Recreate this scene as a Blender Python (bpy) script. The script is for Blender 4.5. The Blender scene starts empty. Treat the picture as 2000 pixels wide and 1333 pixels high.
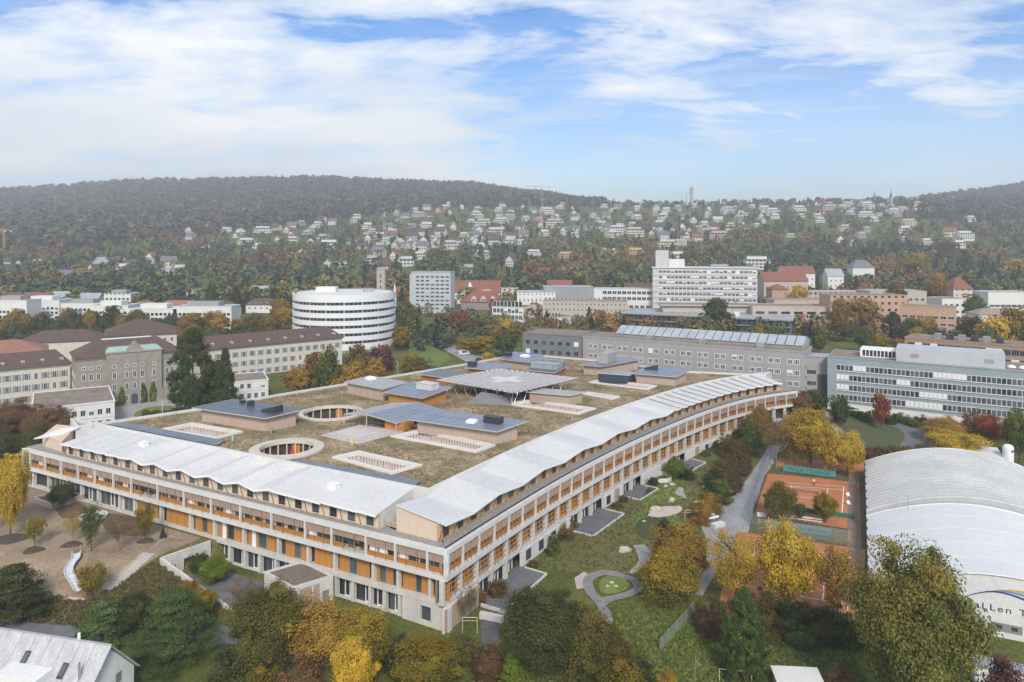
import bpy, math, random
import numpy as np
from mathutils import Vector
from mathutils.geometry import delaunay_2d_cdt, tessellate_polygon

SC = bpy.context.scene
COL = SC.collection
R = math.radians
# ------------------------------------------------------------------ camera
# a drone 58 m above the lowest lawn, level, looking along +Y, lens shifted down
F, CX, YH, H = 1400.0, 1000.0, 475.0, 58.0
cam = bpy.data.cameras.new('camera')
cam.sensor_width = 36.0
cam.lens = 36.0 * F / 2000.0
cam.shift_y = -(666.5 - YH) / 2000.0
cam.clip_start = 1.0
cam.clip_end = 30000.0
camo = bpy.data.objects.new('camera', cam)
COL.objects.link(camo)
camo.location = (0, 0, H)
camo.rotation_euler = (R(90), 0, 0)
SC.camera = camo
# ------------------------------------------------------------------ sky and sun
SUN_EL, SUN_AZ = 38.0, 172.0      # azimuth from +Y clockwise: behind the camera
w = bpy.data.worlds.new('World')
SC.world = w
w.use_nodes = True
nt = w.node_tree
nt.nodes.clear()
def N(t, **k):
    n = nt.nodes.new(t)
    for a, b in k.items():
        setattr(n, a, b)
    return n
def L(a, b):
    nt.links.new(a, b)
def MATH(op, a, b=None, c=None):
    n = N('ShaderNodeMath', operation=op)
    for i, v in enumerate((a, b, c)):
        if v is None:
            continue
        if isinstance(v, (int, float)):
            n.inputs[i].default_value = v
        else:
            L(v, n.inputs[i])
    return n.outputs[0]
out = N('ShaderNodeOutputWorld')
sky = N('ShaderNodeTexSky', sky_type='NISHITA', sun_disc=False)
sky.sun_elevation = R(SUN_EL)
sky.sun_rotation = R(SUN_AZ)
sky.altitude = 400
sky.air_density = 1.0
sky.dust_density = 0.25
sky.ozone_density = 2.6
gam = N('ShaderNodeGamma')
gam.inputs[1].default_value = 1.0
hsv = N('ShaderNodeHueSaturation')
hsv.inputs['Saturation'].default_value = 1.36
hsv.inputs['Hue'].default_value = 0.507
L(sky.outputs[0], hsv.inputs['Color'])
bg1 = N('ShaderNodeBackground')
bg1.inputs[1].default_value = 0.105
L(hsv.outputs[0], bg1.inputs[0])
tc = N('ShaderNodeTexCoord')
sep = N('ShaderNodeSeparateXYZ')
L(tc.outputs['Generated'], sep.inputs[0])
el = MATH('MAXIMUM', sep.outputs[2], 0.0)
den = MATH('ADD', el, 0.20)
cu = MATH('DIVIDE', sep.outputs[0], den)
cv = MATH('DIVIDE', sep.outputs[1], den)
comb = N('ShaderNodeCombineXYZ')
L(cu, comb.inputs[0]); L(cv, comb.inputs[1])
def noise(vec, scale, detail, rough, off=(0, 0, 0), sc=(1, 1, 1), dist=0.0):
    m = N('ShaderNodeMapping')
    m.inputs['Location'].default_value = off
    m.inputs['Scale'].default_value = sc
    L(vec, m.inputs[0])
    n = N('ShaderNodeTexNoise')
    n.inputs['Scale'].default_value = scale
    n.inputs['Detail'].default_value = detail
    n.inputs['Roughness'].default_value = rough
    n.inputs['Distortion'].default_value = dist
    L(m.outputs[0], n.inputs['Vector'])
    return n.outputs[0]
big = noise(comb.outputs[0], 0.58, 3, 0.5, (3.1, 1.7, 0), (1, 0.8, 1))
mid = noise(comb.outputs[0], 1.9, 10, 0.60, (0.6, 4.2, 0), (0.75, 1.15, 1), 0.35)
fine = noise(comb.outputs[0], 6.0, 12, 0.68, (7.7, 2.2, 0), (0.6, 1.3, 1), 0.5)
cov = MATH('MULTIPLY_ADD', big, 0.55, MATH('MULTIPLY_ADD', mid, 0.75, MATH('MULTIPLY', fine, 0.30)))
# the cloud field thickens towards the west (camera left) and is thin overhead
cov = MATH('ADD', cov, MATH('MULTIPLY', cu, -0.060))
ramp = N('ShaderNodeValToRGB')
L(cov, ramp.inputs[0])
ramp.color_ramp.elements[0].position = 0.715
ramp.color_ramp.elements[0].color = (0, 0, 0, 1)
ramp.color_ramp.elements[1].position = 0.90
ramp.color_ramp.elements[1].color = (1, 1, 1, 1)
e = ramp.color_ramp.elements.new(0.79); e.color = (0.58, 0.58, 0.58, 1)
# thin veil near the horizon
veil = MATH('MULTIPLY', MATH('SUBTRACT', 1.0, MATH('MINIMUM', MATH('DIVIDE', el, 0.30), 1.0)), 0.50)
# flat layers of cloud low over the horizon
low = noise(tc.outputs['Generated'], 1.0, 8, 0.58, (4.4, 1.3, 2.0), (2.6, 2.6, 20.0), 0.6)
lowm = MATH('MULTIPLY', MATH('MULTIPLY', MATH('SUBTRACT', low, 0.45), 6.5), MATH('SUBTRACT', 1.0, MATH('MINIMUM', MATH('DIVIDE', el, 0.34), 1.0)))
lowm = MATH('MINIMUM', MATH('MAXIMUM', lowm, 0.0), 0.72)
mask = MATH('MAXIMUM', MATH('MAXIMUM', ramp.outputs[0], veil), lowm)
shade = noise(comb.outputs[0], 1.1, 6, 0.55, (2.3, 8.8, 0), (0.7, 1.2, 1), 0.2)
cc = N('ShaderNodeMix', data_type='RGBA')
L(MATH('MULTIPLY_ADD', shade, 3.2, -1.15), cc.inputs[0])
cc.clamp_factor = True
cc.inputs[6].default_value = (0.68, 0.765, 0.86, 1)
cc.inputs[7].default_value = (1.0, 0.985, 0.96, 1)
bg2 = N('ShaderNodeBackground')
bg2.inputs[1].default_value = 0.75
L(cc.outputs[2], bg2.inputs[0])
mx = N('ShaderNodeMixShader')
L(mask, mx.inputs[0]); L(bg1.outputs[0], mx.inputs[1]); L(bg2.outputs[0], mx.inputs[2])
L(mx.outputs[0], out.inputs[0])

sun = bpy.data.lights.new('sun', 'SUN')
sun.energy = 2.3
sun.angle = R(14)
sun.color = (1.0, 0.93, 0.83)
suno = bpy.data.objects.new('sun', sun)
COL.objects.link(suno)
_az, _el = R(SUN_AZ), R(SUN_EL)
_d = Vector((math.sin(_az) * math.cos(_el), math.cos(_az) * math.cos(_el), math.sin(_el)))
suno.rotation_euler = (-_d).to_track_quat('-Z', 'Y').to_euler()

vs = SC.view_settings
vs.view_transform = 'Standard'
vs.look = 'None'
vs.exposure = 0.70
vs.gamma = 1.0
vs.use_curve_mapping = False
SC.cycles.use_denoising = True
SC.cycles.max_bounces = 5
SC.cycles.diffuse_bounces = 3
SC.cycles.glossy_bounces = 2
SC.cycles.transmission_bounces = 2
SC.cycles.transparent_max_bounces = 6
SC.cycles.volume_bounces = 0
SC.cycles.use_fast_gi = False
SC.cycles.caustics_reflective = False
SC.cycles.caustics_refractive = False

# ------------------------------------------------------------------ helpers
def at(px, py, z):
    """plan position of a point of height z seen at (px, py) in the survey photo"""
    Y = F * (H - z) / (py - YH)
    return ((px - CX) / F * Y, Y)
def pxat(px, Y):
    return ((px - CX) / F * Y, Y)
def zat(py, Y):
    return H - (py - YH) * Y / F

def tag(o, label=None, cat=None, group=None, kind=None):
    if label: o['label'] = label
    if cat: o['category'] = cat
    if group: o['group'] = group
    if kind: o['kind'] = kind
    return o
def empty(name, loc=(0, 0, 0), rz=0.0, label=None, cat=None, group=None, parent=None):
    o = bpy.data.objects.new(name, None)
    COL.objects.link(o)
    o.location = loc
    o.rotation_euler = (0, 0, rz)
    o.empty_display_size = 0.5
    if parent: o.parent = parent
    return tag(o, label, cat, group)
def ob(name, mesh, parent=None, loc=None, rz=None, scale=None, mat=None, kind=None):
    o = bpy.data.objects.new(name, mesh)
    COL.objects.link(o)
    if loc is not None: o.location = loc
    if rz is not None: o.rotation_euler = (0, 0, rz)
    if scale is not None: o.scale = scale
    if parent: o.parent = parent
    if mat is not None:
        o.material_slots[0].link = 'OBJECT'
        o.material_slots[0].material = mat
    if kind: o['kind'] = kind
    return o
class MB:
    """collects faces (with a material index) and makes one mesh of them"""
    def __init__(s):
        s.v = []; s.f = []; s.m = []
    def face(s, pts, m=0):
        i = len(s.v)
        s.v.extend(tuple(p) for p in pts)
        s.f.append(tuple(range(i, i + len(pts)))); s.m.append(m)
        return s
    def box(s, x0, x1, y0, y1, z0, z1, m=0):
        i = len(s.v)
        s.v += [(x0, y0, z0), (x1, y0, z0), (x1, y1, z0), (x0, y1, z0), (x0, y0, z1), (x1, y0, z1), (x1, y1, z1), (x0, y1, z1)]
        for q in ((0, 3, 2, 1), (4, 5, 6, 7), (0, 1, 5, 4), (1, 2, 6, 5), (2, 3, 7, 6), (3, 0, 4, 7)):
            s.f.append(tuple(i + k for k in q)); s.m.append(m)
        return s
    def hexa(s, b, t, m=0):
        """b, t: four bottom / four top points, anticlockwise"""
        i = len(s.v)
        s.v += [tuple(p) for p in b] + [tuple(p) for p in t]
        for q in ((0, 3, 2, 1), (4, 5, 6, 7), (0, 1, 5, 4), (1, 2, 6, 5), (2, 3, 7, 6), (3, 0, 4, 7)):
            s.f.append(tuple(i + k for k in q)); s.m.append(m)
        return s
    def prism(s, poly, z0, z1, m=0, caps=True):
        n = len(poly); i = len(s.v)
        zz0 = z0 if hasattr(z0, '__len__') else [z0] * n
        zz1 = z1 if hasattr(z1, '__len__') else [z1] * n
        s.v += [(p[0], p[1], a) for p, a in zip(poly, zz0)] + [(p[0], p[1], a) for p, a in zip(poly, zz1)]
        for k in range(n):
            j = (k + 1) % n
            s.f.append((i + k, i + j, i + n + j, i + n + k)); s.m.append(m)
        if caps:
            for a, b, c in tessellate_polygon([[Vector((p[0], p[1], 0)) for p in poly]]):
                s.f.append((i + n + a, i + n + b, i + n + c)); s.m.append(m)
                s.f.append((i + c, i + b, i + a)); s.m.append(m)
        return s
    def tube(s, pts, rad, n=6, m=0, cap=True):
        P = [Vector(p) for p in pts]
        rad = rad if hasattr(rad, '__len__') else [rad] * len(P)
        base = len(s.v)
        for k, p in enumerate(P):
            d = (P[min(k + 1, len(P) - 1)] - P[max(k - 1, 0)]).normalized()
            a = d.orthogonal().normalized() if k == 0 else (a - d * a.dot(d)).normalized()
            b = d.cross(a)
            for q in range(n):
                t = 2 * math.pi * q / n
                s.v.append(tuple(p + (a * math.cos(t) + b * math.sin(t)) * rad[k]))
        for k in range(len(P) - 1):
            for q in range(n):
                r = (q + 1) % n
                s.f.append((base + k * n + q, base + k * n + r, base + (k + 1) * n + r, base + (k + 1) * n + q)); s.m.append(m)
        if cap:
            s.f.append(tuple(base + q for q in reversed(range(n)))); s.m.append(m)
            s.f.append(tuple(base + (len(P) - 1) * n + q for q in range(n))); s.m.append(m)
        return s
    def lathe(s, prof, n=16, m=0, cx=0, cy=0):
        base = len(s.v)
        for r, z in prof:
            for q in range(n):
                t = 2 * math.pi * q / n
                s.v.append((cx + r * math.cos(t), cy + r * math.sin(t), z))
        for k in range(len(prof) - 1):
            for q in range(n):
                r = (q + 1) % n
                s.f.append((base + k * n + q, base + k * n + r, base + (k + 1) * n + r, base + (k + 1) * n + q)); s.m.append(m)
        return s
    def mesh(s, name, mats, smooth=False):
        me = bpy.data.meshes.new(name)
        me.from_pydata(s.v, [], s.f)
        for mt in (mats if isinstance(mats, (list, tuple)) else [mats]):
            me.materials.append(mt)
        if any(s.m):
            me.polygons.foreach_set('material_index', s.m)
        if smooth:
            me.polygons.foreach_set('use_smooth', [True] * len(me.polygons))
        me.update()
        return me
    def build(s, name, mats, parent=None, smooth=False, **k):
        return ob(name, s.mesh(name, mats, smooth), parent, **k)
def np_mesh(name, v, quads, mat, attr=None, smooth=False):
    me = bpy.data.meshes.new(name)
    n, k = quads.shape
    me.vertices.add(len(v)); me.vertices.foreach_set('co', np.asarray(v, np.float32).ravel())
    me.loops.add(n * k); me.loops.foreach_set('vertex_index', quads.astype(np.int32).ravel())
    me.polygons.add(n)
    me.polygons.foreach_set('loop_start', np.arange(0, n * k, k, dtype=np.int32))
    if mat is not None: me.materials.append(mat)
    if attr is not None:
        a = me.color_attributes.new('tint', 'FLOAT_COLOR', 'POINT')
        a.data.foreach_set('color', np.asarray(attr, np.float32).ravel())
    if smooth:
        me.polygons.foreach_set('use_smooth', np.ones(n, dtype=bool))
    me.update(calc_edges=True)
    return me

# ------------------------------------------------------------------ materials
_mats = {}
def new_mat(name):
    m = bpy.data.materials.new(name)
    m.use_nodes = True
    t = m.node_tree
    b = t.nodes['Principled BSDF']
    return m, t, b
def mat(name, col, rough=0.75, var=0.12, scale=0.6, detail=5, metal=0.0, spec=0.4, bump=0.0, bscale=6.0, streak=None, col2=None, lines=None, joints=None):
    """procedural paint: two tones mixed by noise over world position; lines = board / seam joints (axis, spacing, depth)"""
    if name in _mats: return _mats[name]
    m, t, b = new_mat(name)
    b.inputs['Roughness'].default_value = rough
    b.inputs['Metallic'].default_value = metal
    b.inputs['Specular IOR Level'].default_value = spec
    geo = t.nodes.new('ShaderNodeNewGeometry')
    nz = t.nodes.new('ShaderNodeTexNoise')
    nz.inputs['Scale'].default_value = scale
    nz.inputs['Detail'].default_value = detail
    nz.inputs['Roughness'].default_value = 0.6
    src = geo.outputs['Position']
    if streak:
        mp = t.nodes.new('ShaderNodeMapping'); mp.inputs['Scale'].default_value = streak
        t.links.new(src, mp.inputs[0]); src = mp.outputs[0]
    t.links.new(src, nz.inputs['Vector'])
    rp = t.nodes.new('ShaderNodeValToRGB')
    t.links.new(nz.outputs[0], rp.inputs[0])
    c2 = col2 or tuple(min(1, c * (1 + var)) for c in col)
    c1 = tuple(c * (1 - var) for c in col) if not col2 else col
    rp.color_ramp.elements[0].position = 0.32; rp.color_ramp.elements[0].color = (*c1, 1)
    rp.color_ramp.elements[1].position = 0.68; rp.color_ramp.elements[1].color = (*c2, 1)
    res = rp.outputs[0]
    if lines:
        ax, sp, dk = lines
        tco = t.nodes.new('ShaderNodeTexCoord')
        sx = t.nodes.new('ShaderNodeSeparateXYZ'); t.links.new(tco.outputs['Object'], sx.inputs[0])
        mo = t.nodes.new('ShaderNodeMath'); mo.operation = 'DIVIDE'; mo.inputs[1].default_value = sp
        t.links.new(sx.outputs[ax], mo.inputs[0])
        fr = t.nodes.new('ShaderNodeMath'); fr.operation = 'FRACT'; t.links.new(mo.outputs[0], fr.inputs[0])
        gt = t.nodes.new('ShaderNodeMath'); gt.operation = 'LESS_THAN'; gt.inputs[1].default_value = 0.14
        t.links.new(fr.outputs[0], gt.inputs[0])
        mu = t.nodes.new('ShaderNodeMath'); mu.operation = 'MULTIPLY'; mu.inputs[1].default_value = dk
        t.links.new(gt.outputs[0], mu.inputs[0])
        mi = t.nodes.new('ShaderNodeMix'); mi.data_type = 'RGBA'
        t.links.new(mu.outputs[0], mi.inputs[0]); t.links.new(res, mi.inputs[6])
        mi.inputs[7].default_value = tuple(c * 0.35 for c in col) + (1,)
        res = mi.outputs[2]
    n3 = t.nodes.new('ShaderNodeTexNoise'); n3.inputs['Scale'].default_value = max(scale * 7, 1.5); n3.inputs['Detail'].default_value = 6
    t.links.new(geo.outputs['Position'], n3.inputs['Vector'])
    mr = t.nodes.new('ShaderNodeMapRange'); mr.inputs[1].default_value = .3; mr.inputs[2].default_value = .7
    mr.inputs[3].default_value = 1 - min(.22, .04 + var * .7); mr.inputs[4].default_value = 1 + min(.18, .03 + var * .6)
    t.links.new(n3.outputs[0], mr.inputs[0])
    m3 = t.nodes.new('ShaderNodeVectorMath'); m3.operation = 'SCALE'
    t.links.new(res, m3.inputs[0]); t.links.new(mr.outputs[0], m3.inputs['Scale']); res = m3.outputs[0]
    t.links.new(res, b.inputs['Base Color'])
    if bump:
        n2 = t.nodes.new('ShaderNodeTexNoise'); n2.inputs['Scale'].default_value = bscale; n2.inputs['Detail'].default_value = 6
        t.links.new(geo.outputs['Position'], n2.inputs['Vector'])
        bp = t.nodes.new('ShaderNodeBump'); bp.inputs['Strength'].default_value = bump; bp.inputs['Distance'].default_value = 0.2
        t.links.new(n2.outputs[0], bp.inputs['Height']); t.links.new(bp.outputs[0], b.inputs['Normal'])
    _mats[name] = m
    return m
def glass(name, col=(0.02, 0.025, 0.03), rough=0.12):
    if name in _mats: return _mats[name]
    m, t, b = new_mat(name)
    oi = t.nodes.new('ShaderNodeObjectInfo')
    rp = t.nodes.new('ShaderNodeValToRGB')
    t.links.new(oi.outputs['Random'], rp.inputs[0])
    rp.color_ramp.elements[0].color = (*[c * 0.6 for c in col], 1)
    rp.color_ramp.elements[1].color = (*[c * 2.6 + 0.015 for c in col], 1)
    t.links.new(rp.outputs[0], b.inputs['Base Color'])
    b.inputs['Roughness'].default_value = rough
    b.inputs['Specular IOR Level'].default_value = 0.6
    _mats[name] = m
    return m
def leaf_mat(name, c1, c2, c3=None, hmix=0.0):
    """foliage: c1..c2 by the leaf's own tint, c3 on leaves that have turned (towards the top of the crown)"""
    if name in _mats: return _mats[name]
    k_ = 1.5 if max(c2) < .14 else 1.2
    c1, c2 = tuple(c * k_ * .8 for c in c1), tuple(c * k_ * 1.18 for c in c2)
    m, t, b = new_mat(name)
    at_ = t.nodes.new('ShaderNodeAttribute'); at_.attribute_name = 'tint'
    sx = t.nodes.new('ShaderNodeSeparateColor'); t.links.new(at_.outputs['Color'], sx.inputs[0])
    mi = t.nodes.new('ShaderNodeMix'); mi.data_type = 'RGBA'
    t.links.new(sx.outputs[0], mi.inputs[0])
    mi.inputs[6].default_value = (*c1, 1); mi.inputs[7].default_value = (*c2, 1)
    res = mi.outputs[2]
    if c3:
        m2 = t.nodes.new('ShaderNodeMix'); m2.data_type = 'RGBA'
        k = t.nodes.new('ShaderNodeMath'); k.operation = 'MULTIPLY_ADD'; k.inputs[1].default_value = 1.6; k.inputs[2].default_value = hmix - 1.3
        s2 = t.nodes.new('ShaderNodeMath'); s2.operation = 'MULTIPLY_ADD'; s2.inputs[1].default_value = 0.9
        t.links.new(sx.outputs[2], s2.inputs[0]); t.links.new(sx.outputs[1], s2.inputs[2])
        t.links.new(s2.outputs[0], k.inputs[0]); k.use_clamp = True
        t.links.new(k.outputs[0], m2.inputs[0]); t.links.new(res, m2.inputs[6]); m2.inputs[7].default_value = (*c3, 1)
        res = m2.outputs[2]
    oi = t.nodes.new('ShaderNodeObjectInfo')
    hs = t.nodes.new('ShaderNodeHueSaturation')
    mm = t.nodes.new('ShaderNodeMapRange'); mm.inputs[3].default_value = 0.8; mm.inputs[4].default_value = 1.2
    t.links.new(oi.outputs['Random'], mm.inputs[0]); t.links.new(mm.outputs[0], hs.inputs['Value'])
    t.links.new(res, hs.inputs['Color'])
    t.links.new(hs.outputs[0], b.inputs['Base Color'])
    b.inputs['Roughness'].default_value = 0.7
    b.inputs['Specular IOR Level'].default_value = 0.2
    tr = t.nodes.new('ShaderNodeBsdfTranslucent'); t.links.new(hs.outputs[0], tr.inputs[0])
    ms = t.nodes.new('ShaderNodeMixShader'); ms.inputs[0].default_value = 0.36
    t.links.new(b.outputs[0], ms.inputs[1]); t.links.new(tr.outputs[0], ms.inputs[2])
    t.links.new(ms.outputs[0], t.nodes['Material Output'].inputs[0])
    _mats[name] = m
    return m

CONC = mat('concrete_light', (0.56, 0.54, 0.50), 0.85, 0.10, 0.5, streak=(1, 1, 0.3))
CONCW = mat('concrete_white', (0.60, 0.59, 0.56), 0.85, 0.08, 0.7)
CONCG = mat('concrete_grey', (0.36, 0.355, 0.34), 0.88, 0.16, 0.5, streak=(1, 1, 0.25))
WROOF = mat('white_roof_membrane', (0.60, 0.59, 0.565), 0.6, 0.05, 0.12, streak=(1, 1, 1))
ROOFEDGE = mat('roof_seam_grey', (0.42, 0.42, 0.43), 0.6, 0.1)
TIMP = mat('timber_pale', (0.62, 0.49, 0.37), 0.8, 0.13, 3.0, streak=(3, 3, 0.2), lines=(0, 0.42, 0.35))
TIMO = mat('timber_orange', (0.47, 0.215, 0.050), 0.7, 0.14, 2.2, streak=(4, 4, 0.25), lines=(0, 0.33, 0.40))
TIMR = mat('timber_red_brown', (0.36, 0.150, 0.045), 0.7, 0.15, 2.2, streak=(4, 4, 0.25))
TIMS = mat('timber_slat_grey', (0.40, 0.30, 0.235), 0.85, 0.14, 2.5, streak=(4, 4, 0.25))
TIMW = mat('timber_weathered', (0.46, 0.355, 0.28), 0.85, 0.16, 2.0, streak=(3, 3, 0.2), lines=(0, 0.6, 0.32))
SOLAR = mat('solar_blue_grey', (0.17, 0.20, 0.265), 0.32, 0.10, 0.3, spec=0.6)
SOLARD = mat('solar_dark', (0.085, 0.10, 0.13), 0.35, 0.12, 0.3, spec=0.6)
GLASS = glass('window_glass')
GLASSB = glass('window_glass_blue', (0.035, 0.042, 0.045))
WHITE = mat('white_paint', (0.78, 0.78, 0.77), 0.6, 0.04)
DARK = mat('dark_metal', (0.035, 0.037, 0.04), 0.5, 0.15)
METAL = mat('galvanised_metal', (0.42, 0.43, 0.44), 0.4, 0.1, metal=0.6)
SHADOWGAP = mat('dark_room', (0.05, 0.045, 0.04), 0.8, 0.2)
BARK = mat('bark', (0.10, 0.08, 0.06), 0.9, 0.25, 3.0)
BARKL = mat('bark_light', (0.20, 0.165, 0.125), 0.9, 0.25, 3.0)
RED = mat('red_fabric', (0.60, 0.03, 0.02), 0.8, 0.05)
ROCK = mat('rock_pale', (0.46, 0.40, 0.33), 0.9, 0.25, 1.5, bump=0.5)

# ------------------------------------------------------------------ terrain
PXS = [-600, 0, 300, 620, 900, 1050, 1150, 1300, 1600, 1800, 1900, 2000, 2600]
YS = [600, 800, 1000, 1300, 1700, 2200, 2700, 3600, 5000]
PYT = [  # picture row of the bare ground at each distance, for each bearing
    [592, 545, 508, 462, 428, 402, 388, 395, 400],
    [592, 545, 508, 462, 426, 398, 377, 386, 395],
    [592, 545, 508, 462, 424, 388, 359, 370, 385],
    [592, 545, 507, 460, 418, 380, 354, 366, 382],
    [592, 544, 503, 452, 411, 384, 365, 376, 390],
    [592, 544, 502, 450, 410, 391, 383, 392, 400],
    [592, 544, 502, 450, 412, 399, 398, 404, 410],
    [592, 544, 502, 450, 409, 402, 404, 408, 414],
    [592, 542, 500, 448, 404, 395, 402, 406, 412],
    [592, 540, 498, 446, 404, 391, 390, 398, 406],
    [592, 540, 498, 446, 410, 392, 374, 384, 396],
    [592, 540, 498, 446, 412, 388, 357, 370, 386],
    [592, 540, 498, 446, 412, 384, 340, 356, 376]]
PYA = np.array(PYT, float)
ZT = H - (PYA - YH) * np.array(YS)[None, :] / F
ZT[:, 7] = ZT[:, 6] - 40      # the far side of the ridge falls away
ZT[:, 8] = ZT[:, 6] - 120
YR = [0, 60, 108, 125, 150, 185, 206, 222, 300, 600]
ZR_ = [0, 0, 0, 0.9, 1.05, 1.2, 2.8, 4.2, 5.0, 8.0]
W1a, W1b, W2b = (-54.4, 129.2), (-60.0, 122.5), (-43.0, 110.8)
def smooth01(t):
    t = np.clip(t, 0, 1)
    return t * t * (3 - 2 * t)
def ground(x, y):
    x = np.asarray(x, float); y = np.asarray(y, float)
    near = np.interp(y, YR, ZR_)
    # the garden plateau west of the hospital, cut by the retaining walls of the sunken court
    plat = np.interp(y, [0, 100, 108, 124, 160, 230, 300, 600], [0.0, 0.0, 0.35, 4.0, 4.0, 4.0, 5.0, 8.0])
    s2 = (W2b[0] - W1b[0]) * (y - W1b[1]) - (W2b[1] - W1b[1]) * (x - W1b[0])     # > 0: north-east of wall 2
    s1 = (W1b[0] - W1a[0]) * (y - W1a[1]) - (W1b[1] - W1a[1]) * (x - W1a[0])     # > 0: south-east of wall 1
    court = (s2 > 0) & (s1 > 0)
    nearside = (x > -43.0) & (y < 112)
    court = court | nearside
    right = smooth01((x + 5) / 6.0)
    left = np.where(court & (y < 150) & (x < 10), np.minimum(near, 0.25 + 0 * y), plat)
    g = left * (1 - right) + near * right
    # far hillside
    u = np.clip(x / np.maximum(y, 1) * F + CX, PXS[0], PXS[-1])
    yc = np.clip(y, YS[0], YS[-1])
    iu = np.clip(np.searchsorted(PXS, u) - 1, 0, len(PXS) - 2)
    iy = np.clip(np.searchsorted(YS, yc) - 1, 0, len(YS) - 2)
    P = np.array(PXS, float); Q = np.array(YS, float)
    fu = (u - P[iu]) / (P[iu + 1] - P[iu]); fu = fu * fu * (3 - 2 * fu)
    fy = (yc - Q[iy]) / (Q[iy + 1] - Q[iy])
    zf = (ZT[iu, iy] * (1 - fu) + ZT[iu + 1, iy] * fu) * (1 - fy) + (ZT[iu, iy + 1] * (1 - fu) + ZT[iu + 1, iy + 1] * fu) * fy
    return np.where(y > 600, zf, g)
def gz(x, y):
    return float(ground(np.array([x]), np.array([y]))[0])
def on_hill(px, py):
    """plan position on the far slope seen at (px, py)"""
    ys = np.linspace(600, 2690, 420)
    xs = (px - CX) / F * ys
    rows = YH + F * (H - ground(xs, ys)) / ys
    k = np.where(rows <= py)[0]
    i = k[0] if len(k) else len(ys) - 1
    return float(xs[i]), float(ys[i])
ys = np.concatenate([np.arange(10, 90, 8.0), np.arange(90, 240, 1.25), np.geomspace(240, 5000, 110)])
us = np.linspace(-1.35, 1.35, 281)
U_, Y_ = np.meshgrid(us, ys)
X_ = U_ * Y_
Z_ = ground(X_, Y_)
# gentle roll on the far slope so that it is not a bare ruled surface
Z_ = Z_ + np.where(Y_ > 650, 3.0 * np.sin(X_ / 90.0) * np.sin(Y_ / 130.0 + X_ / 310.0), 0)
V = np.stack([X_, Y_, Z_], -1).reshape(-1, 3)
nr, nc = X_.shape
ii = (np.arange(nr - 1)[:, None] * nc + np.arange(nc - 1)[None, :]).ravel()
Q4 = np.stack([ii, ii + 1, ii + nc + 1, ii + nc], -1)
def ground_material():
    m, t, b = new_mat('grass_ground')
    geo = t.nodes.new('ShaderNodeNewGeometry')
    def nz(s, d):
        n = t.nodes.new('ShaderNodeTexNoise'); n.inputs['Scale'].default_value = s; n.inputs['Detail'].default_value = d
        n.inputs['Roughness'].default_value = 0.65
        t.links.new(geo.outputs['Position'], n.inputs['Vector']); return n.outputs[0]
    r1 = t.nodes.new('ShaderNodeValToRGB'); t.links.new(nz(0.10, 6), r1.inputs[0])
    r1.color_ramp.elements[0].position = 0.35; r1.color_ramp.elements[0].color = (0.082, 0.104, 0.026, 1)
    r1.color_ramp.elements[1].position = 0.68; r1.color_ramp.elements[1].color = (0.175, 0.165, 0.055, 1)
    e = r1.color_ramp.elements.new(0.52); e.color = (0.122, 0.138, 0.036, 1)
    r2 = t.nodes.new('ShaderNodeValToRGB'); t.links.new(nz(1.8, 7), r2.inputs[0])
    r2.color_ramp.elements[0].position = 0.3; r2.color_ramp.elements[0].color = (0.55, 0.55, 0.55, 1)
    r2.color_ramp.elements[1].position = 0.72; r2.color_ramp.elements[1].color = (1.35, 1.3, 1.2, 1)
    mi = t.nodes.new('ShaderNodeMix'); mi.data_type = 'RGBA'; mi.blend_type = 'MULTIPLY'; mi.inputs[0].default_value = 1.0
    t.links.new(r1.outputs[0], mi.inputs[6]); t.links.new(r2.outputs[0], mi.inputs[7])
    t.links.new(mi.outputs[2], b.inputs['Base Color'])
    b.inputs['Roughness'].default_value = 0.95; b.inputs['Specular IOR Level'].default_value = 0.1
    bp = t.nodes.new('ShaderNodeBump'); bp.inputs['Strength'].default_value = 0.6; bp.inputs['Distance'].default_value = 0.3
    t.links.new(nz(3.0, 6), bp.inputs['Height']); t.links.new(bp.outputs[0], b.inputs['Normal'])
    return m
gnd = ob('ground', np_mesh('ground', V, Q4, ground_material(), smooth=True))
tag(gnd, 'green lawns and meadows around the hospital rising to a far hillside', 'ground', kind='structure')

EXCL = []
def sheet(name, poly, m, dz=0.06, step=2.0, label=None, cat=None, z=None):
    """a ground covering that follows the terrain inside an outline"""
    if name in ('service_lane', 'pale_paving', 'path_island', 'sandy_spot', 'patio_floor', 'tennis_court', 'court_paving', 'oval_bed'): EXCL.append([tuple(p)[:2] for p in poly])
    pts = []
    n = len(poly)
    for i in range(n):
        a, b = poly[i], poly[(i + 1) % n]
        k = max(1, int(math.dist(a, b) / step))
        for j in range(k):
            pts.append((a[0] + (b[0] - a[0]) * j / k, a[1] + (b[1] - a[1]) * j / k))
    nb = len(pts)
    x0 = min(p[0] for p in poly); x1 = max(p[0] for p in poly); y0 = min(p[1] for p in poly); y1 = max(p[1] for p in poly)
    xs = np.arange(x0 + step * .5, x1, step); ysx = np.arange(y0 + step * .5, y1, step)
    for x in xs:
        for y in ysx:
            pts.append((float(x), float(y)))
    vs_, es, fs, *_ = delaunay_2d_cdt([Vector(p) for p in pts], [], [list(range(nb))], 1, 1e-4)
    arr = np.array([(v.x, v.y) for v in vs_])
    zz = ground(arr[:, 0], arr[:, 1]) + dz if z is None else np.full(len(arr), z)
    me = bpy.data.meshes.new(name)
    me.from_pydata([(a[0], a[1], float(c)) for a, c in zip(arr, zz)], [], [tuple(f) for f in fs])
    me.materials.append(m)
    o = ob(name, me)
    return tag(o, label, cat, kind='structure')
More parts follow.
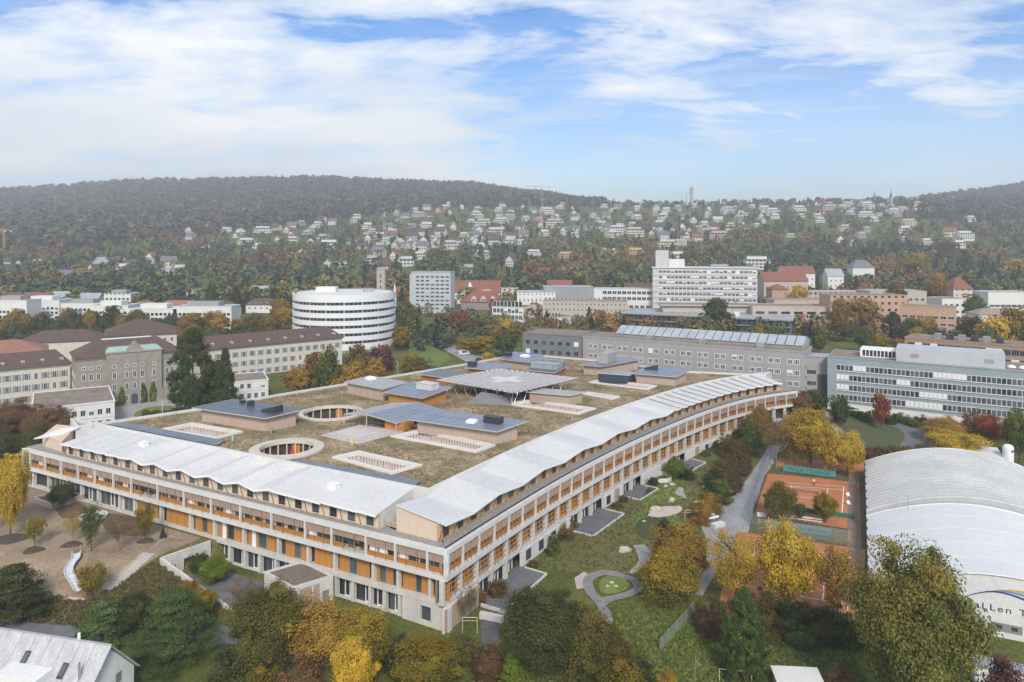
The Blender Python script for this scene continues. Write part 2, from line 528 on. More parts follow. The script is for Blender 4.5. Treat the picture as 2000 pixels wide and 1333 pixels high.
def catmull(pts, n=8, closed=False):
    out = []
    P = [Vector(p) for p in pts]
    m = len(P)
    rng = range(m) if closed else range(m - 1)
    for i in rng:
        p0 = P[(i - 1) % m] if closed or i > 0 else P[0] * 2 - P[1]
        p1 = P[i]; p2 = P[(i + 1) % m]
        p3 = P[(i + 2) % m] if closed or i + 2 < m else P[-1] * 2 - P[-2]
        for k in range(n):
            t = k / n
            out.append(tuple(0.5 * ((2 * p1) + (-p0 + p2) * t + (2 * p0 - 5 * p1 + 4 * p2 - p3) * t * t + (-p0 + 3 * p1 - 3 * p2 + p3) * t ** 3)))
    if not closed: out.append(tuple(P[-1]))
    return out
def ribbon(name, pts, width, m, dz=0.08, label=None, cat=None, z=None):
    P = [Vector(p) for p in catmull(pts, 10)]
    wd = width if hasattr(width, '__len__') else [width, width]
    v = []; f = []
    for i, p in enumerate(P):
        d = (P[min(i + 1, len(P) - 1)] - P[max(i - 1, 0)]).normalized()
        n_ = Vector((-d.y, d.x))
        wl = np.interp(i / (len(P) - 1), np.linspace(0, 1, len(wd)), wd) / 2
        for s in (-1, 0, 1):
            q = p + n_ * wl * s
            v.append((q.x, q.y, (gz(q.x, q.y) + dz) if z is None else z))
    EXCL.append([q_[:2] for q_ in v[0::3]] + [q_[:2] for q_ in v[2::3]][::-1])
    for i in range(len(P) - 1):
        for s in (0, 1):
            a = i * 3 + s
            f.append((a, a + 1, a + 4, a + 3))
    me = bpy.data.meshes.new(name); me.from_pydata(v, [], f); me.materials.append(m)
    o = ob(name, me)
    return tag(o, label, cat, kind='structure')
# ------------------------------------------------------------------ the hospital
RND = random.Random(7)
PA, PB = Vector((-109.0, 159.4)), Vector((-9.7, 106.0))
SL = [0, 2.9, 8.7, 14.7, 20.7, 26.5, 32.7, 38.4, 46.4, 54.0, 61.5, 69.1, 76.7, 84.5, 90.3, 97.4, 103.2, 109.2]
DL = (PB - PA).normalized(); LL = (PB - PA).length
left_pts = [PA + DL * s for s in SL] + [PB.copy()]
_c = [Vector(p) for p in catmull([(-9.7, 106.0), (0.1, 122.8), (11.5, 141.0), (24.8, 160.0), (38.0, 177.0), (50.8, 192.0), (64.4, 205.6), (76.3, 214.6), (88.0, 221.0)], 16)]
_acc = [0.0]
for a, b in zip(_c, _c[1:]): _acc.append(_acc[-1] + (b - a).length)
LR = _acc[-1]
def rpt(s):
    s = min(max(s, 0), LR)
    i = min(int(np.searchsorted(_acc, s)), len(_acc) - 1); i = max(i, 1)
    t = (s - _acc[i - 1]) / (_acc[i] - _acc[i - 1])
    return _c[i - 1].lerp(_c[i], t)
NB = round(LR / 4.7)
right_pts = [rpt(LR * i / NB) for i in range(NB + 1)]
PATH = left_pts + right_pts[1:]
def offset(path, d):
    out_ = []
    for i, p in enumerate(path):
        d0 = (p - path[i - 1]).normalized() if i else None
        d1 = (path[i + 1] - p).normalized() if i + 1 < len(path) else None
        n0 = Vector((-d0.y, d0.x)) if d0 else None
        n1 = Vector((-d1.y, d1.x)) if d1 else None
        if n0 is None: out_.append(p + n1 * d)
        elif n1 is None: out_.append(p + n0 * d)
        else:
            m = (n0 + n1).normalized()
            out_.append(p + m * (d / max(0.35, m.dot(n0))))
    return out_
BACK = [Vector(p) for p in [(80.5, 227.5), (56.2, 234.0), (33.5, 254.5), (4.0, 271.0), (-17.6, 246.9), (-46.4, 216.7), (-62.0, 201.0), (-80.0, 180.5), (-99.5, 163.5)]]
def footprint(d, dback=0.0):
    c = Vector((-10, 185))
    return offset(PATH, d) + [b + (c - b).normalized() * dback for b in BACK]

hosp = empty('hospital_building', (0, 0, 0), 0, 'huge low timber and concrete hospital with white folded roofs and planted rooftop', 'hospital')
def hpart(name, mb, mats, **k):
    return mb.build(name, mats, hosp, **k)
# floor slabs and dark rooms behind the galleries
hpart('roof_slab', MB().prism(footprint(0), 11.65, 12.38), CONCW)
hpart('floor_slab', MB().prism(footprint(0), 7.8, 8.5), CONCW)
hpart('floor_slab', MB().prism(footprint(0.55, .5), 3.6, 4.22), CONC)
hpart('foundation', MB().prism(footprint(0.9, .5), -3.0, 0.32), CONC)
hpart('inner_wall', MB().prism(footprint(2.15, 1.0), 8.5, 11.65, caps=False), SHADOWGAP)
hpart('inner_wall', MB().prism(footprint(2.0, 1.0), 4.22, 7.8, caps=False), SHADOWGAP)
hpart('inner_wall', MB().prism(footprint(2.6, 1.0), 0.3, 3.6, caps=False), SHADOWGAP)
# dark gutter behind the roof slab edge and gravel strip in front of the attic
GRAVEL = mat('roof_gravel', (0.30, 0.28, 0.25), 0.95, 0.35, 2.5, detail=8)
_o1, _o2 = offset(PATH, 0.75), offset(PATH, 4.0)
g = MB()
for i in range(len(PATH) - 1):
    g.face([(*_o1[i], 12.43), (*_o1[i + 1], 12.43), (*_o2[i + 1], 12.43), (*_o2[i], 12.43)])
hpart('gravel_strip', g, GRAVEL)
_g1, _g2 = offset(PATH, 0.60), offset(PATH, 0.86)
g = MB()
for i in range(len(left_pts) - 1, len(PATH) - 1):
    g.hexa([(*_g1[i], 12.40), (*_g1[i + 1], 12.40), (*_g2[i + 1], 12.40), (*_g2[i], 12.40)], [(*_g1[i], 12.52), (*_g1[i + 1], 12.52), (*_g2[i + 1], 12.52), (*_g2[i], 12.52)])
hpart('gutter', g, DARK)

# ---- shared bay meshes, 6 m wide, local x along the facade, local y into the building
def M_(f, mats, name):
    b = MB(); f(b); return b.mesh(name, mats)
def _slats(z0, z1, n, y):
    def f(b):
        for i in range(n):
            x = (i + .5) * 6.0 / n
            b.box(x - .085, x + .085, y, y + .07, z0, z1)
        b.box(0.05, 5.95, y + .07, y + .11, z0 + .12, z0 + .2); b.box(0.05, 5.95, y + .07, y + .11, z1 - .25, z1 - .15)
    return f
ME_SLATL = M_(_slats(10.28, 11.64, 22, .28), TIMS, 'slat_screen')
ME_SLATL2 = M_(_slats(10.55, 11.64, 22, .28), TIMS, 'slat_screen')
ME_SLATR = M_(_slats(10.10, 11.64, 20, .22), TIMS, 'slat_screen')
ME_UPP = M_(lambda b: b.box(.1, 5.9, .72, .82, 8.51, 9.22), TIMO, 'timber_panel')
ME_UPPR = M_(lambda b: b.box(.1, 5.9, .82, .92, 8.51, 9.25), TIMR, 'timber_panel')
ME_WWALL = M_(lambda b: b.box(0, 6, .95, 1.05, 9.18, 11.64), TIMW, 'wall_panel')
def win_mesh(w_, h_, fr=.07, name='window', mats=None, mull=0, dep=.10, frame_out=.05):
    """window standing on z=0, centred on x, wall face at y=0"""
    b = MB(); x = w_ / 2
    b.box(-x, -x + fr, -frame_out, dep, 0, h_); b.box(x - fr, x, -frame_out, dep, 0, h_)
    b.box(-x + fr, x - fr, -frame_out, dep, 0, fr); b.box(-x + fr, x - fr, -frame_out, dep, h_ - fr, h_)
    for k in range(mull):
        xm = -x + w_ * (k + 1) / (mull + 1)
        b.box(xm - fr * .4, xm + fr * .4, -frame_out * .6, dep, fr, h_ - fr)
    b.face([(-x + fr, -.012, fr), (x - fr, -.012, fr), (x - fr, -.012, h_ - fr), (-x + fr, -.012, h_ - fr)], 1)
    return b.mesh(name, mats or [TIMW, GLASS])
ME_UWIN = win_mesh(1.55, 0.98, .06, mats=[DARK, GLASS], mull=1)
ME_BOARD = M_(lambda b: b.box(-.7, .7, -.02, .05, 0, .9), WHITE, 'white_board')
def _rail(b):
    for z in (9.1, 9.55): b.box(.1, 5.9, .18, .23, z, z + .06)
    for x in (1.95, 4.0): b.box(x, x + .07, .14, .2, 8.5, 11.6)
ME_RAIL = M_(_rail, TIMO, 'railing')
def _railr(b):
    for z in (9.0, 9.6): b.box(.1, 5.9, .5, .56, z, z + .07)
    for x in (1.5, 3.0, 4.5): b.box(x, x + .08, .12, .2, 8.1, 11.6)
ME_RAILR = M_(_railr, TIMO, 'railing')
ME_COLU = M_(lambda b: b.box(-.14, .14, .02, .42, 8.5, 11.66), CONCW, 'column')
ME_COLM = M_(lambda b: b.box(-.25, .25, .75, 1.5, 4.2, 7.82), CONC, 'column')
ME_COLD = M_(lambda b: b.box(-.27, .27, .75, 1.5, .2, 3.62), CONC, 'column')
def panel_mesh(w_, h_, m, name='timber_panel', t=.12):
    return M_(lambda b: b.box(-w_ / 2, w_ / 2, 0, t, 0, h_), m, name)
ME_P1 = panel_mesh(1.0, 3.45, TIMO)
ME_GW = win_mesh(1.0, 3.45, .06, mats=[METAL, GLASSB])
ME_HEAD = panel_mesh(1.0, .5, WHITE, 'blind_box', .2)
ME_DOOR = win_mesh(1.15, 2.9, .14, 'glass_door', [WHITE, GLASS], dep=.12, frame_out=.12)
ME_DGL = win_mesh(1.0, 3.25, .05, 'glazing', [DARK, GLASS], dep=.05)
def _lat(b):
    for z in (4.95, 5.75, 6.6): b.box(.1, 5.9, .62, .70, z, z + .09)
    for x in (.12, 1.5, 3.0, 4.45, 5.8): b.box(x, x + .1, .70, .78, 4.22, 7.78)
ME_LAT = M_(_lat, mat('timber_lattice', (0.52, 0.25, 0.07), 0.7, 0.15, 2.0), 'timber_lattice')
ME_L1R = M_(lambda b: b.box(.05, 5.95, 1.85, 1.98, 4.22, 7.78), TIMR, 'timber_panel')
ME_L1O = M_(lambda b: b.box(.05, 5.95, 1.75, 1.88, 4.22, 7.78), TIMO, 'timber_panel')
ME_CW = M_(lambda b: b.box(0, 6, .35, .8, -1.0, 3.62), CONCW, 'concrete_wall')
ME_STRIPW = M_(lambda b: [b.box(i * .3 + .05, i * .3 + .2, .22, .36, .1, 3.5) for i in range(20)], TIMS, 'slat_cladding')
def place(mesh, name, p, ang, x, y, z, sx=1.0, sz=1.0, mt=None):
    c, s = math.cos(ang), math.sin(ang)
    return ob(name, mesh, hosp, (p.x + c * x - s * y, p.y + s * x + c * y, z), ang, (sx, 1, sz), mat=mt)
HANG = []
angL = math.atan2(DL.y, DL.x)
for i in range(len(left_pts) - 1):
    p, q = left_pts[i], left_pts[i + 1]
    wd = (q - p).length; k = wd / 6.0; s = SL[i]
    ob('column', ME_COLU, hosp, (p.x, p.y, 0), angL)
    if i == 0:
        continue
    open_ = i in (7, 14)
    ob('slat_screen', ME_SLATL2 if open_ else ME_SLATL, hosp, (p.x, p.y, 0), angL, (k, 1, 1))
    ob('wall_panel', ME_WWALL, hosp, (p.x, p.y, 0 if not open_ else .0), angL, (k, 1, 1)).location.y += (1.1 if open_ else 0)
    ob('timber_panel', ME_UPP, hosp, (p.x, p.y, 0), angL, (k, 1, 1) if not open_ else (k * .3, 1, 1))
    ob('railing', ME_RAIL, hosp, (p.x, p.y, 0), angL, (k, 1, 1))
    nw = 3 if wd > 5 else 2
    for j in range(nw):
        xx = wd * (j + .5 + RND.uniform(-.06, .06)) / nw
        if RND.random() < .12:
            place(ME_BOARD, 'white_board', p, angL, xx, .88, 9.26)
        else:
            place(ME_UWIN, 'window', p, angL, xx, .93, 9.25, min(1.12, wd / nw / 1.75))
    # middle storey: columns stand back under the gallery
    place(ME_COLM, 'column', p, angL, 0.0 if i % 3 else .9, 0, 0)
    if s < 7: continue
    n = 4
    cw = wd / n
    if s < 38:       # glazed ground floor of the garden side
        for j in range(n):
            if j == (i % 3):
                place(ME_DOOR, 'glass_door', p, angL, cw * (j + .5), 1.62, 4.3)
            else:
                place(ME_GW, 'window', p, angL, cw * (j + .5), 1.62, 4.26, cw * .97, .99)
    else:
        big = i in (8, 13)
        if big:
            place(ME_P1, 'timber_panel', p, angL, wd * .5 + .3, 1.45, 4.26, wd - 1.3)
        else:
            x = .42; kinds = RND.choice(['PWP', 'PWPW', 'WPWP', 'PWP', 'PPWP']); m = len(kinds)
            ws = [RND.uniform(1.0, 1.5) if c == 'P' else RND.uniform(.7, 1.05) for c in kinds]
            sc_ = (wd - .75) / sum(ws)
            for c, a in zip(kinds, ws):
                a *= sc_
                if c == 'P': place(ME_P1, 'timber_panel', p, angL, x + a / 2, 1.40 + RND.choice([0, .14]), 4.26, a * .985)
                else:
                    place(ME_GW, 'window', p, angL, x + a / 2, 1.62, 4.26, a * .98)
                    place(ME_HEAD, 'blind_box', p, angL, x + a / 2, 1.05, 7.2, a * .9)
                x += a
        if i in (10, 11): place(panel_mesh(.95, 3.45, WHITE, 'white_panel'), 'white_panel', p, angL, wd * .28, 1.30, 4.26)
    if s > 60 and s < 104:      # lower garden storey in the sunken court
        place(ME_COLD, 'column', p, angL, .3, 0, 0)
        place(ME_COLD, 'column', p, angL, wd * .5 + .3, 0, 0)
        m = 5; cw = wd / m
        for j in range(m):
            if j in (1, 4): place(ME_DOOR, 'glass_door', p, angL, cw * (j + .5), 1.72, .35, 1, 1.08)
            else: place(ME_DGL, 'glazing', p, angL, cw * (j + .5), 1.75, .33, cw * .98)
ob('column', ME_COLU, hosp, (PB.x + .05, PB.y + .05, 0), angL, (1.5, 1, 1))
# end bay at the west corner and the corner block of bare concrete
place(ME_GW, 'window', left_pts[0], angL, 1.45, .9, 8.55, 2.6, .88)
p = PA + DL * 104.2
cb = MB()
for a, b, z0, z1 in ((0, 3.4, .0, 3.6), (5.3, 8.52, .0, 3.6)):
    cb.box(a, b, .62, 1.6, z0, z1)
cb.box(3.4, 5.3, .62, 1.6, 0, .7); cb.box(3.4, 5.3, .62, 1.6, 3.0, 3.6)
hpart('corner_wall', cb, CONC, loc=(p.x, p.y, -.03), rz=angL)
place(win_mesh(1.86, 2.24, .08, mats=[DARK, GLASS]), 'window', p, angL, 4.35, 1.1, .7)
# ---- right facade
def bayR(i): return right_pts[i], right_pts[i + 1]
PATIO = set([2, 3, 4, 9, 10, 11, 14, 15, 19, 20])
WINW = {5, 6, 7, 12, 23, 24, 27}
for i in range(NB):
    p, q = bayR(i); wd = (q - p).length; k = wd / 6.0; an = math.atan2(q.y - p.y, q.x - p.x)
    ob('column', ME_COLU, hosp, (p.x, p.y, 0), an)
    ob('slat_screen', ME_SLATR, hosp, (p.x, p.y, 0), an, (k, 1, 1))
    ob('wall_panel', ME_WWALL, hosp, (p.x, p.y, 0), an, (k, 1, 1))
    ob('timber_panel', ME_UPPR if i % 3 else ME_UPP, hosp, (p.x, p.y, 0), an, (k, 1, 1))
    ob('railing', ME_RAILR, hosp, (p.x, p.y, 0), an, (k, 1, 1))
    for j in range(2):
        if RND.random() < .13: place(ME_BOARD, 'white_board', p, an, wd * (j + .5) / 2, .88, 9.3, .8)
        else: place(ME_UWIN, 'window', p, an, wd * (j + .5) / 2, .93, 9.28, 1.15)
    place(ME_COLM, 'column', p, an, 0, -.35, 0)
    r = RND.random()
    if i >= NB - 3:
        continue
    ob('timber_panel', ME_L1O if r < .45 else ME_L1R, hosp, (p.x, p.y, 0), an, (k, 1, 1))
    if r > .6:
        for j in range(3): place(ME_GW, 'window', p, an, wd * (j + .5) / 3, 1.78, 4.3, wd / 3 * .9, .97)
    ob('timber_lattice', ME_LAT, hosp, (p.x, p.y, 0), an, (k, 1, 1))
    if i in (0, 1):
        ob('slat_cladding', ME_STRIPW, hosp, (p.x, p.y, 0), an, (k, 1, 1))
        ob('concrete_wall', ME_CW, hosp, (p.x, p.y, 0), an, (k, 1, 1))
    elif i in PATIO:
        place(ME_COLD, 'column', p, an, 0, -.2, 0)
        for j in range(4):
            if j == 2: place(ME_DOOR, 'glass_door', p, an, wd * (j + .5) / 4, 1.7, .4, 1, 1.05)
            else: place(ME_DGL, 'glazing', p, an, wd * (j + .5) / 4, 1.75, .35, wd / 4 * .97)
    elif gz(*((p + q) / 2)) < 3.3:
        ob('concrete_wall', ME_CW, hosp, (p.x, p.y, 0), an, (k, 1, 1))
        if i in WINW:
            place(win_mesh(1.7, 1.75, .07, mats=[DARK, GLASS]), 'window', p, an, wd * .5, .33, 1.55)
        if i in (8, 13, 18, 22): place(ME_STRIPW, 'slat_cladding', p, an, .5, 0, .6, .35, .9)
q = right_pts[-1]
ob('column', ME_COLU, hosp, (q.x - .2, q.y - .1, 0), an)
for xx in (-.3, -5.2, -10):
    pq = rpt(LR + xx)
    hpart('column', MB().box(-.2, .2, -.2, .2, 3.0, 7.8), CONCW, loc=(pq.x - .3, pq.y + .5, 0), rz=an)

# ---- attic: white folded roof plates over timber rooms
def lpt(s): return PA + DL * s, Vector((-DL.y, DL.x))
def rpn(s):
    a, b = rpt(s - .6), rpt(s + .6); d = (b - a).normalized()
    return rpt(s), Vector((-d.y, d.x))
ME_AWIN = win_mesh(1.75, 1.75, .10, mats=[TIMO, GLASS], mull=0)
ME_AWINW = win_mesh(1.75, 1.75, .10, mats=[TIMP, GLASS], mull=0)
def attic(fn, nodes, wood, IE=1.7, IW=3.0):
    """nodes: (s, eave z, ridge z) pairs per unit: [(s0,e0,r0,s1,e1,r1), ...]"""
    for j, (s0, e0, r0, s1, e1, r1) in enumerate(nodes):
        (a, na), (b, nb) = fn(s0), fn(s1)
        IR = 11.2
        pe0, pe1, pr0, pr1 = a + na * IE, b + nb * IE, a + na * IR, b + nb * IR
        t = .24
        hpart('roof_plate', MB().hexa([(*pe0, e0 - t), (*pe1, e1 - t), (*pr1, r1 - t), (*pr0, r0 - t)], [(*pe0, e0), (*pe1, e1), (*pr1, r1), (*pr0, r0)]), WROOF)
        # fascia edge
        o0, o1 = a + na * (IE - .07), b + nb * (IE - .07)
        hpart('fascia', MB().hexa([(*o0, e0 - .34), (*o1, e1 - .34), (*pe1, e1 - .34), (*pe0, e0 - .34)], [(*o0, e0 + .03), (*o1, e1 + .03), (*pe1, e1 + .03), (*pe0, e0 + .03)]), WHITE)
        f = (IW - IE) / (IR - IE)
        pw0, pw1 = a + na * IW, b + nb * IW
        z0, z1 = e0 + (r0 - e0) * f - t, e1 + (r1 - e1) * f - t
        pi0, pi1 = a + na * (IW + .3), b + nb * (IW + .3)
        an = math.atan2(pw1.y - pw0.y, pw1.x - pw0.x)
        wl = (pw1 - pw0).length
        hpart('attic_wall', MB().hexa([(0, 0, 12.42), (wl, 0, 12.42), (wl, .3, 12.42), (0, .3, 12.42)], [(0, 0, z0), (wl, 0, z1), (wl, .3, z1), (0, .3, z0)]), wood, loc=(pw0.x, pw0.y, 0), rz=an)
        place(ME_AWIN if wood is not TIMP else ME_AWINW, 'window', pw0, an, wl * .5, -.02, 12.52, min(1, wl * .5 / 1.75), min(1.2, (min(z0, z1) - 12.6) / 1.75))
        if wood is TIMP and 4 < j < 16:   # round knot mark on the boarding
            hpart('round_vent', MB().lathe([(0.0, .012), (.16, .012), (.16, 0)], 10), TIMW, loc=(pw0.x + math.cos(an) * .5 + math.sin(an) * .0, pw0.y + math.sin(an) * .5, 13.5)).rotation_euler = (R(90), 0, an)
        # braces between the rooms
        hpart('downpipe', MB().tube([(*(a + na * (IW - .05)), 12.4), (*(a + na * (IE + .25)), e0 - .3)], .05, 5), DARK)
def end_wall(fn, s, e, r, m, d=0.0):
    a, n = fn(s)
    IE, IR = (3.0 if fn is rpn else 1.9), 11.2
    an = math.atan2(n.y, n.x); p0 = a + n * IE; wl = IR - IE
    return hpart('end_wall', MB().hexa([(0, -.12, 12.42), (wl, -.12, 12.42), (wl, .12, 12.42), (0, .12, 12.42)], [(0, -.12, e - .1), (wl, -.12, r - .26), (wl, .12, r - .26), (0, .12, e - .1)]), m, loc=(*p0, 0), rz=an)
ATL = []
s = 13.4; uw = 3.88
for j in range(22):
    s1 = min(s + (uw if j < 17 else 3.9), 98.8)
    if j < 6: ATL.append((s, 14.92, 16.0, s1, 15.1, 16.2))
    elif j < 16:
        e, r = ((15.35, 16.55), (14.52, 15.2))
        ATL.append((s, *(r if j % 2 else e), s1, *(e if j % 2 else r)))
    else: ATL.append((s, 15.2 if (j - 16) % 3 == 0 else 15.08, 16.35, s1, 15.05 - .06 * ((j - 16) % 3), 16.2))
    s = s1
attic(lpt, ATL, TIMP, .85, 1.9)
end_wall(lpt, ATL[0][0] + .15, 14.7, 16.2, TIMP)
end_wall(lpt, ATL[-1][3] - .15, 14.9, 16.3, CONCW)
ATR = []
s = 2.1; j = 0
while s < LR - 6:
    s1 = s + 3.95
    if s < 92:
        hi, lo = (15.32, 16.55), (14.62, 15.5)
        c = j % 4
        a_ = [hi, (14.98, 16.1), lo, (14.98, 16.1)][c]; b_ = [(14.98, 16.1), lo, (14.98, 16.1), hi][c]
    else:
        a_, b_ = (15.22, 16.4), (14.85, 16.0)
    ATR.append((s, *a_, s1, *b_)); s = s1; j += 1
TIMA = mat('timber_attic_orange', (0.55, 0.36, 0.19), 0.8, 0.13, 3.0, streak=(3, 3, 0.2), lines=(0, 0.45, 0.3))
attic(rpn, ATR, TIMA)
end_wall(rpn, ATR[0][0] + .2, 15.1, 16.4, TIMP)
end_wall(rpn, ATR[-1][3] - .2, 14.9, 16.2, TIMP)
# the west wing roof with its own eave
_w = [at(66, 857, 15.0), at(120, 850, 15.0), at(156, 834, 16.2), at(121, 837, 16.2)]
hpart('roof_plate', MB().prism(_w, [14.8, 14.8, 16.0, 16.0], [15.05, 15.05, 16.25, 16.25]), WROOF)
_w2 = [at(83, 871, 12.4), at(121, 884, 12.4), at(150, 860, 12.4), at(110, 856, 12.4)]
hpart('attic_wall', MB().prism(_w2, 12.42, [14.78, 14.75, 15.6, 15.6]), TIMP)
# terrace at the corner between the two rows of rooms
_t = [PA + DL * 98.9 + Vector((-DL.y, DL.x)) * k for k in (3.2, 11.0)]
_r0, _rn = rpn(2.3)
hpart('terrace_deck', MB().prism([_t[0], _r0 + _rn * 2.9, _r0 + _rn * 11.0, _t[1]], 12.44, 12.56), TIMW)
rl = MB()
a, b = PA + DL * 98.9 + Vector((-DL.y, DL.x)) * 2.9, PA + DL * 108.3 + Vector((-DL.y, DL.x)) * 2.9
for k in range(10):
    c = a.lerp(b, k / 9); rl.tube([(*c, 12.44), (*c, 13.5)], .035, 4)
rl.tube([(*a, 13.5), (*b, 13.5)], .05, 4); rl.tube([(*a, 12.9), (*b, 12.9)], .03, 4)
hpart('railing', rl, TIMW)
for px_, py_ in ((281, 868), (652, 950)):
    c = at(px_, py_, 15.9)
    hpart('roof_hatch', MB().box(-.9, .9, -.6, .6, 15.4, 16.35), WHITE, loc=(*c, 0), rz=angL)
    hpart('roof_hatch_lid', MB().box(-1.0, 1.0, -.7, .7, 16.35, 16.45), WHITE, loc=(*c, 0), rz=angL)

# ---- planted roof with its courtyards
ZG = 15.8
COURTS = [[(312, 838), (375, 825), (475, 842), (420, 857)], [(648, 892), (700, 880), (825, 907), (765, 924)],
          [(762, 851), (822, 838), (968, 868), (930, 882)], [(980, 787), (1040, 780), (1165, 797), (1130, 808)],
          [(1150, 746), (1172, 740), (1284, 753), (1266, 760)], [(1134, 768), (1150, 765), (1212, 774), (1196, 779)]]
courts = [[Vector(at(*p, 16.15)) for p in c] for c in COURTS]
for c in courts:
    if (c[1] - c[0]).cross(c[2] - c[1]) < 0: c.reverse()
circ = [((-46.0, 146.6), 7.4, 5.4), ((-44.6, 177.4), 7.9, 6.9)]
def ring(c, r, n=40): return [Vector((c[0] + r * math.cos(2 * math.pi * k / n), c[1] + r * math.sin(2 * math.pi * k / n))) for k in range(n)]
def inset_poly(poly, d):
    n = len(poly); o = []
    for i in range(n):
        a, b, c = poly[i - 1], poly[i], poly[(i + 1) % n]
        d0, d1 = (b - a).normalized(), (c - b).normalized()
        n0, n1 = Vector((-d0.y, d0.x)), Vector((-d1.y, d1.x))
        m = (n0 + n1).normalized(); o.append(b + m * d / max(.35, m.dot(n0)))
    return o
outer = footprint(11.2, .5)
# drop path points that the large offset folds over at the corner
k0 = len(left_pts) - 1
outer = [p for i, p in enumerate(outer) if not (i < len(PATH) and k0 - 2 <= i <= k0 + 2 and i != k0)]
holes = [inset_poly(c, .1) for c in courts] + [ring(c, r - .1) for c, r, _ in circ]
polys = [[Vector((p.x, p.y, 0)) for p in outer]] + [[Vector((p.x, p.y, 0)) for p in h] for h in holes]
flat = [p for q_ in polys for p in q_]
tris = tessellate_polygon(polys)
def roof_material():
    m, t, b = new_mat('dry_roof_meadow')
    geo = t.nodes.new('ShaderNodeNewGeometry')
    def nz(s_, d, off=0):
        n = t.nodes.new('ShaderNodeTexNoise'); n.inputs['Scale'].default_value = s_; n.inputs['Detail'].default_value = d; n.inputs['Roughness'].default_value = .65
        mp = t.nodes.new('ShaderNodeMapping'); mp.inputs['Location'].default_value = (off, off, 0)
        t.links.new(geo.outputs['Position'], mp.inputs[0]); t.links.new(mp.outputs[0], n.inputs['Vector']); return n.outputs[0]
    r1 = t.nodes.new('ShaderNodeValToRGB'); t.links.new(nz(.13, 8), r1.inputs[0])
    r1.color_ramp.elements[0].position = .40; r1.color_ramp.elements[0].color = (.38, .285, .185, 1)
    r1.color_ramp.elements[1].position = .60; r1.color_ramp.elements[1].color = (.20, .165, .08, 1)
    r2 = t.nodes.new('ShaderNodeValToRGB'); t.links.new(nz(1.1, 8, 9), r2.inputs[0])
    r2.color_ramp.elements[0].position = .35; r2.color_ramp.elements[0].color = (.6, .6, .5, 1)
    r2.color_ramp.elements[1].position = .7; r2.color_ramp.elements[1].color = (1.3, 1.25, 1.2, 1)
    mi = t.nodes.new('ShaderNodeMix'); mi.data_type = 'RGBA'; mi.blend_type = 'MULTIPLY'; mi.inputs[0].default_value = 1
    t.links.new(r1.outputs[0], mi.inputs[6]); t.links.new(r2.outputs[0], mi.inputs[7])
    t.links.new(mi.outputs[2], b.inputs['Base Color']); b.inputs['Roughness'].default_value = .95
    return m
me = bpy.data.meshes.new('planted_roof'); me.from_pydata([(p.x, p.y, ZG) for p in flat], [], [tuple(t_) for t_ in tris]); me.materials.append(roof_material())
ob('planted_roof', me, hosp)
# white parapet round the planted roof
inn = inset_poly(outer, .55); oo = inset_poly(outer, -.12)
n = len(outer)
for i in range(n):
    j = (i + 1) % n
    if (outer[j] - outer[i]).length < .3: continue
    zt = 16.40 if i < len(outer) - len(BACK) - 1 else 16.35
    hpart('parapet', MB().hexa([(*oo[i], 12.4), (*oo[j], 12.4), (*inn[j], 12.4), (*inn[i], 12.4)], [(*oo[i], zt), (*oo[j], zt), (*inn[j], zt), (*inn[i], zt)]), CONCW)
COURTW = mat('court_white_boards', (0.62, 0.55, 0.50), .85, .1, 2.0, lines=(0, .55, .4))
for ci, c in enumerate(courts):
    i1 = inset_poly(c, .95); n = len(c)
    rim = hpart('courtyard_rim', MB(), CONCW) if False else None
    b = MB()
    for i in range(n):
        j = (i + 1) % n
        b.hexa([(*c[i], 15.5), (*c[j], 15.5), (*i1[j], 15.5), (*i1[i], 15.5)], [(*c[i], 16.15), (*c[j], 16.15), (*i1[j], 16.15), (*i1[i], 16.15)])
    rim = hpart('courtyard_rim', b, mat('rim_pinkish_white', (.68, .63, .58), .8, .06))
    for i in range(n):
        j = (i + 1) % n; e_ = i1[j] - i1[i]; an = math.atan2(e_.y, e_.x); ln = e_.length
        ob('courtyard_wall', MB().box(0, ln, -.12, 0.0, 12.45, 15.5).mesh('courtyard_wall', COURTW), rim, (i1[i].x, i1[i].y, 0), an)
        st = MB()
        for k in range(int(ln / .75)):
            x = .4 + k * .75
            st.face([(x - .16, .02, 15.45), (x + .16, .02, 15.45), (x + RND.uniform(-.06, .06), .02, 15.45 - RND.uniform(.7, 1.5))][::-1])
        if st.f: ob('rust_streaks', st.mesh('rust_streaks', mat('rust_stain', (.30, .14, .09), .9, .2)), rim, (i1[i].x, i1[i].y, 0), an, kind='stuff')
    ob('courtyard_floor', MB().face([(*p, 12.47) for p in i1]).mesh('courtyard_floor', CONC), rim)
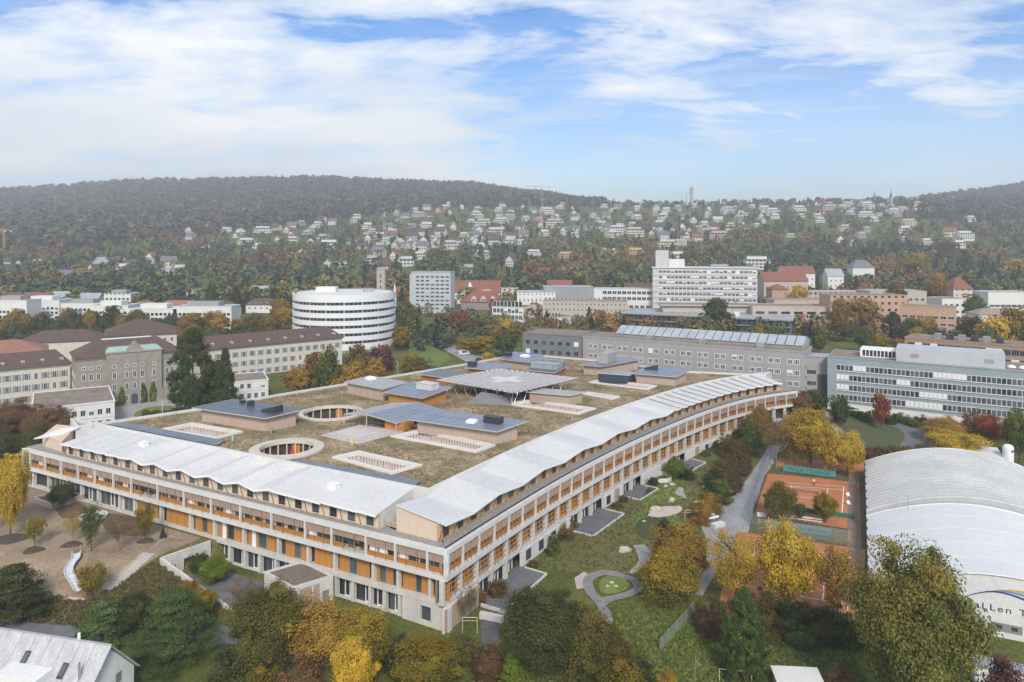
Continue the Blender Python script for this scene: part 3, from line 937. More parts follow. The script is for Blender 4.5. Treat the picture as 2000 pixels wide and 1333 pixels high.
for (c, ro, ri) in circ:
    b = MB().lathe([(ro, 15.6), (ro, 16.15), (ri, 16.25), (ri, 15.5)], 48, cx=c[0], cy=c[1])
    rim = hpart('round_courtyard_rim', b, mat('rim_beige', (.56, .50, .43), .85, .08), smooth=False)
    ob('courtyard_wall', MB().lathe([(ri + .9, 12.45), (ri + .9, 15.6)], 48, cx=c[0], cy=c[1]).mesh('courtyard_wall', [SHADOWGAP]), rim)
    for k in range(20):
        t = 2 * math.pi * k / 20
        kind = k % 4
        if kind == 1:
            p_ = MB().box(-.85, .85, -.05, .05, 12.45, 15.5).mesh('timber_panel', TIMO)
            ob('timber_panel', p_, rim, (c[0] + (ri + .7) * math.cos(t), c[1] + (ri + .7) * math.sin(t), 0), t + R(90))
        ob('post', MB().box(-.13, .13, -.13, .13, 12.45, 15.55).mesh('post', TIMP), rim, (c[0] + (ri + .3) * math.cos(t), c[1] + (ri + .3) * math.sin(t), 0), t)
    ob('courtyard_floor', MB().face([(*p, 12.46) for p in ring(c, ri + .9)]).mesh('courtyard_floor', CONC), rim)
# tufts of dry plants
rng = np.random.default_rng(5)
def inside(poly, x, y):
    r = np.zeros(len(x), bool); n = len(poly)
    for i in range(n):
        x1, y1 = poly[i][0], poly[i][1]; x2, y2 = poly[(i + 1) % n][0], poly[(i + 1) % n][1]
        cnd = ((y1 > y) != (y2 > y)) & (x < (x2 - x1) * (y - y1) / (y2 - y1 + 1e-12) + x1)
        r ^= cnd
    return r
def tufts(nm, x, y, z, hgt, wid, m, seed, parent=None, blades=3):
    rg = np.random.default_rng(seed)
    n_ = len(x); Vv = []; T = []
    for b_ in range(blades):
        a = rg.uniform(0, 2 * np.pi, n_); wv = wid * rg.uniform(.5, 1.3, n_); hv = hgt * rg.uniform(.4, 1.4, n_)
        ox = rg.normal(0, wid * .4, n_); oy = rg.normal(0, wid * .4, n_)
        c, s_ = np.cos(a), np.sin(a); lean = rg.normal(0, .35, (n_, 2)) * hv[:, None]
        P0 = np.stack([x + ox - c * wv, y + oy - s_ * wv, z], -1); P1 = np.stack([x + ox + c * wv, y + oy + s_ * wv, z], -1)
        P2 = P1 * .6 + P0 * .4 + np.stack([lean[:, 0], lean[:, 1], hv], -1); P3 = P0 * .6 + P1 * .4 + np.stack([lean[:, 0], lean[:, 1], hv], -1)
        Vv.append(np.stack([P0, P1, P2, P3], 1).reshape(-1, 3))
        tv = rg.uniform(0, 1, n_); T.append(np.repeat(np.stack([tv, rg.uniform(0, 1, n_), rg.uniform(0, 1, n_), np.ones(n_)], -1), 4, 0))
    Vv = np.concatenate(Vv); T = np.concatenate(T)
    qd = np.arange(len(Vv)).reshape(-1, 4)
    o = ob(nm, np_mesh(nm, Vv, qd, m, T), parent)
    o['kind'] = 'stuff'
    return o
n_ = 48000
_cl = np.stack([rng.uniform(-100, 85, 1500), rng.uniform(115, 270, 1500)], -1)[rng.integers(0, 1500, n_)] + rng.normal(0, 1, (n_, 2)) * rng.uniform(.5, 2.6, (n_, 1))
tx, ty = _cl[:, 0], _cl[:, 1]
keep = inside(inset_poly(outer, .9), tx, ty)
for h in [inset_poly(c, -.6) for c in courts] + [ring(c, r + .4) for c, r, _ in circ]:
    keep &= ~inside(h, tx, ty)
ROOFTUFT = (tx[keep], ty[keep])

# ---- pavilions, decks and technical boxes on the roof
PAVQ = []
def pavilion(base, zt, wall, roof, over=1.0, tilt=0.0, panels=True, name='rooftop_pavilion', extra=()):
    """base: picture points of the visible foot line (left, near corner, right); fourth corner follows"""
    a, b, c = [Vector(at(*p, ZG)) for p in base]
    d = a + (c - b)
    quad = [a, b, c, d]
    PAVQ.append(inset_poly(quad, -.5))
    cx_ = (a + c) / 2
    root = hpart(name, MB(), wall) if False else empty(name, (0, 0, 0), 0, parent=hosp)
    for i in range(4):
        p_, q_ = quad[i], quad[(i + 1) % 4]; e_ = q_ - p_
        ob('wall', MB().box(0, e_.length, 0, .25, ZG - .1, zt).mesh('wall', wall), root, (p_.x, p_.y, 0), math.atan2(e_.y, e_.x))
        nn = int(e_.length // 4)
        for k in range(1, nn):
            if RND.random() < .3:
                ob('corner_board', MB().box(-.08, .08, -.06, 0, ZG, zt).mesh('corner_board', TIMP), root, (p_.x + e_.x * k / nn, p_.y + e_.y * k / nn, 0), math.atan2(e_.y, e_.x))
    r = inset_poly(quad, -over)
    zs = [zt + (tilt if i in (2, 3) else 0) for i in range(4)]
    ob('roof', MB().prism(r, [z for z in zs], [z + .22 for z in zs]).mesh('roof', mat('roof_edge_pale', (.46, .44, .42), .7, .08)), root)
    if panels:
        e1, e2 = r[1] - r[0], r[3] - r[0]
        n1, n2 = max(2, int(e1.length / 2.4)), max(2, int(e2.length / 3.2))
        for i in range(n1):
            for j in range(n2):
                u0, u1, v0, v1 = (i + .025) / n1, (i + .975) / n1, (j + .02) / n2, (j + .98) / n2
                P = [r[0] + e1 * u + e2 * v for u, v in ((u0, v0), (u1, v0), (u1, v1), (u0, v1))]
                Z = [zt + .26 + tilt * v for v in (v0, v0, v1, v1)]
                ob('solar_panel', MB().prism(P, Z, [z + .05 for z in Z]).mesh('solar_panel', roof), root)
    else:
        ob('roof_cover', MB().prism(inset_poly(r, .15), [z + .22 for z in zs], [z + .3 for z in zs]).mesh('roof_cover', roof), root)
    e1, e2 = r[1] - r[0], r[3] - r[0]
    for kind, u, v, sx, sy, sz, m_ in extra:
        p_ = r[0] + e1 * u + e2 * v
        zb = zt + .3 + tilt * v
        bb = MB()
        if kind == 'wedge': bb.hexa([(-sx, -sy, 0), (sx, -sy, 0), (sx, sy, 0), (-sx, sy, 0)], [(-sx, -sy, sz * .25), (sx, -sy, sz), (sx, sy, sz), (-sx, sy, sz * .25)])
        elif kind == 'sky':
            bb.box(-sx, sx, -sy, sy, 0, sz * .6); bb.hexa([(-sx, -sy, sz * .6), (sx, -sy, sz * .6), (sx, sy, sz * .6), (-sx, sy, sz * .6)], [(-sx * .7, -sy * .7, sz), (sx * .7, -sy * .7, sz), (sx * .7, sy * .7, sz), (-sx * .7, sy * .7, sz)])
        else:
            bb.box(-sx, sx, -sy, sy, 0, sz); bb.box(-sx - .1, sx + .1, -sy - .1, sy + .1, sz, sz + .08)
        nm_ = {'wedge': 'clerestory', 'sky': 'skylight', 'box': 'plant_box', 'vent': 'roof_vent'}[kind]
        ob(nm_, bb.mesh(nm_, m_), root, (p_.x, p_.y, zb), math.atan2(e1.y, e1.x))
    return root
LOUV = mat('grey_louvre', (.36, .35, .33), .7, .12, 1.0, lines=(2, .3, .3))
pavilion([(394, 823), (520, 843), (578, 832)], 18.9, TIMW, SOLARD, 1.3, .5, extra=[('wedge', .82, .5, 2.2, 1.2, 1.5, DARK), ('vent', .42, .7, .6, .6, 1.0, DARK), ('vent', .25, .8, .5, .5, .5, DARK)])
pavilion([(815, 845), (970, 868), (1011, 858)], 18.6, TIMW, SOLAR, 1.2, .8, extra=[('sky', .62, .32, 1.0, .9, .8, WHITE), ('box', .78, .55, 2.0, .9, 1.3, DARK)])
pavilion([(679, 769), (748, 783), (790, 772)], 18.9, TIMW, mat('roof_grey_membrane', (.36, .36, .35), .7, .1), .8, .2, False, extra=[('sky', .3, .6, 1.2, 1.0, .9, WHITE)])
pavilion([(759, 786), (824, 797), (872, 783)], 18.4, TIMO, SOLAR, 1.1, .7, extra=[('box', .66, .62, 2.6, 1.6, 1.6, mat('duct_pale', (.55, .55, .54), .6, .08))])
pavilion([(823, 746), (870, 753), (907, 745)], 18.0, TIMR, SOLARD, .8, .2, False)
pavilion([(915, 734), (977, 740), (993, 733)], 18.2, TIMR, SOLAR, 1.0, .5, extra=[('box', .12, .3, 1.3, .9, 1.3, DARK)])
pavilion([(981, 718), (1034, 725), (1057, 716)], 18.6, TIMW, SOLAR, 1.0, .7, extra=[('sky', .6, .5, 1.4, 1.1, .9, WHITE), ('box', .1, .4, 1.3, .9, 1.2, DARK)])
pavilion([(1030, 738), (1082, 743), (1104, 731)], 18.0, TIMR, SOLARD, .6, .1, False, extra=[('box', .5, .5, 4.5, 2.4, 1.5, mat('plant_glass_grey', (.30, .34, .36), .5, .2)), ('box', .5, .8, 5.0, .5, 2.0, METAL)])
pavilion([(1140, 731), (1172, 734), (1246, 722)], 18.7, TIMW, SOLAR, 1.1, .5, extra=[('box', .5, .42, 1.6, 4.4, 3.0, LOUV)])
pavilion([(1168, 745), (1228, 750), (1240, 744)], 18.2, mat('plant_glass_dark', (.05, .065, .085), .3, .3, 1.5), METAL, .3, 0, False)
pavilion([(1243, 748), (1318, 754), (1340, 745)], 18.5, TIMW, SOLAR, 1.0, .4, extra=[('wedge', .2, .7, 2.0, 1.0, 1.4, DARK)])
pavilion([(1034, 785), (1112, 792), (1137, 787)], 18.3, TIMS, mat('roof_grey_membrane', (.36, .36, .35)), .6, .1, False)
# folded canopy over the roof terrace
def P3(px_, py_, z): return (*at(px_, py_, z), z)
can = empty('roof_canopy', (0, 0, 0), 0, parent=hosp)
fa, fb = P3(716, 809, 19.0), P3(816, 786, 19.0)
ra, rb = P3(774, 826, 18.2), P3(866, 801, 18.2)
la, lb = P3(672, 809, 18.4), P3(765, 787, 18.4)
def slab4(a, b, c, d, t): return MB().hexa([(x, y, z - t) for x, y, z in (a, b, c, d)], [a, b, c, d])
ob('roof', slab4(fa, ra, rb, fb, .25).mesh('roof', mat('roof_edge_pale', (.46, .44, .42))), can)
ob('roof', slab4(la, fa, fb, lb, .25).mesh('roof', mat('roof_grey_membrane', (.36, .36, .35))), can)
A_, B_, C_, D_ = [Vector(v) for v in (fa, ra, rb, fb)]
for i in range(4):
    for j in range(8):
        P = []
        for u, v in ((i + .03, j + .03), (i + .97, j + .03), (i + .97, j + .97), (i + .03, j + .97)):
            u /= 4; v /= 8
            P.append((A_ * (1 - u) + B_ * u) * (1 - v) + (D_ * (1 - u) + C_ * u) * v)
        ob('solar_panel', MB().hexa([p_ + Vector((0, 0, .03)) for p_ in P], [p_ + Vector((0, 0, .08)) for p_ in P]).mesh('solar_panel', SOLAR), can)
for q_ in (ra, la, fa, (Vector(ra).lerp(Vector(rb), .45)), (Vector(la).lerp(Vector(lb), .5)), (Vector(fa).lerp(Vector(fb), .45))):
    ob('post', MB().tube([(q_[0], q_[1], ZG), (q_[0], q_[1], q_[2] - .2)], .11, 6).mesh('post', TIMP), can)
deck = [Vector(at(*p_, 16.0)) for p_ in ((627, 850), (700, 866), (790, 842), (702, 830))]
if (deck[1] - deck[0]).cross(deck[2] - deck[1]) < 0: deck.reverse()
hpart('terrace_deck', MB().prism(deck, 15.6, 16.0), mat('terrace_pinkish', (.56, .49, .46), .85, .06))
PAVQ.append(inset_poly(deck, -.3))
hut = [Vector(at(*p_, 16.0)) for p_ in ((752, 838), (788, 843), (808, 834), (772, 829))]
hpart('timber_hut', MB().prism(hut, 16.0, 17.9), TIMO)
rl = MB()
for a, b in zip(deck, deck[1:] + deck[:1]):
    m_ = int((b - a).length / 1.6)
    for k in range(m_):
        c = a.lerp(b, k / m_); rl.tube([(*c, 16.0), (*c, 17.0)], .03, 4)
    rl.tube([(*a, 17.0), (*b, 17.0)], .035, 4); rl.tube([(*a, 16.5), (*b, 16.5)], .02, 4)
hpart('railing', rl, METAL)
# solar field along the west parapet
def solar_field(p0, p1, p2, p3, n1, n2):
    q_ = [Vector(at(*p_, 16.1)) for p_ in (p0, p1, p2, p3)]
    PAVQ.append(q_ if (q_[1] - q_[0]).cross(q_[2] - q_[1]) > 0 else q_[::-1])
    root = empty('solar_field', (0, 0, 0), 0, parent=hosp)
    for i in range(n1):
        for j in range(n2):
            P = []
            for u, v in ((i + .02, j + .04), (i + .98, j + .04), (i + .98, j + .96), (i + .02, j + .96)):
                u /= n1; v /= n2
                P.append((q_[0] * (1 - u) + q_[1] * u) * (1 - v) + (q_[3] * (1 - u) + q_[2] * u) * v)
            if not all(inside(inset_poly(outer, .6), np.array([p_.x for p_ in P]), np.array([p_.y for p_ in P]))): continue
            ob('solar_panel', MB().prism(P, [16.0 + .12 * (j % 2), 16.0 + .12 * (j % 2), 16.12 - .12 * (j % 2) + .12, 16.24 - .12 * (j % 2)], [16.06 + .12 * (j % 2), 16.06 + .12 * (j % 2), 16.3 - .12 * (j % 2), 16.3 - .12 * (j % 2)]).mesh('solar_panel', mat('solar_slate', (.15, .175, .21), .45, .12, .3)), root)
solar_field((205, 832), (418, 875), (440, 861), (243, 825), 16, 4)
solar_field((552, 908), (800, 955), (824, 940), (588, 898), 16, 4)
# helicopter deck on struts with a painted cross
hd = empty('helicopter_deck', (0, 0, 0), 0, parent=hosp)
hq = [Vector(at(*p_, 19.4)) for p_ in ((872, 742), (1003, 764), (1108, 739), (975, 723))]
ob('platform', MB().prism(hq, 19.0, 19.4).mesh('platform', mat('deck_pale', (.43, .41, .39), .8, .12)), hd)
hi_ = inset_poly(hq, -2.2)
for i in range(4):
    a, b = hi_[i], hi_[(i + 1) % 4]; c, d = hq[i], hq[(i + 1) % 4]
    m_ = int((b - a).length / 2)
    nb_ = MB()
    for k in range(m_):
        t0, t1 = (k + .08) / m_, (k + .82) / m_
        nb_.hexa([(*c.lerp(d, t0), 19.1), (*c.lerp(d, t1), 19.1), (*a.lerp(b, t1), 19.35), (*a.lerp(b, t0), 19.35)], [(*c.lerp(d, t0), 19.16), (*c.lerp(d, t1), 19.16), (*a.lerp(b, t1), 19.41), (*a.lerp(b, t0), 19.41)])
    ob('safety_net', nb_.mesh('safety_net', mat('net_pale', (.50, .45, .44), .8, .1)), hd)
hc = sum(hq, Vector((0, 0))) / 4; e1 = (hq[1] - hq[0]).normalized(); e2 = Vector((-e1.y, e1.x))
ob('painted_cross', MB().box(-5, 5, -1.6, 1.6, 19.405, 19.42).box(-1.6, 1.6, 1.6, 5, 19.405, 19.42).box(-1.6, 1.6, -5, -1.6, 19.405, 19.42).mesh('painted_cross', mat('cross_pale', (.60, .59, .57), .8, .06)), hd, (hc.x, hc.y, 0), math.atan2(e1.y, e1.x))
for u in (.08, .5, .92):
    for v in (.08, .5, .92):
        p_ = (hq[0] * (1 - u) + hq[1] * u) * (1 - v) + (hq[3] * (1 - u) + hq[2] * u) * v
        ob('strut', MB().tube([(*p_, ZG), (*p_, 19.0)], .16, 6).mesh('strut', METAL), hd)
for i in range(4):
    a, b = hq[i], hq[(i + 1) % 4]
    br = MB()
    for k in range(6):
        br.tube([(*a.lerp(b, k / 6), ZG), (*a.lerp(b, (k + .5) / 6), 19.0)], .07, 4); br.tube([(*a.lerp(b, (k + .5) / 6), 19.0), (*a.lerp(b, (k + 1) / 6), ZG)], .07, 4)
    ob('truss', br.mesh('truss', METAL), hd)
st_ = [P3(912, 789, 15.9), P3(1000, 792, 15.9), P3(1008, 776, 16.6), P3(940, 766, 19.0)]
hpart('ramp_roof', slab4(st_[0], st_[1], st_[2], st_[3], .3), mat('grey_sheet_metal', (.20, .21, .21), .6, .1))
for h in PAVQ:
    m_ = inside(h, *ROOFTUFT); ROOFTUFT = (ROOFTUFT[0][~m_], ROOFTUFT[1][~m_])
tufts('roof_plants', ROOFTUFT[0], ROOFTUFT[1], np.full(len(ROOFTUFT[0]), ZG), .16, .17, leaf_mat('dry_tuft', (.26, .19, .11), (.17, .145, .065), (.38, .29, .18), -.3), 3, hosp)
# ------------------------------------------------------------------ buildings round about
RB = random.Random(21)
ROOFB = mat('roof_tile_brown', (.115, .072, .058), .85, .22, .8, streak=(1, 1, 3))
ROOFR = mat('roof_tile_red', (.25, .095, .062), .85, .2, .8, streak=(1, 1, 3))
ROOFO = mat('roof_tile_orange', (.30, .145, .095), .85, .2, .8, streak=(1, 1, 3))
ROOFG = mat('roof_gravel_brown', (.24, .19, .15), .95, .25, .3)
ROOFGR = mat('roof_sheet_grey', (.36, .37, .38), .6, .12, .2)
ROOFGREEN = mat('roof_sedum', (.17, .155, .055), .95, .35, .3)
CREAM = mat('wall_cream', (.60, .555, .45), .85, .06, .3)
STONE = mat('wall_sandstone', (.29, .262, .215), .88, .14, .6, detail=7)
OFFW = mat('wall_offwhite', (.70, .69, .65), .85, .06, .3)
GREYW = mat('wall_grey', (.335, .325, .31), .85, .07, .3)
GREYD = mat('wall_dark_grey', (.175, .18, .19), .8, .1, .3)
TEAL = mat('wall_teal', (.27, .318, .33), .6, .06, .2)
BRICK = mat('wall_brown_brick', (.36, .245, .165), .85, .12, .8)
SALM = mat('wall_salmon_brick', (.50, .32, .22), .85, .1, .6)
BEIGE = mat('wall_beige', (.48, .42, .35), .85, .08, .4)
SHUT = mat('shutter_grey_blue', (.25, .265, .30), .8, .1)
COPPER = mat('copper_green', (.30, .43, .36), .7, .12)
BLIND = mat('blind_white', (.74, .74, .74), .7, .03)
_wm = {}
def wmesh(w_, h_, fr, mull, key, mats):
    k = (round(w_, 2), round(h_, 2), fr, mull, key)
    if k not in _wm: _wm[k] = win_mesh(w_, h_, fr, 'window', mats, mull, .04, .06)
    return _wm[k]
FOOT = []
class B:
    """a building seen from the south: p0-p1 is its front foot line, left to right"""
    def __init__(s, name, label, p0, p1, depth, z0, z1, wall, cat='building', group=None):
        s.p0, s.p1 = Vector(p0), Vector(p1)
        e = s.p1 - s.p0
        s.w = e.length; s.d = depth; s.z0 = z0; s.z1 = z1; s.h = z1 - z0
        s.root = empty(name, (s.p0.x, s.p0.y, z0), math.atan2(e.y, e.x), label, cat, group)
        n_ = Vector((-e.y, e.x)).normalized(); u_ = e.normalized()
        FOOT.append([tuple(s.p0 - u_ * 4 - n_ * 7), tuple(s.p1 + u_ * 4 - n_ * 7), tuple(s.p1 + u_ * 4 + n_ * (depth + 4)), tuple(s.p0 - u_ * 4 + n_ * (depth + 4))])
        s.box('wall', 0, s.w, 0, depth, -4, s.h, wall)
    def box(s, nm, x0, x1, y0, y1, za, zb, m, parent=None):
        return MB().box(x0, x1, y0, y1, za, zb).build(nm, m, parent or s.root)
    def mb(s, nm, mb, m, parent=None):
        return mb.build(nm, m, parent or s.root)
    def flat(s, m=None, par=None, t=.5, over=.15, x0=None, x1=None, y1=None):
        x0 = -over if x0 is None else x0; x1 = s.w + over if x1 is None else x1; y1 = s.d + over if y1 is None else y1
        b = MB(); pw = .35
        b.box(x0, x1, -over, -over + pw, s.h, s.h + t); b.box(x0, x1, y1 - pw, y1, s.h, s.h + t)
        b.box(x0, x0 + pw, -over + pw, y1 - pw, s.h, s.h + t); b.box(x1 - pw, x1, -over + pw, y1 - pw, s.h, s.h + t)
        rf = s.mb('roof_edge', b, par or WHITE)
        s.box('roof', x0 + pw, x1 - pw, -over + pw, y1 - pw, s.h, s.h + t * .5, m or ROOFG)
        return rf
    def gable(s, m, rise, over=.6, x0=0, x1=None, t=.25):
        x1 = s.w if x1 is None else x1; a, b_ = x0 - over, x1 + over; y0, y1, ym = -over, s.d + over, s.d / 2
        k = rise / (s.d / 2); zl = s.h - over * k
        b = MB()
        b.hexa([(a, y0, zl), (b_, y0, zl), (b_, ym, s.h + rise), (a, ym, s.h + rise)], [(a, y0, zl + t), (b_, y0, zl + t), (b_, ym, s.h + rise + t), (a, ym, s.h + rise + t)])
        b.hexa([(a, ym, s.h + rise), (b_, ym, s.h + rise), (b_, y1, zl), (a, y1, zl)], [(a, ym, s.h + rise + t), (b_, ym, s.h + rise + t), (b_, y1, zl + t), (a, y1, zl + t)])
        r = s.mb('roof', b, m)
        return r
    def gable_ends(s, wall, rise):
        b = MB()
        for x in (.02, s.w - .02):
            b.hexa([(x - .02, 0, s.h - .01), (x + .02, 0, s.h - .01), (x + .02, s.d, s.h - .01), (x - .02, s.d, s.h - .01)], [(x - .02, s.d / 2, s.h + rise), (x + .02, s.d / 2, s.h + rise), (x + .02, s.d / 2, s.h + rise), (x - .02, s.d / 2, s.h + rise)])
        s.mb('gable_wall', b, wall)
    def hip(s, m, rise, over=.7, inset=None):
        i = s.d * .5 if inset is None else inset
        o = over; x0, x1, y0, y1 = -o, s.w + o, -o, s.d + o; ym = s.d / 2; z = s.h; zt = s.h + rise
        b = MB()
        A, Bq, C, D = (x0, y0, z), (x1, y0, z), (x1, y1, z), (x0, y1, z); E_, G = (i - o, ym, zt), (s.w - i + o, ym, zt)
        b.face([A, Bq, G, E_]).face([Bq, C, G]).face([C, D, E_, G]).face([D, A, E_]).face([D, C, Bq, A])
        b.box(x0, x1, y0, y0 + .12, z - .25, z)
        return s.mb('roof', b, m)
    def wins(s, rows, n, w_, h_, x0=None, x1=None, frame=None, mull=1, fr=.09, skip=None, blinds=0.0, mats=None, side='front', shut=None, sillm=None, group=1, gap=0, clear=0):
        """rows: sill heights above the foot; one object per window"""
        ln = s.w if side in ('front', 'back') else s.d
        x0 = .6 if x0 is None else x0; x1 = ln - .6 if x1 is None else x1
        me = wmesh(w_, h_, fr, mull, (frame or WHITE).name, mats or [frame or WHITE, GLASS])
        for z in rows:
            for i in range(n):
                if skip and skip(z, i): continue
                x = x0 + (x1 - x0) * (i + .5) / n
                if group == 2: x += (gap if i % 2 == 0 else -gap)
                loc, rz = {'front': ((x, 0, z), 0), 'right': ((s.w, x, z), R(90)), 'left': ((0, s.d - x, z), R(-90))}[side]
                ob('window', me, s.root, loc, rz)
                if shut and RB.random() < .93:
                    for sg in (-1, 1):
                        q = x + sg * (w_ / 2 + .32)
                        loc2 = {'front': (q, 0, z), 'right': (s.w, q, z), 'left': (0, s.d - q, z)}[side]
                        ob('shutter', shut, s.root, loc2, rz)
                if blinds and RB.random() < blinds:
                    hb = h_ * RB.choice([.35, .6, .95])
                    bx = MB().box(-w_ / 2 + .05, w_ / 2 - .05, -.10, -.07, h_ - hb, h_)
                    ob('blind', bx.mesh('blind', BLIND), s.root, loc, rz)
def hits(p_left, p_right, z):
    return Vector(at(*p_left, z)), Vector(at(*p_right, z))

# ---- the old asylum on the left
def shut_mesh(h_): return MB().box(-.28, .28, -.07, -.01, 0, h_).mesh('shutter', SHUT)
SH21 = shut_mesh(2.1)
p0, p1 = hits((148.6, 701), (316, 687.5), 20.6)
e = (p1 - p0).normalized()
b = B('asylum_main_block', 'four-storey grey sandstone block with copper gable above an ivied entrance', p0, p1 + e * 6, 17, 4, 20.6, STONE)
W_ = b.w
b.hip(ROOFB, 4.6, .8, 7)
b.box('cornice', -.4, W_ + .4, -.35, 0, b.h - .75, b.h - .3, mat('stone_trim', (.36, .33, .28), .85, .1))
b.box('string_course', -.1, W_ + .1, -.14, 0, 4.35, 4.75, mat('stone_trim', (.36, .33, .28)))
px0, px1 = W_ * .27, W_ * .80
b.box('projecting_bay', px0, px1, -1.3, 0, -3, b.h + .9, STONE)
b.box('bay_cornice', px0 - .3, px1 + .3, -1.65, -.5, b.h + .9, b.h + 1.4, mat('stone_trim', (.36, .33, .28)))
b.mb('copper_roof', MB().hexa([(px0, -1.2, b.h + 1.4), (px1, -1.2, b.h + 1.4), (px1, 3.4, b.h + 1.4), (px0, 3.4, b.h + 1.4)], [(px0 + 1, .5, b.h + 2.6), (px1 - 1, .5, b.h + 2.6), (px1 - 1, 3.4, b.h + 2.6), (px0 + 1, 3.4, b.h + 2.6)]), COPPER)
xm = (px0 + px1) / 2
b.mb('pediment', MB().hexa([(xm - 2.8, -1.45, b.h + 1.4), (xm + 2.8, -1.45, b.h + 1.4), (xm + 2.8, -.6, b.h + 1.4), (xm - 2.8, -.6, b.h + 1.4)], [(xm - .2, -1.45, b.h + 4.6), (xm + .2, -1.45, b.h + 4.6), (xm + .2, -.6, b.h + 4.6), (xm - .2, -.6, b.h + 4.6)]), STONE)
b.mb('ridge_band', MB().box(8, W_ - 8, 8.2, 9.0, b.h + 4.5, b.h + 4.8), WHITE)
for z, h_ in ((5.2, 2.2), (9.0, 2.2), (12.6, 1.0)):
    mull = 1
    me_ = wmesh(1.15, h_, .12, mull, 'white_paint', [WHITE, GLASS])
    for x in (px0 * .25, px0 * .5, px0 * .75): ob('window', me_, b.root, (x, 0, z), 0)
    for f_ in (.14, .36, .5, .64, .86): ob('window', me_, b.root, (px0 + (px1 - px0) * f_, -1.3, z), 0)
    for x in (.3, .55, .8): ob('window', me_, b.root, (px1 + (W_ - px1) * x, 0, z), 0)
for f_ in (.14, .36, .64, .86):
    ob('window', wmesh(1.15, 1.9, .12, 1, 'white_paint', [WHITE, GLASS]), b.root, (px0 + (px1 - px0) * f_, -1.3, 1.4), 0)
dm = MB().box(-.95, .95, -.1, .05, 0, 2.6)
dm.face([(.95 * math.cos(t), -.1, 2.6 + .95 * math.sin(t)) for t in [math.pi * k / 8 for k in range(9)]])
b.mb('entrance_door', dm, mat('door_blue_grey', (.05, .065, .10), .5, .1)).location = (xm, -1.32, .1)
b.wins([5.2, 9.0], 3, 1.1, 2.0, side='left', mull=1, fr=.12)
ASY = b
# cream wings with shutters and round dormers
def wing(label, pl, pr, z1, rows, n, dep, dorm, name='asylum_wing'):
    p0, p1 = hits(pl, pr, z1)
    b = B(name, label, p0, p1, dep, 4, z1, CREAM)
    b.hip(ROOFB, 4.2, .8, 4)
    b.box('eaves_band', -.2, b.w + .2, -.12, 0, b.h - .7, b.h - .26, WHITE)
    b.wins(rows, n, 1.05, 2.1, shut=SH21, mull=1, fr=.08)
    for i in range(dorm):
        x = b.w * (i + .6) / dorm
        d = MB(); prof = [(x + .95 * math.cos(t), .9 + 1.0 * math.sin(t)) for t in [math.pi * k / 8 for k in range(9)]]
        y0, y1 = 1.5, 4.4
        i0 = len(d.v)
        for (xx, zz) in prof: d.v += [(xx, y0, b.h + zz + .1), (xx, y1, b.h + zz + .1)]
        for k in range(8): d.f.append((i0 + 2 * k, i0 + 2 * k + 1, i0 + 2 * k + 3, i0 + 2 * k + 2)); d.m.append(0)
        d.face([(xx, y0 + .1, b.h + zz + .08) for xx, zz in prof], 1)
        o_ = b.mb('dormer', d, [mat('zinc_grey_green', (.27, .31, .29), .6, .1), DARK])
        ob('window', wmesh(.9, .95, .14, 1, 'white_paint', [WHITE, GLASS]), b.root, (x, y0 + .02, b.h + .95), 0)
    return b
wing('cream asylum wing with grey shutters and round dormers, cut by the left edge', (-60, 728), (137, 709.5), 17.0, [1.3, 5.0, 8.7], 10, 15, 5)
wing('long cream asylum wing with grey shutters behind two dark conifers', (396, 683.6), (668, 658.8), 17.0, [1.3, 5.0, 8.7], 17, 16, 8)
p0, p1 = pxat(205, 288), pxat(345, 300)
b = B('hipped_block', 'cream block with brown hipped roof rising behind the sandstone block', p0, p1, 26, 4, 20.5, CREAM); b.hip(ROOFB, 5, .8, 12); b.wins([13], 10, 1.0, 1.8, mull=1)
p0, p1 = pxat(-60, 262), pxat(92, 275)
b = B('orange_roof_block', 'low block with pale-edged orange tile roof at the left edge', p0, p1, 20, 4, 16.5, CREAM); b.hip(ROOFO, 4.2, .6, 10)
p0, p1 = pxat(30, 300), pxat(200, 312)
b = B('brown_roof_block', 'long block with dark brown hipped roof behind the cream wing', p0, p1, 18, 4, 16, CREAM); b.hip(ROOFB, 4.0, .6, 9)
# white annexes with flat planted roofs
def annex(label, pl, pr, z1, dep, n):
    p0, p1 = hits(pl, pr, z1)
    b = B('white_annex', label, p0, p1, dep, 4, z1, OFFW); b.flat(ROOFG, OFFW, .45)
    b.wins([3.9], n, 1.3, 1.75, mull=1, fr=.1, blinds=.5); b.wins([.4], n, 1.3, 1.9, mull=1, fr=.1)
    b.box('string_course', -.05, b.w + .05, -.1, 0, 3.1, 3.35, OFFW)
    return b
annex('low white annex with brown flat roof behind the hospital end', (62, 802), (224, 785), 11.2, 26, 9)
annex('low white annex with flat roof right of the dark conifers', (434, 750), (524, 743), 10.2, 16, 6)
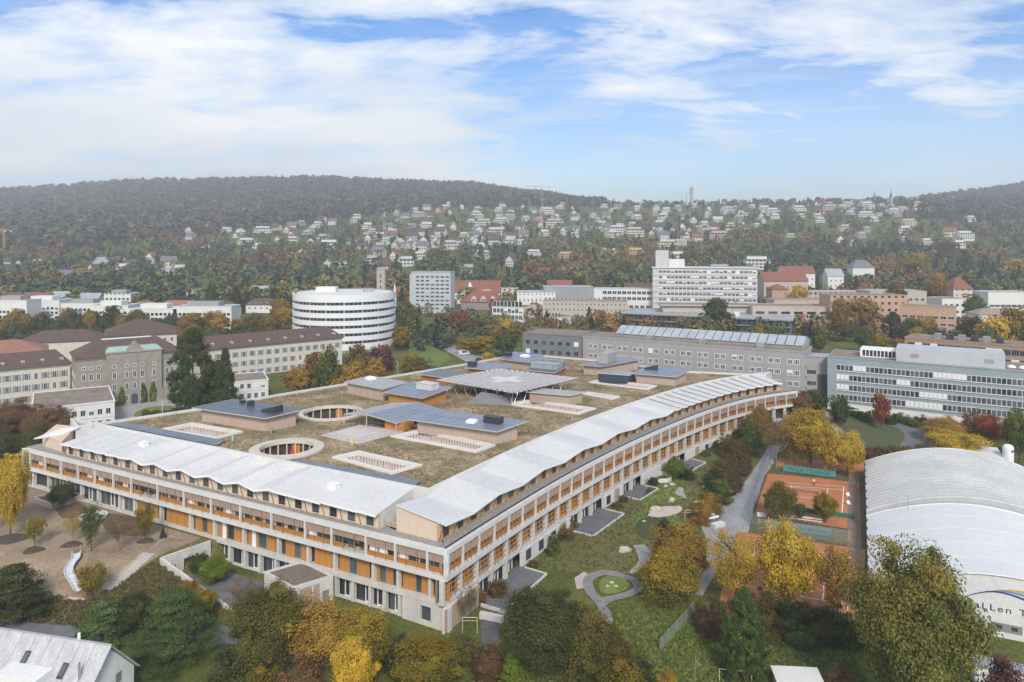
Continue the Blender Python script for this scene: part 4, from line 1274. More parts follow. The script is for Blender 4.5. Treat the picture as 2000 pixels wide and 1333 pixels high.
# ---- round white building
yc = 366.0; rr = 25.6
rd = empty('round_building', (*pxat(673.5, yc), 4.5), 0, 'round white seven-storey building with dark ribbon windows', 'building')
MB().lathe([(rr - .7, 0), (rr - .7, 28.2), (0, 28.2)], 72).build('core', GLASS, rd)
prof_z = [(2.2, 5.2), (6.6, 8.9), (10.3, 12.6), (14.0, 16.3), (17.7, 20.0), (21.4, 23.7), (25.1, 28.7)]
for k, (a, c) in enumerate(prof_z):
    MB().lathe([(rr - .6, a), (rr, a), (rr + .1, c), (rr - .6, c)], 72).build('white_band', WHITE, rd)
zs_ = [(5.2, 6.6), (8.9, 10.3), (12.6, 14.0), (16.3, 17.7), (20.0, 21.4), (23.7, 25.1)]
for a, c in zs_:
    mb_ = MB()
    for k in range(72):
        t = 2 * math.pi * (k + .5) / 72
        if math.sin(t) > .3: continue
        ca, sa = math.cos(t), math.sin(t); u = Vector((ca, sa)); v_ = Vector((-sa, ca)); c0 = u * (rr - .55)
        wv = .12 if k % 4 else .5
        P = [c0 - v_ * wv - u * .1, c0 - v_ * wv + u * .1, c0 + v_ * wv + u * .1, c0 + v_ * wv - u * .1]
        mb_.prism([(p_.x, p_.y) for p_ in P][::-1], a, c)
    mb_.build('mullions', METAL, rd)
MB().box(-14, -4, -3, 3, 28.2, 31.2).build('roof_plant_room', OFFW, rd)
for k in range(4): MB().box(9 + 1.6 * k, 10.1 + 1.6 * k, 0, 1.2, 28.2, 30.4).build('roof_vent', METAL, rd)
MB().lathe([(rr - 2.0, 28.2), (rr - 2.0, 28.55), (0, 28.6)], 48).build('roof', mat('roof_pale', (.66, .65, .62), .8, .06), rd)
arch = MB()
arch.face([(3.4 * math.cos(t), 0, .2 + 3.6 * math.sin(t)) for t in [math.pi * k / 10 for k in range(11)]])
arch.build('entrance_arch', DARK, rd, loc=(8.0, -rr * math.sqrt(1 - (8 / rr) ** 2) - .1, -.2))
MB().lathe([(rr + .05, -4), (rr + .05, 2.2)], 72).build('stone_base', STONE, rd)
# white spire behind it
tp = pxat(771, 400); b = MB().lathe([(1.1, 0), (.9, 20), (.1, 28)], 8)
tag(b.build('white_spire', WHITE, loc=(*tp, 8)), 'slim white spire behind the right edge of the round building', 'spire')
# ---- church tower
p0, p1 = pxat(735.5, 480), pxat(751.5, 480)
b = B('bell_tower', 'slim concrete bell tower behind the round building', p0, p1, 5.5, 7, 40.3, mat('tower_concrete', (.42, .38, .34), .85, .12, .3), 'tower')
b.mb('roof', MB().hexa([(-.5, -.4, b.h), (b.w + .5, -.4, b.h), (b.w + .5, 6, b.h), (-.5, 6, b.h)], [(b.w / 2 - .1, -.3, b.h + 1.6), (b.w / 2 + .1, -.3, b.h + 1.6), (b.w / 2 + .1, 5.9, b.h + 1.6), (b.w / 2 - .1, 5.9, b.h + 1.6)]), ROOFGR)
for k, z in enumerate((20, 24, 27.5)): b.box('belfry_slot', b.w / 2 - .35, b.w / 2 + .35, -.06, 0, z, z + 2.4, DARK)
# ---- grey slab tower
p0, p1 = pxat(803, 520), pxat(880, 516)
b = B('grey_tower_block', 'pale grey ten-storey slab block left of the red roofs', p0, p1, 14, 8, zat(532, 520), mat('wall_pale_grey', (.47, .49, .50), .8, .06, .3)); b.flat(ROOFGR, METAL, .4)
b.box('stair_core', -1.6, 0, 1.5, 12, -3, b.h - 1.6, mat('wall_pale_grey', (.47, .49, .50)))
b.wins([2.1 + 2.85 * k for k in range(9)], 7, 2.5, 1.25, x0=3.0, mull=3, fr=.1, frame=METAL, skip=lambda z, i: (int(z * 7) + i * 5) % 13 == 0)
# ---- red roofed old hospital
p0, p1 = pxat(885, 590), pxat(977, 590)
b = B('red_roof_hall', 'old hall with big red tile roof and white gable', p0, p1, 20, 8, 17.2, OFFW); b.gable(ROOFR, 9.2, .4); b.gable_ends(OFFW, 9.2)
gx = b.w * .35
b.mb('front_gable', MB().hexa([(gx - 5.5, -.6, 8), (gx + 5.5, -.6, 8), (gx + 5.5, 7, 8), (gx - 5.5, 7, 8)], [(gx - .1, -.6, 17.5), (gx + .1, -.6, 17.5), (gx + .1, 7, 17.5), (gx - .1, 7, 17.5)]), WHITE)
ob('window', wmesh(1.6, 1.5, .15, 1, 'white_paint', [WHITE, GLASS]), b.root, (gx, -.64, 12.5), 0)
for k in range(6): ob('window', wmesh(1.3, 1.7, .15, 1, 'white_paint', [WHITE, GLASS]), b.root, (gx - 3.9 + 1.55 * k, -.64, 8.6), 0)
b.box('dormer', b.w * .6, b.w * .8, .8, 5, 9.0, 11.4, WHITE); b.wins([5.5], 10, 1.2, 1.6)
p0, p1 = pxat(900, 540), pxat(984, 540)
b = B('red_roof_villa', 'villa with red hipped roof and three cream dormers', p0, p1, 18, 8, 13.6, mat('wall_brick_violet', (.30, .22, .22), .85, .1)); b.hip(ROOFR, 8.0, .6, 10)
for f_ in (.3, .52, .74):
    x = b.w * f_
    d = b.mb('dormer', MB().hexa([(x - 1.9, -.2, b.h + .4), (x + 1.9, -.2, b.h + .4), (x + 1.9, 4, b.h + .4), (x - 1.9, 4, b.h + .4)], [(x - 1.9, -.2, b.h + 2.4), (x + 1.9, -.2, b.h + 2.4), (x + 1.9, 4, b.h + 2.4), (x - 1.9, 4, b.h + 2.4)]), CREAM)
    ob('gable', MB().hexa([(x - 2.1, -.3, b.h + 2.4), (x + 2.1, -.3, b.h + 2.4), (x + 2.1, 4, b.h + 2.4), (x - 2.1, 4, b.h + 2.4)], [(x - .1, -.3, b.h + 4.4), (x + .1, -.3, b.h + 4.4), (x + .1, 4, b.h + 4.4), (x - .1, 4, b.h + 4.4)]).mesh('gable', CREAM), d)
    for q in (-.7, .7): ob('window', wmesh(.9, 1.5, .1, 0, 'dark_metal', [DARK, GLASS]), b.root, (x + q, -.24, b.h + .7), 0)
b.wins([1.0], 10, 1.1, 1.8, mull=1)
p0, p1 = pxat(979, 600), pxat(1013, 600)
b = B('white_house_block', 'small cream block right of the big red roof', p0, p1, 12, 8, zat(564, 600), CREAM); b.flat(ROOFG, CREAM, .3); b.wins([10], 3, 1.6, 1.4, frame=DARK); b.wins([5], 3, 1.6, 1.4, frame=DARK)
# ---- modern hospital blocks in the middle
p0, p1 = pxat(961, 470), pxat(1022, 462)
b = B('glazed_white_block', 'white framed block with large dark glazing and planted roof', p0, p1, 24, 7, zat(602, 466), OFFW); b.flat(ROOFGREEN, WHITE, .5)
b.wins([9.6], 8, 2.35, 3.6, mull=0, fr=.16); b.wins([5.4], 8, 2.35, 3.0, mull=1, fr=.16, blinds=.15); b.wins([1.2], 8, 2.35, 3.0, mull=1, fr=.16)
p0, p1 = pxat(1010, 500), pxat(1085, 500)
b = B('tall_white_block', 'windowless off-white hospital block with a slanted roof line', p0, p1, 26, 8, zat(574, 500), OFFW); b.flat(ROOFGR, WHITE, .5); b.wins([9, 13.5], 9, .9, 2.2, mull=0, fr=.1)
p0, p1 = pxat(1062, 455), pxat(1098, 448)
b = B('low_glazed_block', 'low off-white block with tall windows in front of the beige ward', p0, p1, 18, 6, zat(620, 452), OFFW); b.flat(ROOFGREEN, OFFW, .4); b.wins([.8, 5.0], 5, 1.6, 3.1, mull=1)
p0, p1 = pxat(1060, 480), pxat(1225, 470)
b = B('beige_ward_block', 'long beige ward block with two rows of small windows', p0, p1, 16, 7, zat(590, 475), BEIGE); b.flat(ROOFG, BEIGE, .4); b.wins([2.2, 5.8, 9.4, 13.0], 20, 1.3, 1.7, mull=1, fr=.12)
p0, p1 = pxat(1062, 520), pxat(1160, 520)
b = B('grey_theatre_block', 'windowless grey metal block behind the beige ward', p0, p1, 22, 8, zat(562, 520), mat('wall_metal_grey', (.30, .31, .315), .5, .1, .2)); b.flat(ROOFGR, METAL, .4)
p0, p1 = pxat(1160, 520), pxat(1284, 512)
b = B('white_pavilion_block', 'white two-storey block with dark window rows left of the tower block', p0, p1, 16, 8, zat(566, 516), OFFW); b.flat(ROOFGR, WHITE, .4); b.wins([8.7, 12.9], 11, 3.2, 2.6, x0=6, mull=1, fr=.2); b.wins([3], 11, 3.2, 2.4, mull=1, fr=.2)
p0, p1 = pxat(1070, 610), pxat(1118, 610)
b = B('red_roof_row', 'red tile roof showing behind the grey metal block', p0, p1, 14, 9, 20, OFFW); b.gable(ROOFR, 6.0, .4); b.gable_ends(OFFW, 6)
p0, p1 = pxat(1222, 600), pxat(1276, 600)
b = B('brown_roof_row', 'brown roofed house just left of the white tower block', p0, p1, 12, 9, 19, BEIGE); b.gable(ROOFB, 5.0, .4); b.gable_ends(BEIGE, 5)
# white tower block
p0, p1 = pxat(1275, 505), pxat(1479, 492)
b = B('white_tower_block', 'wide white eight-storey hospital tower with stair tower on the roof', p0, p1, 18, 8, zat(524, 498), mat('wall_white_tower', (.53, .53, .515), .8, .06, .3)); b.flat(ROOFGR, WHITE, .5, .8)
for k in range(8): b.box('spandrel', -.15, b.w + .15, -.35, -.02, 3.9 * k + .2, 3.9 * k + 1.5, mat('spandrel_pale', (.58, .58, .57), .7, .05))
b.wins([1.55 + 3.9 * k for k in range(8)], 24, 2.5, 2.0, x0=4, mull=2, fr=.14, blinds=.30)
b.box('stair_tower', 2, 11, 4, 13, b.h, b.h + 12.2, mat('wall_white_tower', (.62, .62, .60)))
b.box('plant_room', 11.2, 22, 4, 13, b.h, b.h + 6.0, OFFW); b.box('plant_room', 40, 52, 5, 12, b.h, b.h + 2.4, METAL)
for x in (5, 30, 56, 58, 60): b.mb('antenna', MB().tube([(x, 6, b.h), (x, 6, b.h + (17 if x == 5 else 5))], .14, 5), METAL)
# dark glass institute and the beige podium behind it
p0, p1 = hits((1209, 613), (1545, 628), 13.5)
b = B('dark_glass_hall', 'long dark glass hall with a grey flat roof', p0, p1, 34, 6, 13.5, GREYD); b.flat(ROOFGR, mat('wall_metal_grey', (.30, .31, .315)), .7, 1.0)
b.wins([.8, 4.4], 34, 2.6, 2.8, mull=1, fr=.06, frame=DARK); b.box('balcony_band', -.5, b.w + .5, -1.0, 0, 3.65, 4.1, METAL)
b.box('roof_plant', b.w * .62, b.w * .70, 12, 18, b.h, b.h + 2.5, BLIND)
p0, p1 = pxat(1295, 455), pxat(1480, 450)
b = B('long_canopy_block', 'low beige block with a long thin projecting roof', p0, p1, 16, 7, zat(598, 452), BEIGE); b.flat(ROOFG, mat('roof_edge_pale', (.46, .44, .42)), .8, 2.0); b.wins([4], 16, 2.6, 3.0, frame=DARK, fr=.1)
p0, p1 = pxat(1470, 440), pxat(1625, 435)
b = B('beige_podium', 'beige concrete podium building right of the dark glass hall', p0, p1, 20, 6, zat(600, 438), BEIGE); b.flat(ROOFG, BEIGE, .6); b.wins([8.5], 6, 5.2, 1.6, frame=DARK, fr=.1); b.wins([3.5], 9, 2.2, 1.6, frame=DARK, fr=.1)
# ---- long grey ward building
p0, p1 = hits((1138, 659), (1572, 690.5), 21.9)
b = B('grey_ward_building', 'long plain grey ward building with paired white windows and glass roof strip', p0, p1, 15, 5, 21.9, GREYW); b.flat(ROOFG, GREYW, .5)
b.wins([2.1, 5.7, 9.3, 12.9], 26, 1.75, 1.75, x0=1.2, mull=2, fr=.16, group=2, gap=.42, blinds=.08)
gr = b.box('glass_roof', b.w * .12, b.w * .98, 9.5, 22, b.h - 1, b.h + 1.2, GREYW)
nn = 22
for i in range(nn):
    x0_, x1_ = b.w * (.12 + .86 * i / nn) + .15, b.w * (.12 + .86 * (i + 1) / nn) - .15
    ob('roof_pane', MB().hexa([(x0_, 9.0, b.h + 1.1), (x1_, 9.0, b.h + 1.1), (x1_, 15.5, b.h + 3.6), (x0_, 15.5, b.h + 3.6)], [(x0_, 9.0, b.h + 1.25), (x1_, 9.0, b.h + 1.25), (x1_, 15.5, b.h + 3.75), (x0_, 15.5, b.h + 3.75)]).mesh('roof_pane', mat('roof_glass_pale', (.38, .40, .43), .4, .14, .15)), gr)
b.mb('ridge_roof', MB().hexa([(b.w * .12, 15.5, b.h + 1.2), (b.w * .98, 15.5, b.h + 1.2), (b.w * .98, 22, b.h + 1.2), (b.w * .12, 22, b.h + 1.2)], [(b.w * .12, 15.5, b.h + 3.55), (b.w * .98, 15.5, b.h + 3.55), (b.w * .98, 22, b.h + 2), (b.w * .12, 22, b.h + 2)]), ROOFGR)
for f_ in (.3, .55, .8): b.box('roof_plant', b.w * f_, b.w * f_ + 2.5, 3, 6, b.h + .2, b.h + 1.9, METAL)
b.wins([2.1, 5.7, 9.3, 12.9], 3, 1.6, 1.75, side='right', mull=1, fr=.14)
p0, p1 = hits((1021, 652), (1136.5, 658.5), 21.9)
b = B('dark_grey_ward', 'dark grey end block of the long ward building', p0, p1, 17, 5, 21.9, GREYD); b.flat(ROOFG, GREYD, .5); b.wins([2.1, 5.7, 9.3, 12.9], 7, 1.9, 1.8, mull=1, fr=.12, frame=METAL, blinds=.12)
p0, p1 = hits((1573.5, 700), (1630, 703), 20.0)
b = B('stair_link', 'recessed grey stair link with brown screens beside the teal block', p0 + Vector((0, 3)), p1 + Vector((0, 3)), 9, 5, 20, GREYW); b.flat(ROOFGR, METAL, .3)
b.wins([2, 5.7, 9.4], 4, 1.0, 1.4, frame=METAL, x1=b.w * .5); b.box('brown_screen', b.w * .55, b.w, -.2, 0, 1, 9.5, mat('screen_brown', (.10, .07, .06), .6, .2, 1.0))
# ---- teal block
p0, p1 = hits((1616, 697.5), (2040, 730.5), 21.0)
b = B('teal_office_block', 'five-storey teal clad office block with white ribbon windows', p0, p1, 17, 5, 21.0, TEAL); b.flat(ROOFG, TEAL, .4)
for k in range(4):
    z = 2.55 + 3.15 * k
    b.box('window_band', 2.6, b.w - 2.6, -.05, 0, z - .02, z + 1.92, mat('frame_pale', (.56, .58, .58)))
    n = 42; cw = (b.w - 5.4) / n
    me1 = wmesh(cw * .95, 1.84, .08, 0, 'frame_pale', [mat('frame_pale', (.56, .58, .58), .6, .04), glass('window_glass_grey', (.045, .05, .053))])
    i = 0
    while i < n:
        x = 2.7 + cw * (i + .5)
        ob('window', me1, b.root, (x, -.08, z), 0)
        i += 1
    for (a, c) in [((4, 7), (22, 29)), ((0, 3), (14, 17)), ((0, 3), (19, 25)), ((16, 24), (38, 42))][3 - k]:
        for j in range(a, c):
            ob('blind', MB().box(-cw * .45, cw * .45, -.22, -.17, .3 if k else .15, 1.84).mesh('blind', BLIND), b.root, (2.7 + cw * (j + .5), -.05, z), 0)
    b.box('sill', 2.4, b.w - 2.4, -.25, -.06, z - .14, z - .02, WHITE)
b.box('ground_floor', 1.0, b.w - .5, -.12, 0, -.5, 1.4, OFFW); b.wins([.2], 18, 1.4, .9, frame=DARK, mull=0, skip=lambda z, i: i % 3 == 0)
xa, xb = b.w * .345, b.w * .84
b.box('plant_storey', xa, xb, 1.5, 12, b.h + .2, b.h + 4.4, mat('cladding_pale_grey', (.46, .48, .49), .5, .05, .2))
for x in (xa + 4, xb - 5): b.box('louvre', x, x + 2.2, 1.42, 1.5, b.h + 1.6, b.h + 2.8, METAL)
b.box('glass_attic', b.w * .16, b.w * .34, 5, 12, b.h + .2, b.h + 2.9, WHITE)
for i in range(9): ob('window', wmesh(1.0, 2.1, .1, 0, 'white_paint', [WHITE, GLASSB]), b.root, (b.w * (.17 + .17 * (i + .5) / 9), 4.98, b.h + .5), 0)
for x in (.87, .92, .96): b.mb('roof_dome', MB().lathe([(1.2, 0), (1.0, .45), (.5, .7), (0, .75)], 12), WHITE).location = (b.w * x, 6, b.h + .25)
# ---- brown brick office
p0, p1 = hits((1767, 661), (2030, 681), 18.6)
b = B('brown_brick_block', 'brown brick block with square dark windows behind the teal block', p0, p1, 16, 5, 18.6, BRICK); b.flat(ROOFG, BRICK, .5)
b.wins([10.0, 6.2, 2.4], 16, 2.6, 2.3, x0=1, mull=2, fr=.14, frame=METAL, blinds=.22)
for i in range(6): b.box('roof_plant', 10 + i * 4.2, 12.4 + i * 4.2, 4, 7, b.h + .2, b.h + 2.4, DARK if i % 2 else METAL)
# ---- houses and institutes on the right
def simple(name, label, px0, px1, Y, pytop, z0, wall, dep, roof, rise=0, rows=(), n=4, w_=1.3, h_=1.5, frame=None, rm=None, dY=0, blinds=0, mull=1):
    p0, p1 = pxat(px0, Y), pxat(px1, Y + dY)
    z1 = zat(pytop, Y) - (rise if roof != 'flat' else 0)
    b = B(name, label, p0, p1, dep, z0, z1, wall)
    if roof == 'flat': b.flat(rm or ROOFG, wall, .4)
    elif roof == 'gable': b.gable(rm or ROOFR, rise, .5); b.gable_ends(wall, rise)
    else: b.hip(rm or ROOFR, rise, .6)
    if rows: b.wins(list(rows), n, w_, h_, frame=frame, blinds=blinds, mull=mull)
    return b
simple('salmon_brick_block', 'tall salmon brick block with blue stair windows', 1622, 1772, 430, 578, 6, SALM, 16, 'flat', rows=[3, 7, 11, 15, 19], n=11, frame=DARK, w_=1.6)
simple('salmon_brick_annex', 'long salmon brick block among trees right of the tall one', 1758, 1868, 400, 598, 6, SALM, 14, 'flat', rows=[3, 6.8, 10.6], n=7, w_=2.8, dY=-14)
simple('grey_flat_block', 'long flat grey institute with rooftop dishes', 1700, 1810, 470, 570, 7, BEIGE, 20, 'flat', rows=[13], n=9, w_=2.2, h_=1.8, rm=ROOFGR)
simple('white_apartment_house', 'white three-storey house with grey attic behind the salmon annex', 1840, 1888, 440, 585, 7, OFFW, 16, 'flat', rows=[4, 8, 12], n=4, frame=DARK, w_=1.8)
simple('red_hip_villa', 'pale villa with steep red hipped roof standing alone at right', 1862, 1900, 520, 542, 9, mat('wall_pale_pink', (.62, .55, .48), .85, .06), 13, 'hip', 8.5, rows=[6, 10.5, 14], n=3, w_=1.2)
simple('white_sheet_hall', 'white hall with grey ribbed roof at the right edge', 1930, 2020, 470, 572, 7, OFFW, 16, 'flat', rows=[9], n=8, w_=3.2, h_=1.5, frame=METAL, rm=ROOFGR)
simple('low_white_house', 'low white house with brown roof at the right edge', 1913, 2010, 410, 604, 6, OFFW, 12, 'hip', 3.0, rows=[3.4], n=4, w_=1.5, frame=DARK, rm=mat('roof_tile_faded', (.32, .24, .20), .9, .15))
simple('red_roof_tenement', 'long pinkish tenement with red tile roof right of the tower block', 1492, 1578, 560, 533, 9, BEIGE, 16, 'gable', 6.5, rows=[6, 10, 14], n=10)
simple('red_roof_tenement', 'second red tile roof with white dormers just above the pinkish tenement', 1528, 1592, 640, 521, 10, OFFW, 14, 'gable', 6.0, rows=[10, 15], n=7)
simple('orange_brick_house', 'square orange brick house in front of the red tenement', 1508, 1540, 510, 556, 8, SALM, 12, 'hip', 3.5, rows=[6, 10, 13.5], n=3)
simple('white_gable_house', 'white gabled house right of the red tile roofs', 1617, 1648, 640, 526, 10, OFFW, 12, 'gable', 6, rows=[9, 13.5], n=3, rm=ROOFGR)
simple('mansard_house', 'cream house with grey mansard roof below the dark trees', 1666, 1708, 740, 508, 14, OFFW, 14, 'hip', 8, rows=[6, 10], n=5, rm=GREYD)
simple('grey_flat_block', 'grey flat-roofed block left of the tall salmon block', 1566, 1700, 500, 571, 8, BEIGE, 16, 'flat', rows=[6, 10.5, 14], n=13, w_=1.7, frame=DARK, rm=ROOFGR)
simple('beige_terrace_block', 'beige stepped block in front of the grey flat-roofed block', 1512, 1620, 470, 587, 7, BEIGE, 14, 'flat', rows=[9], n=6, w_=4.0, h_=1.3, frame=DARK)
# ---- white apartments at the left
LW = [(-20, 52, 445, 588, 'flat', 0), (38, 116, 470, 588, 'flat', 0), (118, 196, 460, 594, 'flat', 0), (176, 250, 440, 598, 'flat', 0), (203, 255, 540, 575, 'flat', 0), (250, 345, 430, 604, 'flat', 0), (338, 452, 430, 600, 'flat', 0)]
LT = ['white flat-roofed apartment block cut by the left edge', 'white apartment block with dark balconies, second from the left edge', 'white stepped apartment block behind an orange tree', 'white apartment block with glass balconies behind the round green trees',
      'white villa block with roof terrace above the apartment row', 'long white low block left of the white hall', 'long white hall with a dark opening at its foot']
for k, ((x0, x1, Y, py, rf, rs), lb) in enumerate(zip(LW, LT)):
    b = simple('apartment_block', lb, x0, x1, Y, py, 6, OFFW, 14, 'flat', rows=[2.4, 5.4, 8.4] if k != 4 else [5, 9, 13], n=max(4, int((x1 - x0) / 8)), w_=1.7, h_=1.6, frame=DARK, blinds=.1, rm=ROOFGR)
    b.box('attic_storey', b.w * .2, b.w * .75, 3, 11, b.h + .2, b.h + 2.8, OFFW if k % 2 else GREYW)
    if k < 4:
        for i in range(3): b.box('balcony', b.w * (.12 + .3 * i), b.w * (.12 + .3 * i) + 3.4, -1.4, -.02, 5.1 if k % 2 else 2.2, 6.0 if k % 2 else 3.1, METAL)
LR_ = [(-10, 45, 520, 572, ROOFB), (40, 92, 530, 573, ROOFR), (85, 138, 560, 570, ROOFGR), (150, 190, 540, 574, ROOFGR), (190, 250, 500, 588, ROOFB), (250, 305, 500, 590, ROOFO), (305, 385, 490, 588, ROOFO), (355, 410, 600, 568, ROOFGR), (428, 462, 620, 566, ROOFB), (390, 460, 500, 590, ROOFB), (480, 540, 520, 584, ROOFB), (490, 520, 610, 560, ROOFGR)]
LRT = ['dark red roofed house at the left edge above the white apartments', 'dark red hipped house above the white apartments', 'long grey mansard house above the white apartments', 'grey roofed house above the stepped apartment block', 'brown gabled house behind the glass-balcony block', 'cream gabled house with orange-brown roof, left of two alike', 'cream gabled house with faded orange roof above the white hall', 'pale house with wide grey roof below the dark slope', 'small orange-walled house with steep roof between conifers', 'white house with brown roof behind the white hall', 'cream chalet with shallow brown roof left of the round building', 'small white gabled house under the trees above the chalet']
for (x0, x1, Y, py, rm), lb in zip(LR_, LRT):
    simple('gabled_house', lb, x0, x1, Y, py, 7, RB.choice([CREAM, OFFW, OFFW, BEIGE]), 11, 'hip' if x1 - x0 > 52 else 'gable', 4.2, rows=[3, 6.5], n=max(3, int((x1 - x0) / 11)), frame=WHITE, rm=rm)
# ------------------------------------------------------------------ grounds
ASPH = mat('asphalt', (.145, .148, .155), .9, .16, .5)
ASPHL = mat('asphalt_light', (.30, .30, .31), .9, .14, .4)
PATHG = mat('path_grey', (.215, .205, .20), .92, .18, .8)
PAVE = mat('gravel_path_pale', (.36, .335, .31), .95, .15, .6)
DIRT = mat('bare_earth', (.235, .165, .10), .95, .22, .22, detail=8, col2=(.345, .265, .175))
SOIL = mat('dark_soil', (.075, .055, .040), .95, .3, 1.5)
CLAY = mat('tennis_clay', (.44, .165, .065), .92, .13, .25, detail=8)
CLAYD = mat('tennis_clay_dark', (.37, .14, .07), .92, .15, .3)
MEADOW = mat('meadow_rough', (.15, .115, .05), .95, .35, .5, detail=8, col2=(.11, .125, .036))
LAWN = mat('lawn_fresh', (.140, .185, .036), .95, .26, .3, detail=8)
LAWNB = mat('lawn_bright', (.125, .175, .028), .95, .2, .5, detail=8)
def G(px_, py_, z=1.0):
    """plan point on the terrain seen at the pixel"""
    for _ in range(6):
        x, y = at(px_, py_, z); z = gz(x, y)
    return (x, y)
def gp(px_, py_, z=1.0):
    x, y = G(px_, py_, z); return (x, y, gz(x, y))
def poly(*pts, z=1.0): return [G(*p, z) for p in pts]
# garden on the left: bare earth playground
sheet('playground_earth', poly((-60, 925), (60, 930), (180, 985), (290, 1022), (395, 1052), (330, 1078), (290, 1100), (215, 1150), (180, 1170), (120, 1185), (40, 1165), (-80, 1120), z=4), DIRT, .07, 1.5, 'bare earth of the playground garden beside the hospital', 'playground')
sheet('rough_meadow', poly((-60, 1195), (60, 1180), (190, 1172), (300, 1098), (440, 1195), (400, 1215), (200, 1225), (-60, 1222), z=2), MEADOW, .05, 1.5, 'rough brown meadow below the playground slide', 'meadow')
for pts, lb in (([(105, 968), (160, 985), (170, 1005), (120, 1012)], 'brown planting bed beside the round concrete ring'), ([(205, 1005), (275, 1015), (290, 1040), (250, 1048), (205, 1035)], 'oval brown planting bed near the hospital wall')):
    sheet('planting_bed', catmull(poly(*pts, z=4), 6, True), mat('bed_brown', (.12, .085, .045), .95, .3, .8), .11, 1.2, lb, 'bed')
for k, (px_, py_, w_) in enumerate(((25, 1053, 36), (66, 1076, 22), (140, 1065, 22), (285, 1058, 18))):
    c = gp(px_, py_, 4); rr_ = w_ * c[1] / F
    mb_ = MB(); n = 14; i0 = 0
    for rk, zk in ((1.0, -.05), (.75, .28), (.35, .5), (.0, .55)):
        for q in range(n):
            t = 2 * math.pi * q / n; j = 1 + .12 * math.sin(3 * t + k)
            mb_.v.append((rr_ * rk * j * math.cos(t), rr_ * rk * j * math.sin(t) * .8, zk))
    for a in range(3):
        for q in range(n): mb_.f.append((a * n + q, a * n + (q + 1) % n, (a + 1) * n + (q + 1) % n, (a + 1) * n + q)); mb_.m.append(0)
    tag(mb_.build('soil_mound', SOIL, smooth=True, loc=c), ['wide dark soil mound round the multi-stem yellow tree', 'dark soil mound under the small light green tree', 'dark soil mound above the silver slide', 'dark soil mound round the tree nearest the hospital wall'][k], 'mound')
# stepping slabs
st0, st1 = Vector(G(292, 1082, 4)), Vector(G(208, 1152, 2))
dv = (st1 - st0).normalized(); an = math.atan2(dv.y, dv.x)
stair = empty('slab_stair', (*st0, 0), 0, 'diagonal stair of pale stone slabs down the garden slope', 'stair')
NS = 19
slabm = MB().box(-.30, .30, -1.35, 1.35, -.25, .09).mesh('slab', mat('slab_pale', (.46, .42, .37), .9, .12))
for k in range(NS):
    c = st0.lerp(st1, (k + .5) / NS)
    o = ob('slab', slabm, stair, (c.x - st0.x, c.y - st0.y, gz(*c) + .03), an, (1, RB.uniform(.85, 1.1), 1))
# slide: two side rims and a trough along an S
sp = [Vector((*G(*p, z), 0)) for p, z in (((149, 1086), 4), ((148, 1098), 3.6), ((140, 1108), 3.2), ((134, 1121), 2.6), ((137, 1134), 2.2), ((146, 1148), 1.8), ((153, 1160), 1.4))]
sp = [Vector(p) for p in catmull([(p.x, p.y) for p in sp], 6)]
slide = empty('playground_slide', (*sp[0], 0), 0, 'curving silver metal slide on the earth slope', 'slide')
tr = MB(); n = len(sp)
secs = []
for i, p in enumerate(sp):
    d = (sp[min(i + 1, n - 1)] - sp[max(i - 1, 0)]).normalized(); nn_ = Vector((-d.y, d.x)); z = gz(*p) + .45
    secs.append([(p.x + nn_.x * a - sp[0].x, p.y + nn_.y * a - sp[0].y, z + b_) for a, b_ in ((-.62, .38), (-.5, .05), (0, -.05), (.5, .05), (.62, .38))])
for a, b_ in zip(secs, secs[1:]):
    for k in range(4): tr.face([a[k], a[k + 1], b_[k + 1], b_[k]])
SLM = mat('slide_steel', (.72, .72, .72), .35, .05, metal=.25)
tr.build('trough', SLM, slide)
for k in (0, 4): MB().tube([s_[k] for s_ in secs], .07, 6).build('side_rim', SLM, slide)
for i in (0, n // 3, 2 * n // 3, n - 1): MB().box(-.15, .15, -.15, .15, -.6, .4).build('foot', METAL, slide, loc=(secs[i][2][0], secs[i][2][1], gz(*sp[i])))
MB().tube([secs[0][0], tuple(Vector(secs[0][0]) + Vector((0, .1, 1.0)))], .05, 5).build('hand_post', METAL, slide); MB().tube([secs[0][4], tuple(Vector(secs[0][4]) + Vector((0, .1, 1.0)))], .05, 5).build('hand_post', METAL, slide)
sheet('sand_pit', poly((130, 1166), (172, 1172), (168, 1178), (148, 1181), z=1), mat('sand_pale', (.52, .45, .36), .95, .1), .12, 1.0, 'pale landing sand at the foot of the slide', 'sand')
# raised timber planter and concrete ring
q_ = [Vector(G(*p, 4)) for p in ((63, 983), (102, 996), (165, 977), (128, 968))]
pl = empty('timber_planter', (*q_[0], 4), 0, 'square weathered timber planter with a green tree by the glazed front', 'planter')
for i in range(4):
    a, b_ = q_[i], q_[(i + 1) % 4]; e = b_ - a
    MB().box(0, e.length, 0, .25, 0, 1.15).build('side_board', TIMW, pl, loc=(a.x - q_[0].x, a.y - q_[0].y, 0), rz=math.atan2(e.y, e.x))
    MB().box(-.05, e.length + .05, -.06, .33, 1.15, 1.22).build('capping', TIMP, pl, loc=(a.x - q_[0].x, a.y - q_[0].y, 0), rz=math.atan2(e.y, e.x))
MB().face([(p.x - q_[0].x, p.y - q_[0].y, .8) for p in q_]).build('soil', SOIL, pl)
c = gp(182, 1012, 4)
tag(MB().lathe([(2.6, 0), (2.6, .55), (2.1, .55), (2.1, .1), (0, .1)], 32).build('concrete_ring', CONCW, loc=c), 'white round concrete ring basin in the garden', 'basin')
